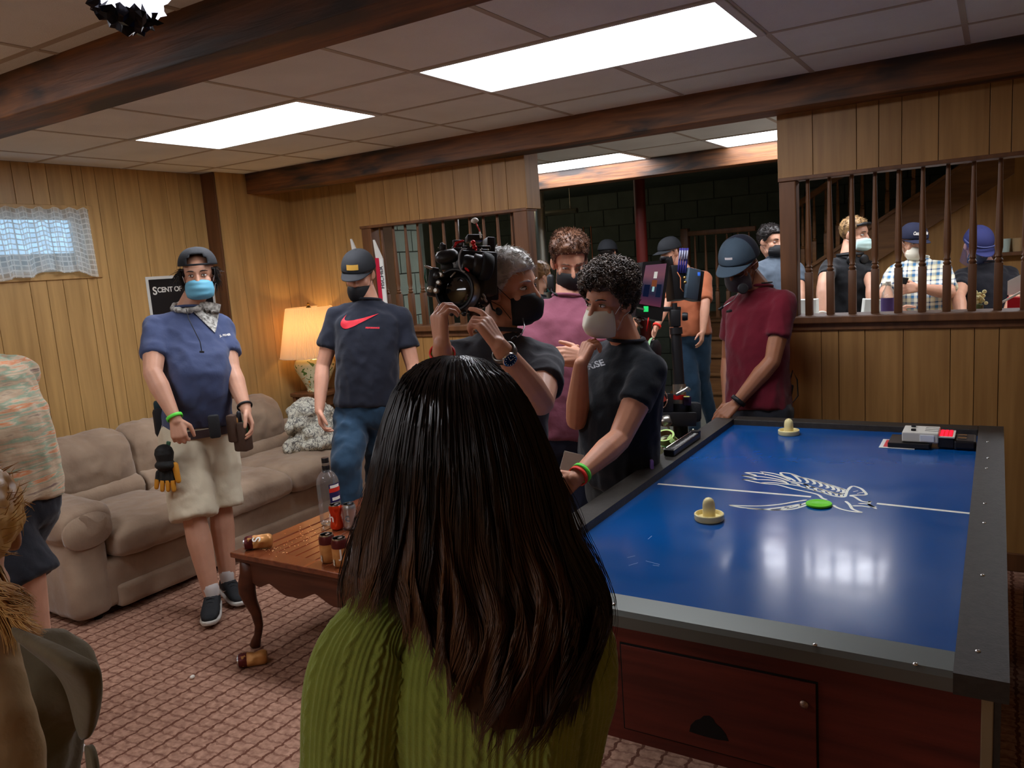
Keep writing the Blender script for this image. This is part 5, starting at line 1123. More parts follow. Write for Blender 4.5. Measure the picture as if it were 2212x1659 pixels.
o, Mc, c0 = cap_hat(p['M'], r, cap_b, back=True, k=1.07); mask(p['M'], r, 'surgical', m_mask_blue, st_w)
sh = tee(r, p['N'], p['H'], 40, 30, p['sh'], p['el'], c_navy, .66, 1.0, .11, hem=.055, sr=.063, vox=.009, disp=.012); collar_ring(r, p['N'], p['H'], c_navy, .070)
v, f = text_mesh('J.L. FISHER', .014, bold=.0003); decal('chest_lettering', v, f, at(486, 724, d=D), SA(32), Z, sh, wp, sh)
shorts = pants(r, p['H'], 30, p['K'], p['A'], c_khaki, 1.04, cut=.5, name='shorts', disp=.012, r0=.104, r1=.09)
s = Sh(); c = p['H']; S = SA(24); F = FA(24)
s.loft([(c+Z*-.045, S, F, .181, .145), (c+Z*-.085, S, F, .184, .148)], 36, 2.5); s.obj('belt', mat('belt_brown', (56, 40, 40), .6), r, auto=40)
def pouch(name, px, py, d, sz, m, par, rot=0, rz=None, bev=.01):
    return Sh().box(at(px, py, d=d), sz, Euler((0, 0, YAW+rot)).to_matrix(), bev).obj(name, m, par, smooth=False, auto=40)
pk_m = mat('pouch_black', (28, 29, 32), .7, bump=.2, bs=80); pk_b = mat('pouch_brown', (72, 52, 40), .7, bump=.2, bs=60)
pouch('radio_pouch', 463, 921, 3.87, (.052, .035, .115), pk_m, r, .3); pouch('hip_pouch', 352, 912, 4.06, (.085, .07, .15), pk_m, r, .5, bev=.02); pouch('hip_pouch', 346, 878, 4.08, (.06, .06, .06), mat('pouch_teal', (24, 50, 54), .7), r, .4)
tp = pouch('tool_pouch', 524, 942, 3.95, (.075, .065, .15), pk_b, r, -.3, bev=.012); pouch('tool_pouch', 504, 925, 3.93, (.05, .05, .14), pk_b, r, -.2, bev=.012)
for px, py, cc, nm in ((530, 925, (20, 130, 96), 'green_handle'), (517, 905, (30, 32, 40), 'plier_grip'), (513, 918, (200, 150, 90), 'wooden_handle')): q = at(px, py, d=3.93); Sh().cap(q-Z*.03, q+Z*.03, .014, .011).obj(nm, mat('tool_%d' % px, cc, .4), tp, smooth=True)
q = at(362, 968, d=3.85); Sh().box(q, (.02, .012, .07), Euler((0, .3, YAW)).to_matrix(), .004).obj('glove_clip', mat('clip_green', (70, 110, 84), .4), r)
gl = Sh(); gy = Sh(); g0 = at(358, 1005, d=3.84)
gl.ball(g0, (.05, .028, .055), rot=m3); gl.cap(g0+Z*.03, g0+Z*.06, .040, .046)
for i, x in enumerate((-.036, -.013, .010, .032)):
    a = g0+CR*x-CU*.035; e = a-CU*(.085-.012*(i == 0)-.0*(i == 3))+CR*(x*.25); gl.cap(a, a.lerp(e, .55), .0125, .012); gy.cap(a.lerp(e, .5), e, .0128, .0105)
gy.cap(g0+CR*.045+CU*.0, g0+CR*.062-CU*.075, .016, .013); co, fs = gl.raw(.004, 2); G = me_obj('work_glove', co, fs, mat('glove_black', (30, 31, 30), .7, bump=.3, bs=90), r, True); gy.obj('glove_fingers', mat('glove_yellow', (206, 142, 40), .7), G, smooth=True)
me_obj('glove_emblem', [g0-CF*.032+CR*x+CU*y for x, y in ((-.016, -.02), (.016, -.018), (.014, -.004), (.0, .006), (-.014, -.002))], [(0, 1, 2, 3, 4)], mat('emblem_tan', (190, 176, 130), .6), G)
E1 = p['el'][-1]; W1 = p['wr'][-1]; band(r, 'wristband', W1, E1, w_green, .037, .016, .01); band(r, 'bracelet', p['wr'][1], p['el'][1], rub, .034, .010, .02, .004)
# cargo pocket
q = at(405, 1035, d=3.9); tree = None
v = [(-.055, .03), (.06, .045), (.062, .018), (.040, -.012), (-.050, -.010)]; decal('pocket_flap', v, [(0, 1, 2, 3, 4)], at(408, 1040, d=D), CR, CU, shorts, cloth('khaki_flap', (204, 192, 166)), shorts, .006, 3)
# neckerchief and cord
ban = mat('bandana_print', (206, 204, 196), .85, rgb2=(96, 92, 86), vs=55)
N = p['N']; s = Sh(); F = FA(20); S = SA(20)
pts = [N+Z*(.018-.020*math.cos(a))+S*(.068*math.sin(a))+F*(.072*math.cos(a)+.012) for a in [2*PI*i/28 for i in range(29)]]; s.tube(pts, [.0135+.003*math.sin(i*2.1) for i in range(29)], 10); co, fs = s.raw(.005, 3, .005, .03); bn = me_obj('neckerchief', co, fs, ban, r, True)
v = [(-.085, .03), (-.05, .045), (0, .05), (.045, .04), (.075, .028), (.055, -.035), (.035, -.10), (.028, -.11), (-.02, -.05)]; decal('neckerchief_point', v, [tuple(range(9))], at(446, 672, d=D), S, Z, sh, ban, bn, .010, 3)
q0 = at(395, 690, d=3.98); q1 = at(432, 738, d=3.84); q2 = at(436, 760, d=3.83); Sh().tube([at(402, 668, d=3.97), at(408, 690, d=3.88), at(424, 722, d=3.83), q1, q2], .0022, 6).obj('cord', st_b, r, smooth=True); Sh().box(q2, (.014, .01, .03), m3, .003).obj('clip', rub, r)
for q, d_ in ((-1, C_(.25, -.55, .8)), (1, C_(.55, -.3, .6))): shoe(r, p['A'][q], d_, mat('sneaker_black', (32, 36, 40), .7, bump=.4, bs=300), wht, mat('sock_white', (205, 200, 196), .8), 1.0, wht)
# ---- man in the black shirt with a red check mark, walking past the lamp
D = 4.42
p = person('man walking past the lamp in a black shirt with a red check mark', (776, 592, D), (-8, 20, 3), (797, 652, D), (795, 866, D), 4, 0, sk_pink, 1.0,
  arms={-1: ((697, 792, 1), (690, 884, 1)), 1: ((892, 792, 1), (912, 884, 1))}, hands={-1: dict(fd=C_(.15, -1, .1), curl=.55), 1: dict(fd=C_(-.1, -1, .1), curl=.5)}, vox=.0055, shw=.174)
p['K'] = {-1: at(748, 1000, d=4.25), 1: at(818, 1000, d=4.5)}; p['A'] = {-1: at(757, 1150, d=4.3), 1: at(822, 1140, d=4.6)}
for q in (-1, 1): p['A'][q].z = .09; p['K'][q].z = max(p['K'][q].z, .46)
b = finish(p); r = p['root']; eyes(p['M'], b, h_br, 1); hair_short(p['M'], r, h_br, .004, .006, 500, .012, seed=5, zmax=.03)
o, Mc, c0 = cap_hat(p['M'], r, cap_b, k=1.06); pm = mat('cap_patch_gold', (206, 160, 70), .6); 
s = Sh()
for i in range(7): x = -.033+.011*i; s.v += [Mc @ V((x, 1.06*.1055-x*x*5+c0.y+.004, c0.z+.022)), Mc @ V((x, 1.06*.098-x*x*5+c0.y+.004, c0.z+.050))]
s.f = [[2*i, 2*i+2, 2*i+3, 2*i+1] for i in range(6)]; s.mi = [0]*6; solid(me_obj('cap_patch', s.v, s.f, pm, o), .002)
mask(p['M'], r, 'cloth', m_mask_blk, st_b, drop=-.026)
sh = tee(r, p['N'], p['H'], 4, 0, p['sh'], p['el'], cloth('ink_black', (34, 37, 48)), .62, 1.10, .02, hem=.03, sr=.063); collar_ring(r, p['N'], p['H'], c_black, .068)
nr = mat('print_red', (206, 36, 52), .6); v, f = swoosh(.205); decal('red_check_mark', v, f, at(786, 698, d=D), CR, CU, sh, nr, sh, .003, 2); v, f = text_mesh('PERFORMANCE', .0105, bold=.0008); decal('red_lettering', v, f, at(814, 712, d=D), CR, CU, sh, nr, sh)
pants(r, p['H'], 0, p['K'], p['A'], c_jean, 1.05, name='jeans', disp=.016)
for q in (-1, 1): shoe(r, p['A'][q], C_(0, -.6, .8), rub, wht)
# ---- camera operator
D = 2.56
p = person('grey-haired camera operator in a faded black shirt and black mask', (1098, 623, D), (58, 4, -4), (1078, 722, D), (1072, 1030, D), 14, 10, sk_pink, 1.0,
  arms={-1: ((960, 885, 1), (955, 752, 1)), 1: ((1168, 868, 1), (1082, 752, 1))}, hands={-1: dict(fd=C_(-.12, 1, .10), n=C_(.75, .1, -.45), curl=(.75, .8, .85, .9), thumb=.6), 1: dict(fd=C_(-.55, .85, .1), n=C_(-.6, -.5, -.55), curl=(.35, .95, 1.0, 1.0), thumb=.5)}, vox=.0045, shw=.156, thick=1.06)
b = finish(p); r = p['root']; eyes(p['M'], b, h_gr); hair_short(p['M'], r, h_gr, .017, .009, 3200, .022, seed=11, front=.066, lift=.42, sweep=V((.3, .7, .1)), rad=.0010)
mask(p['M'], r, 'cloth', m_mask_blk, st_b); sh = tee(r, p['N'], p['H'], 14, 10, p['sh'], p['el'], c_grey_blk, .60, 1.0, .02, sr=.063, vox=.008); collar_ring(r, p['N'], p['H'], c_grey_blk, .072)
pants(r, p['H'], 10, p['K'], p['A'], c_dark)
for q in (-1, 1): shoe(r, p['A'][q], C_(0, -.6, .8), rub, wht)
W_, E_ = p['wr'][-1], p['el'][-1]; band(r, 'wristband', W_, E_, w_red, .0335, .013, .022, .002); band(r, 'wristband', W_, E_, w_green, .0345, .013, .040, .002)
W_, E_ = p['wr'][1], p['el'][1]; ax = (W_-E_).normalized(); wn = (-CF-ax*(-CF).dot(ax)).normalized(); wc = W_-ax*.022
wb = band(r, 'watch_strap', W_, E_, mat('steel_strap', (120, 118, 112), .35, .9), .0335, .018, .022, .002); Sh().lathe([(.0195, 0), (.0215, .003), (.0215, .008), (.019, .0105)], wc+wn*.030, 28, wn).obj('watch_case', chrome, wb, auto=40); Sh().lathe([(.0178, 0), (.0178, .001)], wc+wn*.0405, 24, wn).obj('watch_dial', mat('dial_black', (20, 22, 26), .2), wb)
s = Sh(); u_ = wn.orthogonal().normalized(); v_ = wn.cross(u_)
for i in range(12): a = i*PI/6; s.box(wc+wn*.0418+(u_*math.cos(a)+v_*math.sin(a))*.0145, (.0022, .0022, .0006), m3)
s.cap(wc+wn*.042, wc+wn*.042+u_*.009, .0007, .0005).cap(wc+wn*.042, wc+wn*.042+v_*.012, .0006, .0004); s.obj('dial_marks', wp, wb)
mic = Sh().tube([at(1129, 688, d=2.48), at(1133, 705, d=2.45), at(1127, 722, d=2.43), at(1113, 730, d=2.42)], .0022, 6).obj('boom_mic', mat('mic_silver', (170, 170, 168), .3, .9), r, smooth=True); Sh().cap(at(1113, 729, d=2.42), at(1108, 732, d=2.42), .006, .005).obj('mic_tip', rub, mic, smooth=True)
Sh().tube([at(1058, 650, d=2.52), at(1064, 668, d=2.48), at(1078, 676, d=2.46)], .003, 6).cap(at(1078, 674, d=2.455), at(1076, 670, d=2.455), .011, .009).obj('earpiece', rub, r, smooth=True)
# ---- man in rose shirt
D = 3.62
p = person('brown-haired man in a rose shirt looking down behind the camera operator', (1230, 565, D), (4, 26, 0), (1226, 645, D), (1212, 905, D), -4, 0, sk_pink, 1.0,
  arms={-1: ((1143, 790, 1), (1195, 775, 1)), 1: ((1305, 790, 1), (1262, 772, 1))}, hands={-1: dict(fd=C_(1, .0, .2), n=C_(0, -.4, -1), curl=.45, thumb=.2), 1: dict(fd=C_(-1, .12, .2), n=C_(0, -.4, -1), curl=.55, thumb=.2)}, vox=.005, shw=.174)
b = finish(p); r = p['root']; eyes(p['M'], b, h_br, 1); hair_short(p['M'], r, h_br, .026, .005, 2400, .028, curl=.25, seed=21, lift=.8, sweep=V((0, .5, .3)), rad=.0016, cr=.004)
mask(p['M'], r, 'cloth', m_mask_blk, st_b); sh = tee(r, p['N'], p['H'], -4, 0, p['sh'], p['el'], c_rose, .66, 1.06, .02, sr=.063); collar_ring(r, p['N'], p['H'], c_rose, .068)
pants(r, p['H'], 0, p['K'], p['A'], cloth('navy_trousers', (40, 46, 66)))
for q in (-1, 1): shoe(r, p['A'][q], C_(0, -.6, .8), rub, wht)
q = at(1184, 850, d=3.44); bt = Sh().lathe([(.026, -.007), (.031, -.007), (.031, .007), (.026, .007), (.026, -.007)], q, 28, C_(.1, .7, .6), caps=False).obj('tape_loop', mat('tape_white_green', (170, 214, 160), .6), r, auto=40)
hs = Sh().cap(at(1189, 600, d=3.54), at(1190, 622, d=3.54), .017, .014).tube([at(1190, 622, d=3.54), at(1192, 630, d=3.50), at(1200, 636, d=3.46)], .003, 6).obj('headset', rub, r, smooth=True); Sh().cap(at(1199, 635, d=3.46), at(1203, 638, d=3.46), .006, .005).obj('mic_tip', rub, hs, smooth=True)
# ---- curly man leaning on the table
D = 3.08
p = person('curly-haired man in black shirt and white folded mask leaning on the blue table', (1316, 653, 3.02), (-48, 8, 4), (1352, 738, D), (1342, 1030, 3.20), -62, -58, sk_mid, 1.04,
  arms={1: ((1338, 948, 1), (1247, 1030, 1)), -1: ((1246, 906, 1), (1254, 792, 1))}, hands={1: dict(fd=C_(-.8, -.6, .1), n=C_(-.3, -.4, -.8), curl=.5, thumb=.4), -1: dict(fd=C_(.35, 1, .0), n=C_(.85, -.2, -.5), curl=(.9, .95, 1, 1), thumb=.5)}, vox=.0045, thick=1.05, shw=.158)
p['A'][1].x = min(p['A'][1].x, -1.30); b = finish(p); r = p['root']; eyes(p['M'], b, h_dk); hair_short(p['M'], r, h_cu, .040, .017, 1900, .034, curl=1.5, seed=31, lift=.9, sweep=V((0, .2, 0)), rad=.0030, front=.070)
mask(p['M'], r, 'kf94', m_mask_white, st_w); sh = tee(r, p['N'], p['H'], -62, -58, p['sh'], p['el'], cloth('jet_black', (26, 30, 36)), .50, 1.02, .03, sr=.063, vox=.0085, hem=.02); collar_ring(r, p['N'], p['H'], c_black, .070)
pants(r, p['H'], -58, p['K'], p['A'], cloth('black_jean', (44, 46, 46)), .96, top=.06)
for q in (-1, 1): shoe(r, p['A'][q], C_(-.7, -.5, .4), rub, wht)
W_, E_ = p['wr'][1], p['el'][1]; band(r, 'wristband', W_, E_, w_red, .0345, .014, .006, .002); band(r, 'wristband', W_, E_, w_green, .0355, .014, .024, .002)
v, f = text_mesh('RISE', .034, bold=.001); decal('chest_lettering', v, f, at(1287, 788, d=D), C_(1, .3, 0), C_(-.3, 1, 0), sh, mat('print_grey', (110, 112, 118), .4), sh)
papr = Sh().box(at(1232, 1010, d=3.12), (.08, .002, .13), Euler((.2, .3, YAW)).to_matrix(), 0).obj('paper_sheet', wp); tag(papr, 'white folded paper in the hand of the curly-haired man', 'paper')
Sh().box(at(1408, 1008, d=3.03), (.012, .03, .055), Euler((0, 0, YAW)).to_matrix(), .003).obj('badge_sticker', mat('sticker_purple', (126, 96, 170), .4), r)
# ---- maroon shirt man
D = 3.98
p = person('man in maroon shirt, slate cap and glasses leaning on the far table corner', (1598, 570, 3.92), (-42, 26, 2), (1638, 624, D), (1640, 868, D), -60, -55, sk_tan, 1.02,
  arms={1: ((1668, 780, 1), (1590, 872, 1)), -1: ((1575, 775, -1), (1572, 872, 1))}, hands={1: dict(fd=C_(-.7, -.6, .1), n=C_(.1, -.8, -.6), curl=.35), -1: dict(fd=C_(-.5, -.8, .1), n=C_(.1, -.8, -.6), curl=.35)}, vox=.005, shw=.158)
b = finish(p); r = p['root']; eyes(p['M'], b, h_dk, 1); hair_short(p['M'], r, h_dk, .003, .003, 300, .006, seed=41, front=.05, zmax=.03)
o, Mc, c0 = cap_hat(p['M'], r, cap_t, mat('cap_mesh_navy', (24, 26, 40), .9), k=1.06); s = Sh()
for i in range(5): x = -.019+.0095*i; s.v += [Mc @ V((x, c0.y+.1095-x*x*5, c0.z+.036)), Mc @ V((x, c0.y+.1070-x*x*5, c0.z+.046))]
s.f = [[2*i, 2*i+2, 2*i+3, 2*i+1] for i in range(4)]; s.mi = [0]*4; solid(me_obj('cap_label', s.v, s.f, mat('label_pale', (190, 180, 180), .5), o), .002)
mask(p['M'], r, 'cloth', m_mask_gry, st_b); glasses(p['M'], r, mat('glasses_rose', (176, 130, 124), .3, .7))
sh = tee(r, p['N'], p['H'], -60, -55, p['sh'], p['el'], c_maroon, .58, .96, .02, sr=.063, hem=.04); collar_ring(r, p['N'], p['H'], c_maroon, .068); pants(r, p['H'], -55, p['K'], p['A'], c_black, .98)
for q in (-1, 1): shoe(r, p['A'][q], C_(-.7, -.5, .4), rub, wht)
band(r, 'wrist_watch', p['wr'][1], p['el'][1], rub, .034, .022, .018, .004); rp = Sh().box(at(1700, 855, d=3.95), (.035, .05, .12), Euler((0, .2, YAW)).to_matrix(), .006).obj('radio_pouch', pk_m, r)
Sh().tube([at(1705, 830, d=3.95), at(1712, 800, d=3.95), at(1722, 820, d=3.95), at(1724, 855, d=3.95), at(1712, 870, d=3.95), at(1698, 855, d=3.95)], .0035, 6).obj('radio_cord', rub, rp, smooth=True)
hs = Sh().lathe([(.024, 0), (.026, .006), (.022, .014), (.010, .016)], at(1604, 624, d=3.76), 24, -CF).obj('headset_cup', rub, r, auto=40); Sh().tube([at(1594, 634, d=3.76), at(1585, 648, d=3.74), at(1560, 664, d=3.72)], .0022, 6).obj('headset_boom', mat('mic_silver', (170, 170, 168), .3, .9), hs, smooth=True); Sh().cap(at(1560, 664, d=3.72), at(1554, 668, d=3.72), .007, .006).obj('mic_tip', rub, hs, smooth=True)
pts = [p['N']+Z*.03+SA(-48)*.066*math.sin(a)+FA(-48)*.068*math.cos(a) for a in [PI*.25+2*PI*.75*i/16 for i in range(17)]]; Sh().tube(pts, .004, 6).obj('headset_band', rub, r, smooth=True)
Sh().box(at(1575, 672, d=3.74), (.018, .012, .05), m3, .004).obj('shirt_clip', rub, r)
# ------------------------------------------------------------------ people of the back room
def dress(p, m, sl=.6, w=1.0, belly=0, pm=None, hem=.06, vox=.011):
    r = p['root']; t = tee(r, p['N'], p['H'], p['by'], p['hy'], p['sh'], p['el'], m, sl, w, belly, hem=hem, vox=vox); collar_ring(r, p['N'], p['H'], m, .068)
    pants(r, p['H'], p['hy'], p['K'], p['A'], pm or c_dark, .98, vox=.014)
    for q in (-1, 1): shoe(r, p['A'][q], FA(p['hy']), rub, wht)
    return t
D = 7.0
p = person('man in an orange shirt and jeans turned to the left before the back stairs', (1447, 545, D), (-58, 14, 0), (1480, 585, D), (1492, 712, D), -30, -25, sk_pink, 1.0,
  arms={-1: ((1440, 655, 1), (1418, 706, 1)), 1: ((1524, 655, 1), (1518, 716, 1))}, vox=.009, legs=({-1: at(1495, 825, d=6.95), 1: at(1515, 820, d=7.1)}, {-1: at(1500, 918, d=7.0), 1: at(1538, 905, d=7.2)}))
for q in (-1, 1): p['A'][q].z = .09
finish(p); r = p['root']; cap_hat(p['M'], r, cap_b, k=1.05); mask(p['M'], r, 'cloth', m_mask_blk, st_b); eyes(p['M'], r, h_br, 1); dress(p, c_orange, .9, 1.08, .02, c_jean); hair_short(p['M'], r, h_br, .003, .003, 200, .006, seed=51, zmax=.03); band(r, 'wristband', p['wr'][-1], p['el'][-1], w_red, .034, .02, .01, .003)
D = 7.6
p = person('person in black cap and grey-green shirt seen from behind by the red pole', (1313, 548, D), (150, 8, 0), (1332, 583, D), (1338, 700, D), 172, 172, sk_mid, 1.0,
  arms={-1: ((1378, 645, 1), (1374, 700, 1)), 1: ((1296, 645, 1), (1300, 700, 1))}, vox=.01)
finish(p); r = p['root']; cap_hat(p['M'], r, cap_b, k=1.05); mask(p['M'], r, 'cloth', m_mask_blk, st_b); dress(p, c_greygreen, .6, 1.05, .01); hair_short(p['M'], r, h_dk, .004, .006, 300, .01, seed=53, zmax=.03)
D = 6.0
p = person('woman with a fair hair bun and dark top in the doorway behind the operator', (1166, 598, D), (120, 14, 0), (1160, 643, D), (1160, 785, D), 150, 150, sk_fair, .93,
  arms={-1: ((1205, 715, 1), (1195, 770, 1)), 1: ((1118, 715, 1), (1124, 775, 1))}, vox=.009, fem=1, shw=.15)
finish(p); r = p['root']; mask(p['M'], r, 'surgical', mat('mask_teal', (60, 150, 150), .6), st_w); dress(p, c_black, .6, .86); hb = mat('hair_dark_blond', (136, 98, 58), .45, var=.3, vs=30, rgb2=(96, 66, 40))
h = hair_short(p['M'], r, hb, .012, .010, 1200, .03, seed=55, lift=.1, sweep=V((0, -1, .2)), back=-.06); Sh().ball(p['M'] @ V((0, -.105, .06)), (.034, .032, .034)).obj('hair_bun', hb, h, smooth=True)
D = 6.3
p = person('dark-haired man in slate grey shirt and black cup mask behind the newel post', (1664, 522, D), (28, 10, 4), (1676, 558, D), (1685, 705, D), 10, 8, sk_fair, 1.03,
  arms={-1: ((1630, 636, 1), (1632, 700, 1)), 1: ((1730, 640, 1), (1724, 705, 1))}, vox=.0075)
b = finish(p); r = p['root']; eyes(p['M'], b, h_dk, 1); hair_short(p['M'], r, h_dk, .022, .010, 1200, .022, curl=.3, seed=57, lift=.6, rad=.0018); mask(p['M'], r, 'n95', m_mask_blk, st_b); t = dress(p, c_slate, .55, 1.04, .02)
s = Sh().lathe([(.028, 0), (.028, .001)], (0, 0, 0), 20); q = at(1683, 592, d=D); v = [(.026*math.cos(a), .026*math.sin(a)) for a in [i*PI/8 for i in range(16)]]; decal('round_print', v, [tuple(range(16))], q, SA(10), Z, t, mat('print_grey', (110, 112, 118), .4), t, .004, 1)
D = 5.9
p = person('man in black polo with pale blue mask and headphones round his neck', (1846, 508, D), (38, 6, 0), (1832, 553, D), (1836, 700, D), 14, 10, sk_fair, 1.02,
  arms={-1: ((1778, 618, 1), (1776, 682, 1)), 1: ((1884, 618, 1), (1884, 682, 1))}, hands={-1: dict(fd=C_(0, -.8, .5), n=C_(0, -.6, -.8)), 1: dict(fd=C_(0, -.8, .5), n=C_(0, -.6, -.8))}, vox=.0075, thick=1.08)
b = finish(p); r = p['root']; eyes(p['M'], b, h_br); hf = mat('hair_faded_blond', (176, 140, 92), .45, var=.4, vs=30, rgb2=(70, 50, 36)); hair_short(p['M'], r, hf, .020, .004, 1200, .02, seed=59, lift=.5, rad=.0016); mask(p['M'], r, 'surgical', mat('mask_pale', (196, 226, 222), .6), st_w)
dress(p, cloth('polo_black', (26, 27, 30)), .55, .98, 0); pts = [p['N']+Z*.012+FA(14)*(.085*math.cos(a)+.02)+SA(14)*.088*math.sin(a) for a in [-2.4+4.8*i/20 for i in range(21)]]; hd = Sh().tube(pts, .011, 8).obj('headphones', rub, r, smooth=True)
for q in (-1, 1): Sh().lathe([(.03, 0), (.036, .01), (.034, .026), (.02, .03)], p['N']+Z*-.03+FA(14)*.09+SA(14)*q*.055, 20, FA(14)).obj('ear_cup', rub, hd, smooth=True)
sg = Sh().tube([p['M'] @ V(v) for v in ((-.075, .05, .072), (-.04, .085, .085), (0, .094, .088), (.04, .085, .085), (.075, .05, .072))], [.006, .013, .009, .013, .006], 8).obj('sunglasses', rub, r, smooth=True); band(r, 'bracelet', p['wr'][-1], p['el'][-1], mat('bead_white', (200, 196, 186), .5), .034, .012, .01, .003)
D = 5.75
def plaid_m():
    m = cloth('plaid', (206, 212, 206)); nt = m.node_tree; N = nt.nodes; L = nt.links; b = N['Principled BSDF']
    for l in list(b.inputs['Base Color'].links): L.remove(l)
    tc = N.new('ShaderNodeTexCoord'); sp = N.new('ShaderNodeSeparateXYZ'); L.new(tc.outputs['Object'], sp.inputs[0]); res = []
    for ax_ in ('X', 'Z'):
        d = N.new('ShaderNodeMath'); d.operation = 'DIVIDE'; d.inputs[1].default_value = .075; L.new(sp.outputs[ax_], d.inputs[0]); f = N.new('ShaderNodeMath'); f.operation = 'FRACT'; L.new(d.outputs[0], f.inputs[0])
        r = N.new('ShaderNodeValToRGB'); r.color_ramp.interpolation = 'CONSTANT'; e = r.color_ramp.elements; e[0].position = 0; e[0].color = lin((66, 118, 160)); e[1].position = .25; e[1].color = lin((236, 236, 222)); x = e.new(.50); x.color = lin((44, 70, 110)); x = e.new(.62); x.color = lin((232, 226, 196)); x = e.new(.9); x.color = lin((196, 186, 140)); L.new(f.outputs[0], r.inputs[0]); res.append(r.outputs[0])
    mx = N.new('ShaderNodeMix'); mx.data_type = 'RGBA'; mx.inputs['Factor'].default_value = .5; L.new(res[0], mx.inputs['A']); L.new(res[1], mx.inputs['B']); L.new(mx.outputs['Result'], b.inputs['Base Color']); return m
p = person('man in blue and cream plaid shirt with navy cap holding a phone', (1972, 524, D), (-4, 12, 2), (1984, 560, D), (1990, 712, D), -6, -4, sk_fair, 1.04,
  arms={-1: ((1912, 635, 1), (1936, 672, 1)), 1: ((2050, 632, 1), (1985, 622, 1))}, hands={-1: dict(fd=C_(.5, -.4, .5)), 1: dict(fd=C_(-1, -.05, .1), n=C_(0, -.2, -1), curl=.7)}, vox=.0075, thick=1.08)
b = finish(p); r = p['root']; eyes(p['M'], b, h_br, 1); o, Mc, c0 = cap_hat(p['M'], r, cap_n, k=1.06); hair_short(p['M'], r, h_br, .003, .005, 300, .01, seed=61, zmax=.03); mask(p['M'], r, 'n95', m_mask_white, st_w); dress(p, plaid_m(), .85, 1.04, .05)
v, f = text_mesh('Catchabestie', .034, bold=.0018, shear=.35); cw = mat('cap_script_white', (236, 232, 226), .5)
me_obj('cap_lettering', [Mc @ V((-x*.62*1.0, c0.y+.114*math.cos(min(1.4, abs(x)*.62/.09))+.003, c0.z+.048+y*.8)) if False else Mc @ V((-x*-.55*-1.0, c0.y+.1165-(.55*x)**2*4.6-.25*max(0, y+.01), c0.z+.042+y*.9)) for x, y in v], f, cw, o)
pts = [Mc @ V((x, c0.y+.110-x*x*4.6, c0.z+.070)) for x in (-.012, -.006, 0, .006)]; Sh().tube(pts, .0035, 6).obj('cap_emblem', mat('emblem_red', (206, 60, 60), .5), o)
Sh().box(at(1949, 606, d=5.42), (.075, .012, .05), Euler((.4, .2, YAW)).to_matrix(), .006).obj('phone', gb, r)
Sh().tube([p['N']+FA(-4)*.075+Z*.01, p['N']+FA(-4)*.13-Z*.09+SA(0)*.0, p['N']+FA(-4)*.135-Z*.22-SA(0)*.02], .008, 6).obj('neck_strap', rub, r, smooth=True)
D = 5.8
p = person('person in black shirt bowed behind a bluish face shield at the right', (2112, 530, D), (-10, 34, 0), (2128, 570, D), (2136, 722, D), 2, 0, sk_fair, 1.04,
  arms={-1: ((2070, 640, 1), (2078, 695, 1)), 1: ((2196, 640, 1), (2170, 690, 1))}, vox=.0075, thick=1.08, shw=.175)
b = finish(p); r = p['root']; eyes(p['M'], b, h_dk, 1); cap_hat(p['M'], r, mat('cap_royal', (44, 48, 96), .85), k=1.06); mask(p['M'], r, 'cloth', mat('mask_greyblue', (84, 100, 118), .8), st_b); dress(p, cloth('coal', (24, 24, 30)), .6, 1.04, .03); hair_short(p['M'], r, h_dk, .003, .004, 200, .008, seed=63, zmax=.03)
vs = []; fs = []
for j in range(9):
    for i in range(17): a = -1.5+3.0*i/16; vs.append(p['M'] @ V((.105*math.sin(a), .02+.115*math.cos(a), .07-.022*j)))
for j in range(8):
    for i in range(16): a = j*17+i; fs.append((a, a+1, a+18, a+17))
fsh = me_obj('face_shield', vs, fs, mat('shield_tint', (70, 84, 150), .25, alpha=.35), r, True)
Sh().tube([p['M'] @ V((.107*math.sin(a), .02+.117*math.cos(a), .072)) for a in [-1.6+3.2*i/16 for i in range(17)]], .006, 6).obj('shield_band', mat('shield_band', (60, 66, 110), .5), fsh, smooth=True)
# ---- passer-by at the left edge
D = 2.78
def streak():
    m = cloth('streaked', (206, 186, 156)); nt = m.node_tree; N = nt.nodes; L = nt.links; b = N['Principled BSDF']
    for l in list(b.inputs['Base Color'].links): L.remove(l)
    tc = N.new('ShaderNodeTexCoord'); mp = N.new('ShaderNodeMapping'); mp.inputs['Scale'].default_value = (2.5, 2.5, 22); n = N.new('ShaderNodeTexNoise'); n.inputs['Scale'].default_value = 2.2; n.inputs['Detail'].default_value = 5; L.new(tc.outputs['Object'], mp.inputs[0]); L.new(mp.outputs[0], n.inputs['Vector'])
    r = N.new('ShaderNodeValToRGB'); e = r.color_ramp.elements; e[0].position = .28; e[0].color = lin((110, 78, 84)); e[1].position = .8; e[1].color = lin((222, 206, 180))
    for pz, c_ in ((.38, (210, 190, 160)), (.46, (196, 168, 140)), (.52, (150, 176, 150)), (.56, (214, 194, 166)), (.63, (222, 140, 92)), (.68, (216, 196, 168))): x = e.new(pz); x.color = lin(c_)
    L.new(n.outputs[0], r.inputs[0]); L.new(r.outputs[0], b.inputs['Base Color']); return m
p = person('passer-by at the left edge in a multicoloured streaked shirt and black shorts', (-75, 660, D), (70, 6, 0), (-70, 765, D), (4, 1062, D), 72, 70, sk_fair, 1.0,
  arms={-1: ((-110, 925, 1), (-130, 1080, 1)), 1: ((-60, 925, -1), (-40, 1060, -1))}, legs=({-1: at(62, 1285, d=2.72), 1: at(-60, 1290, d=2.9)}, {-1: at(66, 1500, d=2.78), 1: at(-150, 1500, d=2.95)}), vox=.008, thick=1.05)
for q in (-1, 1): p['A'][q].z = max(.09, min(.14, p['A'][q].z))
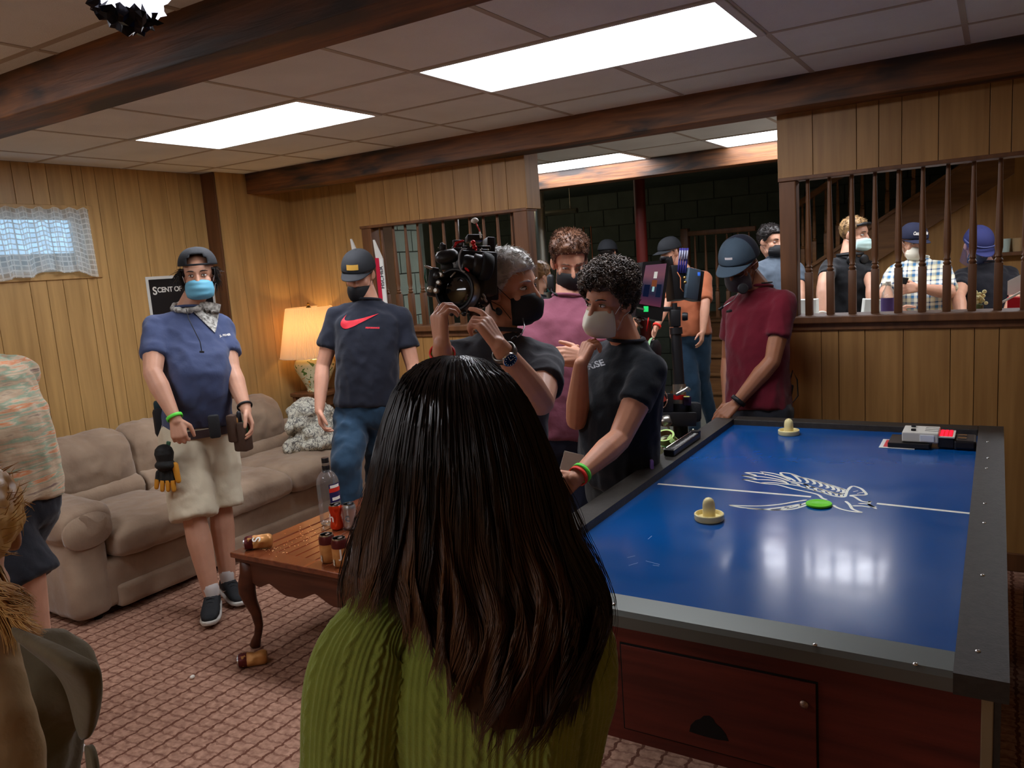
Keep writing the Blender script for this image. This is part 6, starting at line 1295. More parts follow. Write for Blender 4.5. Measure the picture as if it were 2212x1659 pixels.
p['pieces'] += [leg_piece(p['K'][q], p['A'][q], .007, 1.05, p['K'][q]+Z*.1) for q in (-1, 1)]; finish(p); r = p['root']; hair_short(p['M'], r, h_br, .02, .01, 500, .02, seed=71); eyes(p['M'], r, h_br)
tee(r, p['N'], p['H'], 72, 70, p['sh'], p['el'], streak(), .9, 1.12, .04, hem=.06, sr=.075, disp=.012); pants(r, p['H'], 70, p['K'], p['A'], c_black, 1.08, cut=.44, name='shorts', r0=.105)
for q in (-1, 1): shoe(r, p['A'][q], FA(70), rub, wht)
# ---- person in the long coat, front left corner
D = 1.16
p = person('blond person in an oversized olive coat at the front left corner', (-95, 1170, D), (-150, 10, 0), (-112, 1330, D), (-100, 2040, 1.25), 176, 176, sk_fair, .95,
  arms={-1: ((28, 1640, -1), (40, 1960, 1)), 1: ((-250, 1700, 1), (-240, 2000, 1))}, vox=.007, fem=1, shw=.14)
finish(p); r = p['root']; coat = cloth('olive_coat', (106, 94, 72), bs=30); tan = cloth('warm_lit_coat', (164, 134, 96), bs=30); eyes(p['M'], r, h_bl)  # second coat tone carries the warm light on the front panel
s = Sh(); torso_shell(s, p['N'], p['H'], 176, 176, 1.0, 0, .35, .02); sh_, el_, wr_ = p['sh'], p['el'], p['wr']
s.cap(p['N']-Z*.05, sh_[-1], .06, .07); s.cap(sh_[-1], el_[-1], .072, .078); s.cap(el_[-1], wr_[-1], .078, .07); s.cap(sh_[1], el_[1], .078, .08); s.cap(p['N']-Z*.05, sh_[1], .06, .07); s.cap(el_[1], wr_[1], .08, .06)
co, fs = s.raw(.010, 6, .020, .10); me_obj('coat', co, fs, coat, r, True)
s = Sh(); pts = [at(x, y, d=d) for x, y, d in ((-80, 1310, 1.05), (-52, 1390, 1.01), (-36, 1470, .985), (-20, 1560, .97), (-6, 1720, .96))]; s.tube(pts, [.03, .042, .046, .048, .05], 20, flat=.75, up=CR); co, fs = s.raw(.006, 5, .008, .08); me_obj('coat_front_panel', co, fs, tan, r, True)
def sheet(name, grid, m, th, sub=3):
    """grid of joints made into a smooth bent cloth panel"""
    nu = len(grid[0]); nv = len(grid); vs = [q for row in grid for q in row]; fs = [(j*nu+i, j*nu+i+1, (j+1)*nu+i+1, (j+1)*nu+i) for j in range(nv-1) for i in range(nu-1)]
    o = me_obj(name, vs, fs, m, r, True); a = o.modifiers.new('sub', 'SUBSURF'); a.levels = sub; a.render_levels = sub; solid(o, th, 0); return o
G = [[(18, 1352, 1.06), (60, 1368, 1.03), (110, 1388, 1.0), (160, 1414, .99), (205, 1436, 1.0)], [(40, 1385, 1.02), (75, 1402, .99), (120, 1428, .965), (165, 1448, .965), (214, 1445, .995)], [(120, 1440, 1.05), (140, 1452, 1.02), (160, 1470, 1.0), (195, 1490, .99), (219, 1475, 1.01)], [(150, 1490, 1.06), (160, 1520, 1.04), (172, 1550, 1.02), (198, 1545, 1.0), (214, 1525, 1.02)], [(165, 1560, 1.06), (172, 1580, 1.05), (180, 1600, 1.04), (192, 1590, 1.03), (204, 1565, 1.04)]]
sheet('coat_lapel', [[at(x, y, d=d-.07) for x, y, d in row] for row in G], coat, .006)
G = [[(186, 1604, 1.06), (200, 1612, 1.05)], [(192, 1640, 1.05), (208, 1650, 1.04)], [(196, 1690, 1.05), (212, 1700, 1.04)]]; sheet('coat_tab', [[at(x, y, d=d-.07) for x, y, d in row] for row in G], coat, .008)
# blond hair sweeping forward
R2 = random.Random(5); vs = []; fs = []
def strand(pts, r0, vs, fs, taper=1.2):
    b0 = len(vs); n = len(pts)
    for j, q in enumerate(pts):
        t = (pts[min(j+1, n-1)]-pts[max(j-1, 0)]).normalized(); a = t.orthogonal().normalized(); b = t.cross(a); rr = r0*(1-.85*(j/(n-1))**taper)
        for w in range(3): an = 2.094*w; vs.append(q+a*rr*math.cos(an)+b*rr*math.sin(an))
    for j in range(n-1):
        for w in range(3): fs.append((b0+3*j+w, b0+3*j+(w+1) % 3, b0+3*j+3+(w+1) % 3, b0+3*j+3+w))
for k in range(1000):
    a = R2.random(); c1 = R2.choice((0, 1, 2, 3)); ox = R2.gauss(0, 5); ex, ey = ((96, 1362), (66, 1330), (60, 1300), (26, 1410))[c1]; ex += R2.gauss(-8, 7); ey += R2.gauss(0, 9); dd = 1.0+R2.gauss(0, .015)
    P = []
    for j in range(12):
        u = j/11; x = (1-u)*(-60+ox)+u*ex+14*math.sin(u*6+c1); y = (1-u)*(1150+a*90)+u*ey+ (18*math.sin(u*3.1) if c1 < 3 else 0)+6*math.sin(u*9+c1*2); P.append(at(x, y, d=dd+.06*(1-u)+.015*math.sin(u*5+c1)))
    strand(P, .0013, vs, fs)
hr_ = hair_short(p['M'], r, h_bl, .02, .02, 400, .03, seed=77); me_obj('hair_locks', vs, fs, h_bl, hr_, True)
# ------------------------------------------------------------------ the woman in the green sweater
D = 1.08
p = person('woman with long dark brown hair and green cable-knit sweater seen from behind', (992, 975, D), (176, 10, 0), (1010, 1225, D), (1000, 2040, 1.12), 174, 174, sk_fair, .90,
  arms={-1: ((1222, 1745, -1), (1180, 1700, -1)), 1: ((752, 1835, 1), (790, 2200, 1))}, vox=.007, fem=1, shw=.146, drop=.085)
p['pieces'] = p['pieces'][:1]+[arm_piece(at(796, 1430, d=1.045), at(756, 1750, d=1.03), at(786, 2150, d=.99), dict(fd=-Z, n=RH, side=1, curl=.4, k=.9), .007, .9), arm_piece(at(1228, 1430, d=1.13), at(1216, 1630, d=1.24), at(1152, 1690, d=1.39), dict(fd=FH-RH*.4, n=-Z, side=-1, curl=.4, k=.9), .007, .9)]
finish(p); r = p['root']; eyes(p['M'], r, h_dk); hair_short(p['M'], r, h_dk, .006, .006, 300, .01, seed=91, back=-.09)
swm = mat('green_wool', (132, 142, 62), .95, spec=.1, var=.06, vs=40, bump=.22, bs=420, sheen=.25)
def knit(name, rings, circ_n, rows, P=.050, amp=.0034, up0=None):
    """a knitted tube: ribs and twisted cables raised on the cloth. rings: (centre, side, front, rx, ry)"""
    n = len(rings); vs = []; acc = 0; prev = None; pos = []
    def cr(a, b, c, d, t): return .5*((2*b)+(c-a)*t+(2*a-5*b+4*c-d)*t*t+(3*b-a-3*c+d)*t**3)
    rr = []
    for j in range(rows+1):
        f = j/rows*(n-1); i = min(int(f), n-2); t = f-i; g = [rings[max(0, i-1)], rings[i], rings[i+1], rings[min(n-1, i+2)]]
        rr.append(tuple(cr(*[q[k] for q in g], t) for k in range(5)))
    mid = max(2*PI*math.sqrt((q[3]**2+q[4]**2)/2) for q in rr); ncol = max(3, round(mid/P))
    for j, (c, a, b, rx, ry) in enumerate(rr):
        if prev is not None: acc += (c-prev).length
        prev = c; a = a.normalized(); b = b.normalized()
        for k in range(circ_n):
            th = 2*PI*k/circ_n; x = (k/circ_n*ncol) % 1; h = 0
            for c0, w in ((.05, .052), (.235, .052), (.42, .052)): h += math.exp(-((x-c0)/w)**2)*.8
            ph = acc*2*PI/.040; s1 = math.sin(ph)
            for sg in (1, -1): cx = .735+.075*sg*s1; h = max(h, (1.1+.35*sg*math.cos(ph))*math.exp(-((x-cx)/.07)**2))
            ct, st = math.cos(th), math.sin(th); nn = (a*ct/max(rx, .01)+b*st/max(ry, .01)).normalized(); fold = noise.noise(c*7+nn*1.2)*.007+noise.noise(c*14+nn*2.0+V((4, 0, 0)))*.0025
            vs.append(c+a*rx*ct+b*ry*st+nn*(amp*h+fold))
    fs = [(j*circ_n+k, j*circ_n+(k+1) % circ_n, (j+1)*circ_n+(k+1) % circ_n, (j+1)*circ_n+k) for j in range(rows) for k in range(circ_n)]
    fs += [tuple(range(circ_n))[::-1], tuple(range(rows*circ_n, (rows+1)*circ_n))]
    return vs, fs
S = SA(174)*-1; F = FA(174)   # S picture right
def rg(x, y, d, rx, ry, tilt=0): return (at(x, y, d=d), S, F, rx, ry)
T = knit('sweater', [rg(1005, 1218, 1.07, .052, .052), rg(1007, 1250, 1.08, .066, .062), rg(1012, 1290, 1.09, .112, .080), rg(1014, 1345, 1.09, .148, .100), rg(1014, 1410, 1.09, .160, .110), rg(1012, 1500, 1.09, .158, .112), rg(1008, 1620, 1.10, .153, .112), rg(1004, 1780, 1.11, .150, .112), rg(1002, 1950, 1.12, .160, .12), rg(1000, 2150, 1.13, .172, .13)], 460, 165)
def arm_rings(pts):
    out = []; n = len(pts); P = [at(x, y, d=d) for x, y, d, _ in pts]
    for i in range(n):
        t = (P[min(i+1, n-1)]-P[max(i-1, 0)]).normalized(); a = S-t*S.dot(t)
        a.normalize(); out.append((P[i], a, t.cross(a), pts[i][3], pts[i][3]*.95))
    return out
A1 = knit('sleeve', arm_rings([(880, 1345, 1.06, .036), (838, 1352, 1.055, .054), (804, 1388, 1.05, .063), (782, 1450, 1.04, .066), (766, 1540, 1.035, .066), (756, 1680, 1.03, .062), (752, 1830, 1.03, .055), (770, 2000, 1.0, .045), (790, 2180, .98, .035)]), 200, 140, P=.042)
A2 = knit('sleeve', arm_rings([(1150, 1340, 1.10, .036), (1196, 1350, 1.10, .054), (1226, 1392, 1.11, .061), (1236, 1450, 1.13, .063), (1232, 1540, 1.18, .060), (1215, 1640, 1.24, .055), (1180, 1690, 1.32, .045), (1150, 1690, 1.40, .034)]), 200, 110, P=.042)
vs = []; fs = []
for a, b in (T, A1, A2): o_ = len(vs); vs += a; fs += [[i+o_ for i in f] for f in b]
sw = me_obj('sweater', vs, fs, swm, r, True)
pants(r, p['H'], 174, p['K'], p['A'], c_jean, .95)
for q in (-1, 1): shoe(r, p['A'][q], FA(174), wht, wht)
# hair: dark at the crown, warm brown towards the tips
def long_hair_mat():
    m = bpy.data.materials.new('hair_long_dark'); m.use_nodes = True; nt = m.node_tree; N = nt.nodes; L = nt.links; b = N['Principled BSDF']
    at_ = N.new('ShaderNodeAttribute'); at_.attribute_name = 'tip'; r_ = N.new('ShaderNodeValToRGB'); e = r_.color_ramp.elements; e[0].position = .0; e[0].color = lin((26, 19, 17)); e[1].position = 1; e[1].color = lin((96, 64, 40)); x = e.new(.35); x.color = lin((34, 23, 18)); x = e.new(.65); x.color = lin((66, 43, 28))
    L.new(at_.outputs['Fac'], r_.inputs[0]); L.new(r_.outputs[0], b.inputs['Base Color']); b.inputs['Roughness'].default_value = .36; b.inputs['Specular IOR Level'].default_value = .5; return m
LV = ((768, 962, 1008), (776, 925, 1045), (788, 898, 1072), (810, 872, 1102), (850, 846, 1134), (900, 828, 1162), (950, 813, 1184), (1000, 800, 1204), (1050, 789, 1220), (1100, 779, 1236), (1150, 767, 1254), (1200, 753, 1278), (1250, 742, 1298), (1290, 742, 1312), (1350, 746, 1318), (1420, 750, 1312), (1500, 750, 1285), (1580, 750, 1246), (1660, 750, 1200))
def bounds(y):
    for (a, l0, r0), (b, l1, r1) in zip(LV, LV[1:]):
        if y <= b: t = max(0, (y-a)/(b-a)); return l0+(l1-l0)*t, r0+(r1-r0)*t
    return LV[-1][1], LV[-1][2]
def dmid(y): return 1.075 if y < 900 else 1.075-.0*(y-900)
def ddep(y):
    pts = ((768, .0), (776, .028), (790, .052), (815, .078), (860, .108), (920, .130), (1000, .142), (1120, .142), (1250, .145), (1400, .160), (1660, .165))
    for (a, va), (b, vb) in zip(pts, pts[1:]):
        if y <= b: return va+(vb-va)*max(0, (y-a)/(b-a))
    return pts[-1][1]
def hp(s, y, lift=0, back=1):
    l, r0 = bounds(y); x = l+(s+1)/2*(r0-l); c = math.sqrt(max(0, 1-min(1, abs(s))**2.4)); return at(x, y, d=dmid(y)-back*ddep(y)*c-lift)
def yend(s):
    pts = ((-1, 1275), (-.8, 1288), (-.62, 1330), (-.3, 1450), (0, 1560), (.3, 1610), (.7, 1600), (1, 1520))
    for (a, va), (b, vb) in zip(pts, pts[1:]):
        if s <= b: return va+(vb-va)*(s-a)/(b-a)
    return 1520
vs = []; fs = []; tip = []
ns, ny = 48, 60   # solid under-layer
for j in range(ny+1):
    for i in range(2*ns):
        s_ = -1+2*i/ns if i < ns else 1-2*(i-ns)/ns; ye = yend(max(-1, min(1, s_)))-35; y = 770+(ye-770)*j/ny
        bk = 1 if i < ns else -.55; sc_ = .955; vs.append(hp(s_*sc_, y+4, -.010, bk) if y < 1240 or bk > 0 else hp(s_*sc_, y, -.03, .75)); tip.append(.25+.45*(j/ny)**2)
for j in range(ny):
    for i in range(2*ns): k = (i+1) % (2*ns); fs.append((j*2*ns+i, j*2*ns+k, (j+1)*2*ns+k, (j+1)*2*ns+i))
R3_ = random.Random(12)
NST = 4600
for q in range(NST):
    s0 = R3_.uniform(-1, 1); s0 = math.copysign(abs(s0)**.9, s0); clump = noise.noise(V((s0*7, 3.1, 0))); c2 = noise.noise(V((s0*19, 7.7, 1)))
    ye = yend(s0)+R3_.gauss(0, 22)-abs(R3_.gauss(0, 26))*(s0 > -.7)+clump*30; y0 = 769+abs(R3_.gauss(0, 10)); lift = R3_.uniform(-.004, .006)+.004*c2; ph = clump*5; P = []; n = 18; hi = R3_.random(); T_ = []
    if R3_.random() < .12: ye -= R3_.uniform(60, 260); lift += .004
    for j in range(n):
        u = j/(n-1); y = y0+(ye-y0)*u**.92; amp = max(0, (y-980)/600); s_ = s0+.075*amp*math.sin(y/50+ph+c2*2)+.018*noise.noise(V((s0*25, y/60, 2)))+amp*.03*noise.noise(V((s0*60, y/120, 9)))
        lf = lift+.020*amp*math.sin(y/52+ph*1.4)+.004*noise.noise(V((s0*30, y/70, 5)))
        if s0 < -.62 and y > 1180: s_ -= .05*((y-1180)/110)**2*(.5+hi); 
        pnt = hp(max(-1.06, min(1.05, s_)), y, lf); P.append(pnt); T_.append(min(1, max(0, (y-880)/460*(.45+1.0*(clump+.45))+.12*(hi-.5)))*(1 if s0 < .45 else .35+.65*max(0, (.95-s0)/.5)))
    b0 = len(vs); strand(P, .00085+.0005*hi, vs, fs, 2.0)
    for t_ in T_: tip += [t_]*3
for q in range(60):   # flyaway strands on the right edge and at the left lock
    sd = 1 if q < 30 else -1; y0 = R3_.uniform(1000, 1180); P = []; L_ = R3_.uniform(150, 330)
    for j in range(14):
        u = j/13; y = y0+L_*u; l, r0 = bounds(y); x = (r0 if sd > 0 else l)+sd*(R3_.random()*0+22*math.sin(u*PI)*(q % 5)/5+(4 if sd > 0 else -2)); P.append(at(x-sd*6*(1-u), y, d=1.06))
    strand(P, .0005, vs, fs, 2); tip += [.3]*14*3
hair = me_obj('hair', vs, fs, long_hair_mat(), r, True); att = hair.data.attributes.new('tip', 'FLOAT', 'POINT'); att.data.foreach_set('value', tip)
# ------------------------------------------------------------------ film camera held by the operator
DC = 2.36
kb = mat('camera_black', (24, 24, 26), .38, spec=.5); kr = mat('rubber_cup', (20, 20, 21), .75); ks = mat('camera_steel', (170, 165, 155), .3, .9); kred = mat('anodised_red', (196, 26, 26), .35, .4)
fc = wthing('film_camera', 'black film camera with round lens held up by the grey-haired operator', 'camera', at(1000, 600, d=DC))
def cb3(name, px, py, d, w, h, dp, m=kb, rot=(0, 0, 0), bev=.004, par=None):
    """box whose width and height are read in picture pixels at its depth"""
    sc_ = d/FPX; return Sh().box(at(px, py, d=d), (w*sc_, h*sc_, dp), m3 @ Euler(rot).to_matrix(), bev).obj(name, m, par or fc) if False else Sh().box(at(px, py, d=d), (w*sc_, h*sc_, dp), m3 @ Euler(rot).to_matrix(), bev).obj(name, m, par or fc, auto=40)
cb3('camera_body', 1018, 596, DC+.09, 84, 92, .16, rot=(0, .35, 0), bev=.008)
la = C_(-.36, -.04, .93); lc = at(988, 627, d=DC)
ln = Sh().lathe([(.052, -.15), (.055, -.12), (.055, -.085), (.062, -.08), (.062, -.052), (.057, -.05), (.057, -.03), (.0645, -.028), (.0645, .022), (.062, .025), (.0575, .025), (.056, .018), (.050, .0)], lc, 48, la).obj('lens', kb, fc, auto=30)
Sh().lathe([(.0652, -.020), (.0655, -.018), (.0655, .020), (.0650, .0215)], lc, 48, la, caps=False).obj('lens_ring', ks, ln, auto=30); Sh().lathe([(.050, .001), (.048, .003), (.03, .008), (.001, .010)], lc, 40, la).obj('lens_glass', mat('lens_dark', (10, 12, 14), .06, coat=1), ln, smooth=True)
s = Sh(); u_ = la.orthogonal().normalized(); v_ = la.cross(u_)
for i in range(36): a = i*PI/18; s.box(lc-la*.066+(u_*math.cos(a)+v_*math.sin(a))*.0632, (.004, .004, .022), Matrix((u_*math.cos(a)+v_*math.sin(a), la.cross(u_*math.cos(a)+v_*math.sin(a)), la)).transposed())
s.obj('focus_gear', kr, ln)['kind'] = 'stuff'
ea = C_(.95, -.16, -.25); e0 = at(1000, 566, d=DC-.02)
ef = Sh().lathe([(.020, 0), (.024, .008), (.024, .028), (.030, .032), (.032, .036), (.032, .052), (.039, .055)], e0, 32, ea).obj('viewfinder', kb, fc, auto=40); Sh().lathe([(.039, .054), (.042, .062), (.041, .078), (.035, .088), (.028, .090), (.024, .084)], e0, 32, ea).obj('eyecup', kr, ef, smooth=True)
q0 = at(1003, 562, d=DC-.05); Sh().tube([q0+(CR*math.cos(a)*.016+CU*math.sin(a)*.034) for a in [1.2+3.6*i/14 for i in range(15)]], .0028, 6).obj('grey_cable', mat('cable_grey', (150, 152, 156), .5), ef, smooth=True); Sh().cap(at(1006, 580, d=DC-.05), at(1012, 585, d=DC-.05), .0035, .003).obj('red_plug', kred, ef, smooth=True)
s = Sh(); s.cap(at(957, 556, d=DC), at(975, 553, d=DC), .024, .024, 20, flat=.8); s.obj('oval_housing', kb, fc, smooth=True); cb3('housing_mount', 966, 577, DC+.02, 26, 16, .04)
cb3('side_bracket', 936, 610, DC+.02, 20, 62, .035, rot=(0, 0, -.12)); Sh().cap(at(919, 575, d=DC), at(933, 580, d=DC), .0035, .0035).obj('lever', ks, fc, smooth=True); Sh().tube([at(919, 582, d=DC), at(917, 600, d=DC), at(921, 612, d=DC)], .0022, 6).obj('green_cable', mat('cable_green', (20, 90, 66), .5), fc, smooth=True)
for x, y, rr in ((946, 596, .011), (950, 611, .008), (932, 625, .010), (944, 628, .009), (1028, 585, .009), (955, 594, .008)): Sh().lathe([(rr, 0), (rr, .012), (rr*.6, .015)], at(x, y, d=DC-.01), 18, C_(-.3, 0, 1)).obj('knob', ks if rr < .0105 else kb, fc, auto=40)
Sh().cap(at(974, 598, d=DC-.03), at(983, 589, d=DC-.03), .0025, .0025).obj('lever', ks, fc, smooth=True)
cb3('antenna_base', 957, 535, DC+.02, 14, 14, .02); Sh().cap(at(957, 540, d=DC+.02), at(955, 528, d=DC+.02), .006, .006).obj('stub_antenna', kb, fc, smooth=True)
cb3('top_handle', 1018, 536, DC+.06, 84, 8, .022, rot=(0, .2, .04)); cb3('top_plate', 1010, 549, DC+.07, 78, 14, .10, rot=(0, .3, 0)); cb3('receiver_box', 1024, 516, DC+.08, 34, 14, .05, rot=(0, .2, .03)); cb3('accessory_box', 990, 529, DC+.08, 22, 16, .05); cb3('battery_plate', 1056, 535, DC+.14, 18, 40, .06, rot=(0, .3, 0)); cb3('orange_plate', 1054, 542, DC+.12, 10, 24, .02, mat('orange_plate', (206, 84, 30), .4)); cb3('white_tag', 1050, 540, DC+.10, 7, 6, .002, wp); cb3('blue_display', 1042, 545, DC+.10, 8, 6, .003, emat('led_blue', (60, 90, 255), 2.2)); cb3('display_box', 1040, 543, DC+.115, 16, 14, .03)
s = Sh(); a, b = at(1022, 524, d=DC+.03), at(1031, 553, d=DC+.03)
for i in range(6): s.ball(a.lerp(b, i/5), .0075 if i % 2 == 0 else .0055, seg=10, rings=8)
s.obj('red_screw_clamp', kred, fc, smooth=True)
for k, (x0, x1) in enumerate(((986, 1003), (984, 1000))): Sh().tube([at(x0-4, 540-3*k, d=DC+.04), at(x0, 526-2*k, d=DC+.03), at(x1, 520-k, d=DC+.03)], .0022, 6).obj('red_cable', kred, fc, smooth=True)
an = Sh().tube([at(1038, 512, d=DC+.06), at(1036, 498, d=DC+.06), at(1032, 490, d=DC+.06), at(1028, 481, d=DC+.06)], .0022, 8).obj('antenna_stem', mat('stem_red', (206, 60, 50), .4), fc, smooth=True)
Sh().cap(at(1038.5, 513, d=DC+.06), at(1036.5, 502, d=DC+.06), .0036, .0028).obj('stem_sleeve', wp, an, smooth=True); Sh().lathe([(.004, -.006), (.007, -.003), (.0115, .0), (.0118, .004), (.009, .009), (.004, .0115), (.0005, .012)], at(1026, 479, d=DC+.06), 24, C_(-.15, .95, .2)).obj('mushroom_antenna', wp, an, smooth=True)
Sh().tube([at(993, 520, d=DC+.09), at(989, 474, d=DC+.09)], .0016, 6).obj('whip_antenna', mat('mic_silver', (170, 170, 168), .3, .9), fc, smooth=True)
cb3('control_unit', 1033, 622, DC+.05, 18, 60, .07, rot=(0, .3, 0)); cb3('digit_display', 1026.5, 617, DC+.010, 3.5, 14, .002, emat('digits_cyan', (110, 170, 255), 1.6)); cb3('rear_unit', 1056, 618, DC+.16, 34, 64, .08, mat('unit_navy', (26, 26, 44), .5), rot=(0, .2, 0)); cb3('red_badge', 1047, 613, DC+.10, 4, 7, .002, kred)
for pts in (((1018, 600), (1014, 612), (1020, 624)), ((1018, 632), (1026, 642), (1032, 640)), ((1024, 606), (1012, 596), (1000, 592))): Sh().tube([at(x, y, d=DC+.0) for x, y in pts], .0022, 6).obj('silver_cable', ks, fc, smooth=True)
for k, (x, y) in enumerate(((1036, 640), (1043, 636), (1030, 634), (1046, 645))): Sh().cap(at(x, y, d=DC+.02), at(x+5, y+6, d=DC+.02), .004, .0035).obj('connector', ks, fc, smooth=True)
cb3('base_plate', 988, 672, DC+.05, 44, 8, .10); cb3('rod_clamp', 990, 665, DC+.05, 22, 12, .06); cb3('riser', 1000, 656, DC+.06, 40, 22, .07)
for x in (975, 1002): Sh().cap(at(x, 678, d=DC-.03), at(x+2, 678, d=DC+.12), .0075, .0075).obj('rod', kb, fc, smooth=True)
gw_ = mat('walnut_grip', (66, 40, 30), .45); Sh().ball(at(1027, 681, d=DC+.02), (.019, .019, .024), rot=m3).obj('handgrip', gw_, fc, smooth=True); Sh().cap(at(955, 664, d=DC+.05), at(960, 700, d=DC+.05), .015, .014).obj('handgrip', gw_, fc, smooth=True)
s = Sh()
for k in range(46):
    x = R_.uniform(985, 1050); y = R_.uniform(525, 665); s.box(at(x, y, d=DC+R_.uniform(.03, .07)), (R_.uniform(.004, .014), R_.uniform(.004, .012), .012), m3 @ Euler((R_.random(), R_.random(), R_.random())).to_matrix(), .001)
o = s.obj('small_fittings', kb, fc); o['kind'] = 'stuff'
s = Sh()
for k in range(40): s.ball(at(R_.uniform(940, 1060), R_.uniform(520, 665), d=DC+R_.uniform(.0, .03)), R_.uniform(.0012, .0030), seg=6, rings=5)
o = s.obj('screw_heads', ks, fc, smooth=True); o['kind'] = 'stuff'
# ------------------------------------------------------------------ monitor on a stand
DM = 3.62
ms = wthing('monitor_stand', 'black wheeled monitor stand with silver joint and red ring beside the table', 'stand', (at(1466, 860, d=DM).x, at(1466, 860, d=DM).y, 0))
def seg(name, x0, y0, x1, y1, r0, r1, m, par=ms, d=DM, n=20): return Sh().tube([at(x0, y0, d=d), at(x1, y1, d=d)], [r0, r1], n).obj(name, m, par, auto=40)
seg('upper_pole', 1457, 655, 1461, 720, .012, .012, kb); seg('pole', 1460, 716, 1467, 832, .024, .025, kb); seg('pole_collar', 1460, 708, 1461, 722, .029, .029, kb)
jt = seg('silver_joint', 1467, 830, 1468, 858, .030, .030, ks); seg('red_ring', 1468, 853, 1468, 864, .031, .031, kred, jt); seg('joint_base', 1468, 863, 1468, 872, .031, .031, ks, jt)
Sh().cap(at(1462, 852, d=DM-.05), at(1484, 840, d=DM-.05), .008, .010).cap(at(1484, 840, d=DM-.05), at(1488, 842, d=DM-.05), .011, .009).obj('clamp_lever', ks, jt, smooth=True)
fl = at(1468, 870, d=DM); bx_, by_ = fl.x, fl.y
Sh().lathe([(.034, .30), (.034, fl.z)], (bx_, by_, 0), 20).obj('lower_pole', kb, ms, auto=40)
cb3('clamp_block', 1463, 905, DM-.02, 74, 30, .09, par=ms); cb3('side_bag', 1498, 890, DM+.02, 30, 44, .08, pk_m, bev=.02, par=ms); cb3('battery_box', 1438, 870, DM-.02, 28, 40, .06, par=ms); cb3('yellow_note', 1483, 857, DM-.06, 12, 3, .02, mat('note_yellow', (206, 200, 110), .5), par=ms); cb3('purple_box', 1484, 866, DM-.03, 16, 20, .03, mat('box_purple', (44, 26, 54), .4), par=ms)
Sh().lathe([(.022, -.02), (.026, -.01), (.026, .01), (.020, .02)], at(1440, 909, d=DM-.08), 24, C_(1, .3, .3)).obj('clamp_knob', ks, ms, auto=40); Sh().cap(at(1440, 915, d=DM-.08), at(1445, 925, d=DM-.08), .006, .005).obj('clamp_handle', ks, ms, smooth=True)
Sh().tube([at(1425, 862, d=DM-.06)+(CR*math.cos(a)*.035+CU*math.sin(a)*.045) for a in [i*PI/8 for i in range(17)]], .0025, 6).obj('coiled_cable', mat('cable_tan', (150, 110, 90), .5), ms, smooth=True); seg('red_drum', 1425, 853, 1432, 868, .018, .020, mat('drum_red', (130, 40, 30), .5), d=DM-.05)
for k in range(3):
    a = 2.1*k+.6; e = V((bx_+.24*math.cos(a)-.05, by_+.28*math.sin(a), .06)); Sh().tube([V((bx_, by_, .32)), e], .014, 10).obj('leg', kb, ms, smooth=True); Sh().lathe([(.05, -.014), (.05, .014)], e+V((0, 0, -.010)), 20, (math.sin(a), -math.cos(a), 0)).obj('caster', rub, ms, auto=40)
mn = wthing('monitor', 'black on-set monitor with a dim purple picture and green tape label', 'monitor', at(1425, 630, d=DM))
def quadbox(name, c4, th, m, par, shrink=0):
    a = [at(x, y, d=d) for x, y, d in c4]; n = (a[1]-a[0]).cross(a[3]-a[0]).normalized(); n = n if n.dot(CF) > 0 else -n; s = Sh(); s.add(a+[q+n*th for q in a], [(0, 1, 2, 3), (7, 6, 5, 4), (0, 4, 5, 1), (1, 5, 6, 2), (2, 6, 7, 3), (3, 7, 4, 0)]); return s.obj(name, m, par), n, a
mb, n_, a_ = quadbox('monitor_body', ((1389, 566, 3.56), (1447, 561, 3.62), (1430, 694, 3.62), (1372, 682, 3.56)), .075, kb, mn)
def screen_m():
    m = bpy.data.materials.new('screen_picture'); m.use_nodes = True; nt = m.node_tree; N = nt.nodes; L = nt.links; b = N['Principled BSDF']; b.inputs['Base Color'].default_value = (.01, .01, .012, 1); b.inputs['Roughness'].default_value = .12
    uv = N.new('ShaderNodeUVMap'); uv.uv_map = 'uv'; sp = N.new('ShaderNodeSeparateXYZ'); L.new(uv.outputs[0], sp.inputs[0]); r = N.new('ShaderNodeValToRGB'); e = r.color_ramp.elements; e[0].position = 0; e[0].color = lin((92, 40, 62)); e[1].position = 1; e[1].color = lin((112, 70, 92))
    for pz, c_ in ((.12, (76, 34, 60)), (.3, (28, 30, 56)), (.5, (46, 44, 66)), (.75, (120, 74, 86))): x = e.new(pz); x.color = lin(c_)
    L.new(sp.outputs[1], r.inputs[0]); L.new(r.outputs[0], b.inputs['Emission Color']); b.inputs['Emission Strength'].default_value = .75; return m
c4 = ((1395, 573, 3.555), (1440, 569, 3.612), (1427, 664, 3.612), (1380, 656, 3.555)); A4 = [at(x, y, d=d) for x, y, d in c4]
scn = me_obj('screen', A4, [(0, 1, 2, 3)], screen_m(), mb); ul = scn.data.uv_layers.new(name='uv')
for lp_, q in zip(scn.data.loops, ((0, 1), (1, 1), (1, 0), (0, 0))): ul.data[lp_.index].uv = q
def onscreen(name, u0, v0, u1, v1, col, s_):
    f = lambda u, v: A4[3].lerp(A4[2], u).lerp(A4[0].lerp(A4[1], u), v)-n_*.0012
    me_obj(name, [f(u0, v0), f(u1, v0), f(u1, v1), f(u0, v1)], [(0, 1, 2, 3)], emat('px_%s' % name+str(int(u0*100)), col, s_), scn)
onscreen('bright_patch', .46, .66, .62, .82, (200, 196, 190), .9); onscreen('bright_patch', .48, .34, .58, .46, (150, 190, 190), .9); onscreen('orange_patch', .42, .46, .66, .62, (150, 84, 56), .5); onscreen('dark_patch', .10, .20, .36, .50, (22, 30, 60), .5); onscreen('dark_patch', .68, .22, .90, .52, (30, 40, 66), .5)
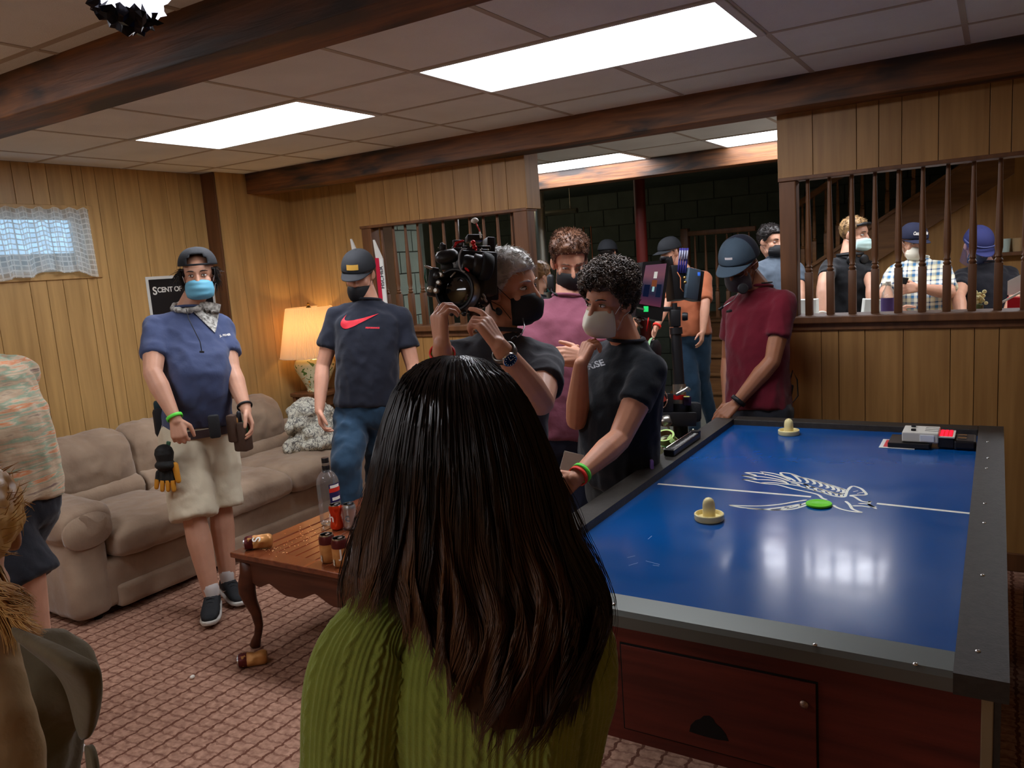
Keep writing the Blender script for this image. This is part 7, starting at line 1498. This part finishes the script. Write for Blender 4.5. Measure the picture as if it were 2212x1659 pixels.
cb3('green_label', 1395.5, 667.5, 3.552, 10, 12, .004, mat('tape_green_glow', (40, 214, 110), .5, emit=(20, 200, 90), es=.25), par=mb, bev=0)  # faint glow added to the tape's green, no lamp inside
for k in range(6): Sh().lathe([(.004, 0), (.004, .003)], at(1377+2.6*k, 665+.6*k, d=3.552), 8, -CF).obj('button', ks, mb)
cb3('monitor_latch', 1432, 558, 3.60, 12, 7, .03, par=mn); cb3('rear_housing', 1460, 612, 3.70, 34, 74, .08, par=mn, rot=(0, .3, .1)); tr = cb3('transmitter', 1488, 614, 3.70, 34, 66, .07, mat('transmitter_grey', (70, 84, 96), .4), par=mn, rot=(0, .5, -.12)); cb3('transmitter_back', 1503, 618, 3.73, 16, 66, .06, par=mn, rot=(0, .5, -.12)); cb3('blue_sticker', 1510, 592, 3.66, 6, 8, .002, mat('sticker_blue', (50, 110, 220), .5), par=mn)
for k in range(4): x = 1466+5.2*k; f_ = Sh().tube([at(x-1, 590, d=3.66), at(x+4, 536, d=3.66)], .0052, 8, flat=.6).obj('fin_antenna', mat('fin_violet', (58, 54, 128), .35), mn, smooth=True); Sh().tube([at(x+2, 560, d=3.652), at(x+3.6, 541, d=3.652)], .004, 6).obj('fin_tip', mat('fin_grey', (150, 152, 168), .4), f_, smooth=True)
for x, y in ((1479, 600), (1480, 610)): Sh().ball(at(x, y, d=3.62), .008, seg=10, rings=8).obj('brass_bolt', mat('brass', (170, 140, 80), .35, 1), mn, smooth=True)
Sh().tube([at(1463, 588, d=3.64), at(1470, 600, d=3.63), at(1470, 622, d=3.63), at(1476, 630, d=3.63)], .0022, 6).obj('copper_cable', mat('cable_copper', (190, 110, 70), .4), mn, smooth=True)
cb3('mount_arm', 1448, 668, 3.64, 44, 10, .03, par=mn); cb3('mount_clamp', 1458, 688, 3.62, 22, 36, .04, par=mn); Sh().lathe([(.018, 0), (.020, .01), (.017, .024)], at(1474, 684, d=3.60), 16, C_(1, 0, .3)).obj('mount_knob', rub, mn, auto=40)
Sh().cap(at(1372, 690, d=3.62), at(1386, 706, d=3.62), .006, .006).cap(at(1378, 686, d=3.62), at(1390, 690, d=3.62), .006, .006).ball(at(1380, 690, d=3.6), .013).obj('ball_joint', ks, mn, smooth=True); Sh().tube([at(1401, 686, d=3.58), at(1399, 700, d=3.58), at(1397, 716, d=3.58)], .0034, 6).obj('red_cable', kred, mn, smooth=True)
dr_ = Sh().lathe([(.045, -.016), (.048, -.014), (.048, .014), (.045, .016)], at(1413, 756, d=3.66), 28, C_(.8, 0, .6)).obj('cable_reel', rub, ms, auto=40); Sh().lathe([(.0485, -.006), (.0485, .006)], at(1411, 752, d=3.64), 28, C_(.8, 0, .6), caps=False).obj('tape_edge', mat('tape_white_green', (170, 214, 160), .6), dr_, auto=40)
# tape rolls hung on the stand
tg = mat('tape_lime', (186, 220, 130), .55); tg2 = mat('tape_green_glow2', (120, 206, 128), .55); tc_ = mat('tape_core', (120, 84, 60), .7)
def roll(px, py, d, ax, R0, w, m, lb):
    t = wthing('tape_roll', lb, 'tape', at(px, py, d=d), 'rolls of tape hung on the stand'); c = at(px, py, d=d); Sh().lathe([(R0*.80, -w/2), (R0, -w/2), (R0, w/2), (R0*.80, w/2), (R0*.80, -w/2)], c, 36, ax, caps=False).obj('tape_body', m, t, auto=30); Sh().lathe([(R0*.76, -w/2), (R0*.80, -w/2), (R0*.80, w/2), (R0*.76, w/2), (R0*.76, -w/2)], c, 36, ax, caps=False).obj('core', tc_, t, auto=30)
roll(1437, 945, 3.44, C_(-.3, .9, .55), .042, .026, tg, 'lime paper tape roll on top of the tape cluster'); roll(1444, 966, 3.46, C_(.25, .55, .85), .050, .024, mat('tape_cream', (216, 226, 180), .55), 'cream paper tape roll facing the camera in the tape cluster'); roll(1434, 985, 3.50, C_(-.8, .1, .6), .050, .02, tg2, 'green tape roll lowest in the tape cluster'); roll(1456, 952, 3.42, C_(.55, .75, .3), .030, .020, tg, 'small lime tape roll at the right of the tape cluster')
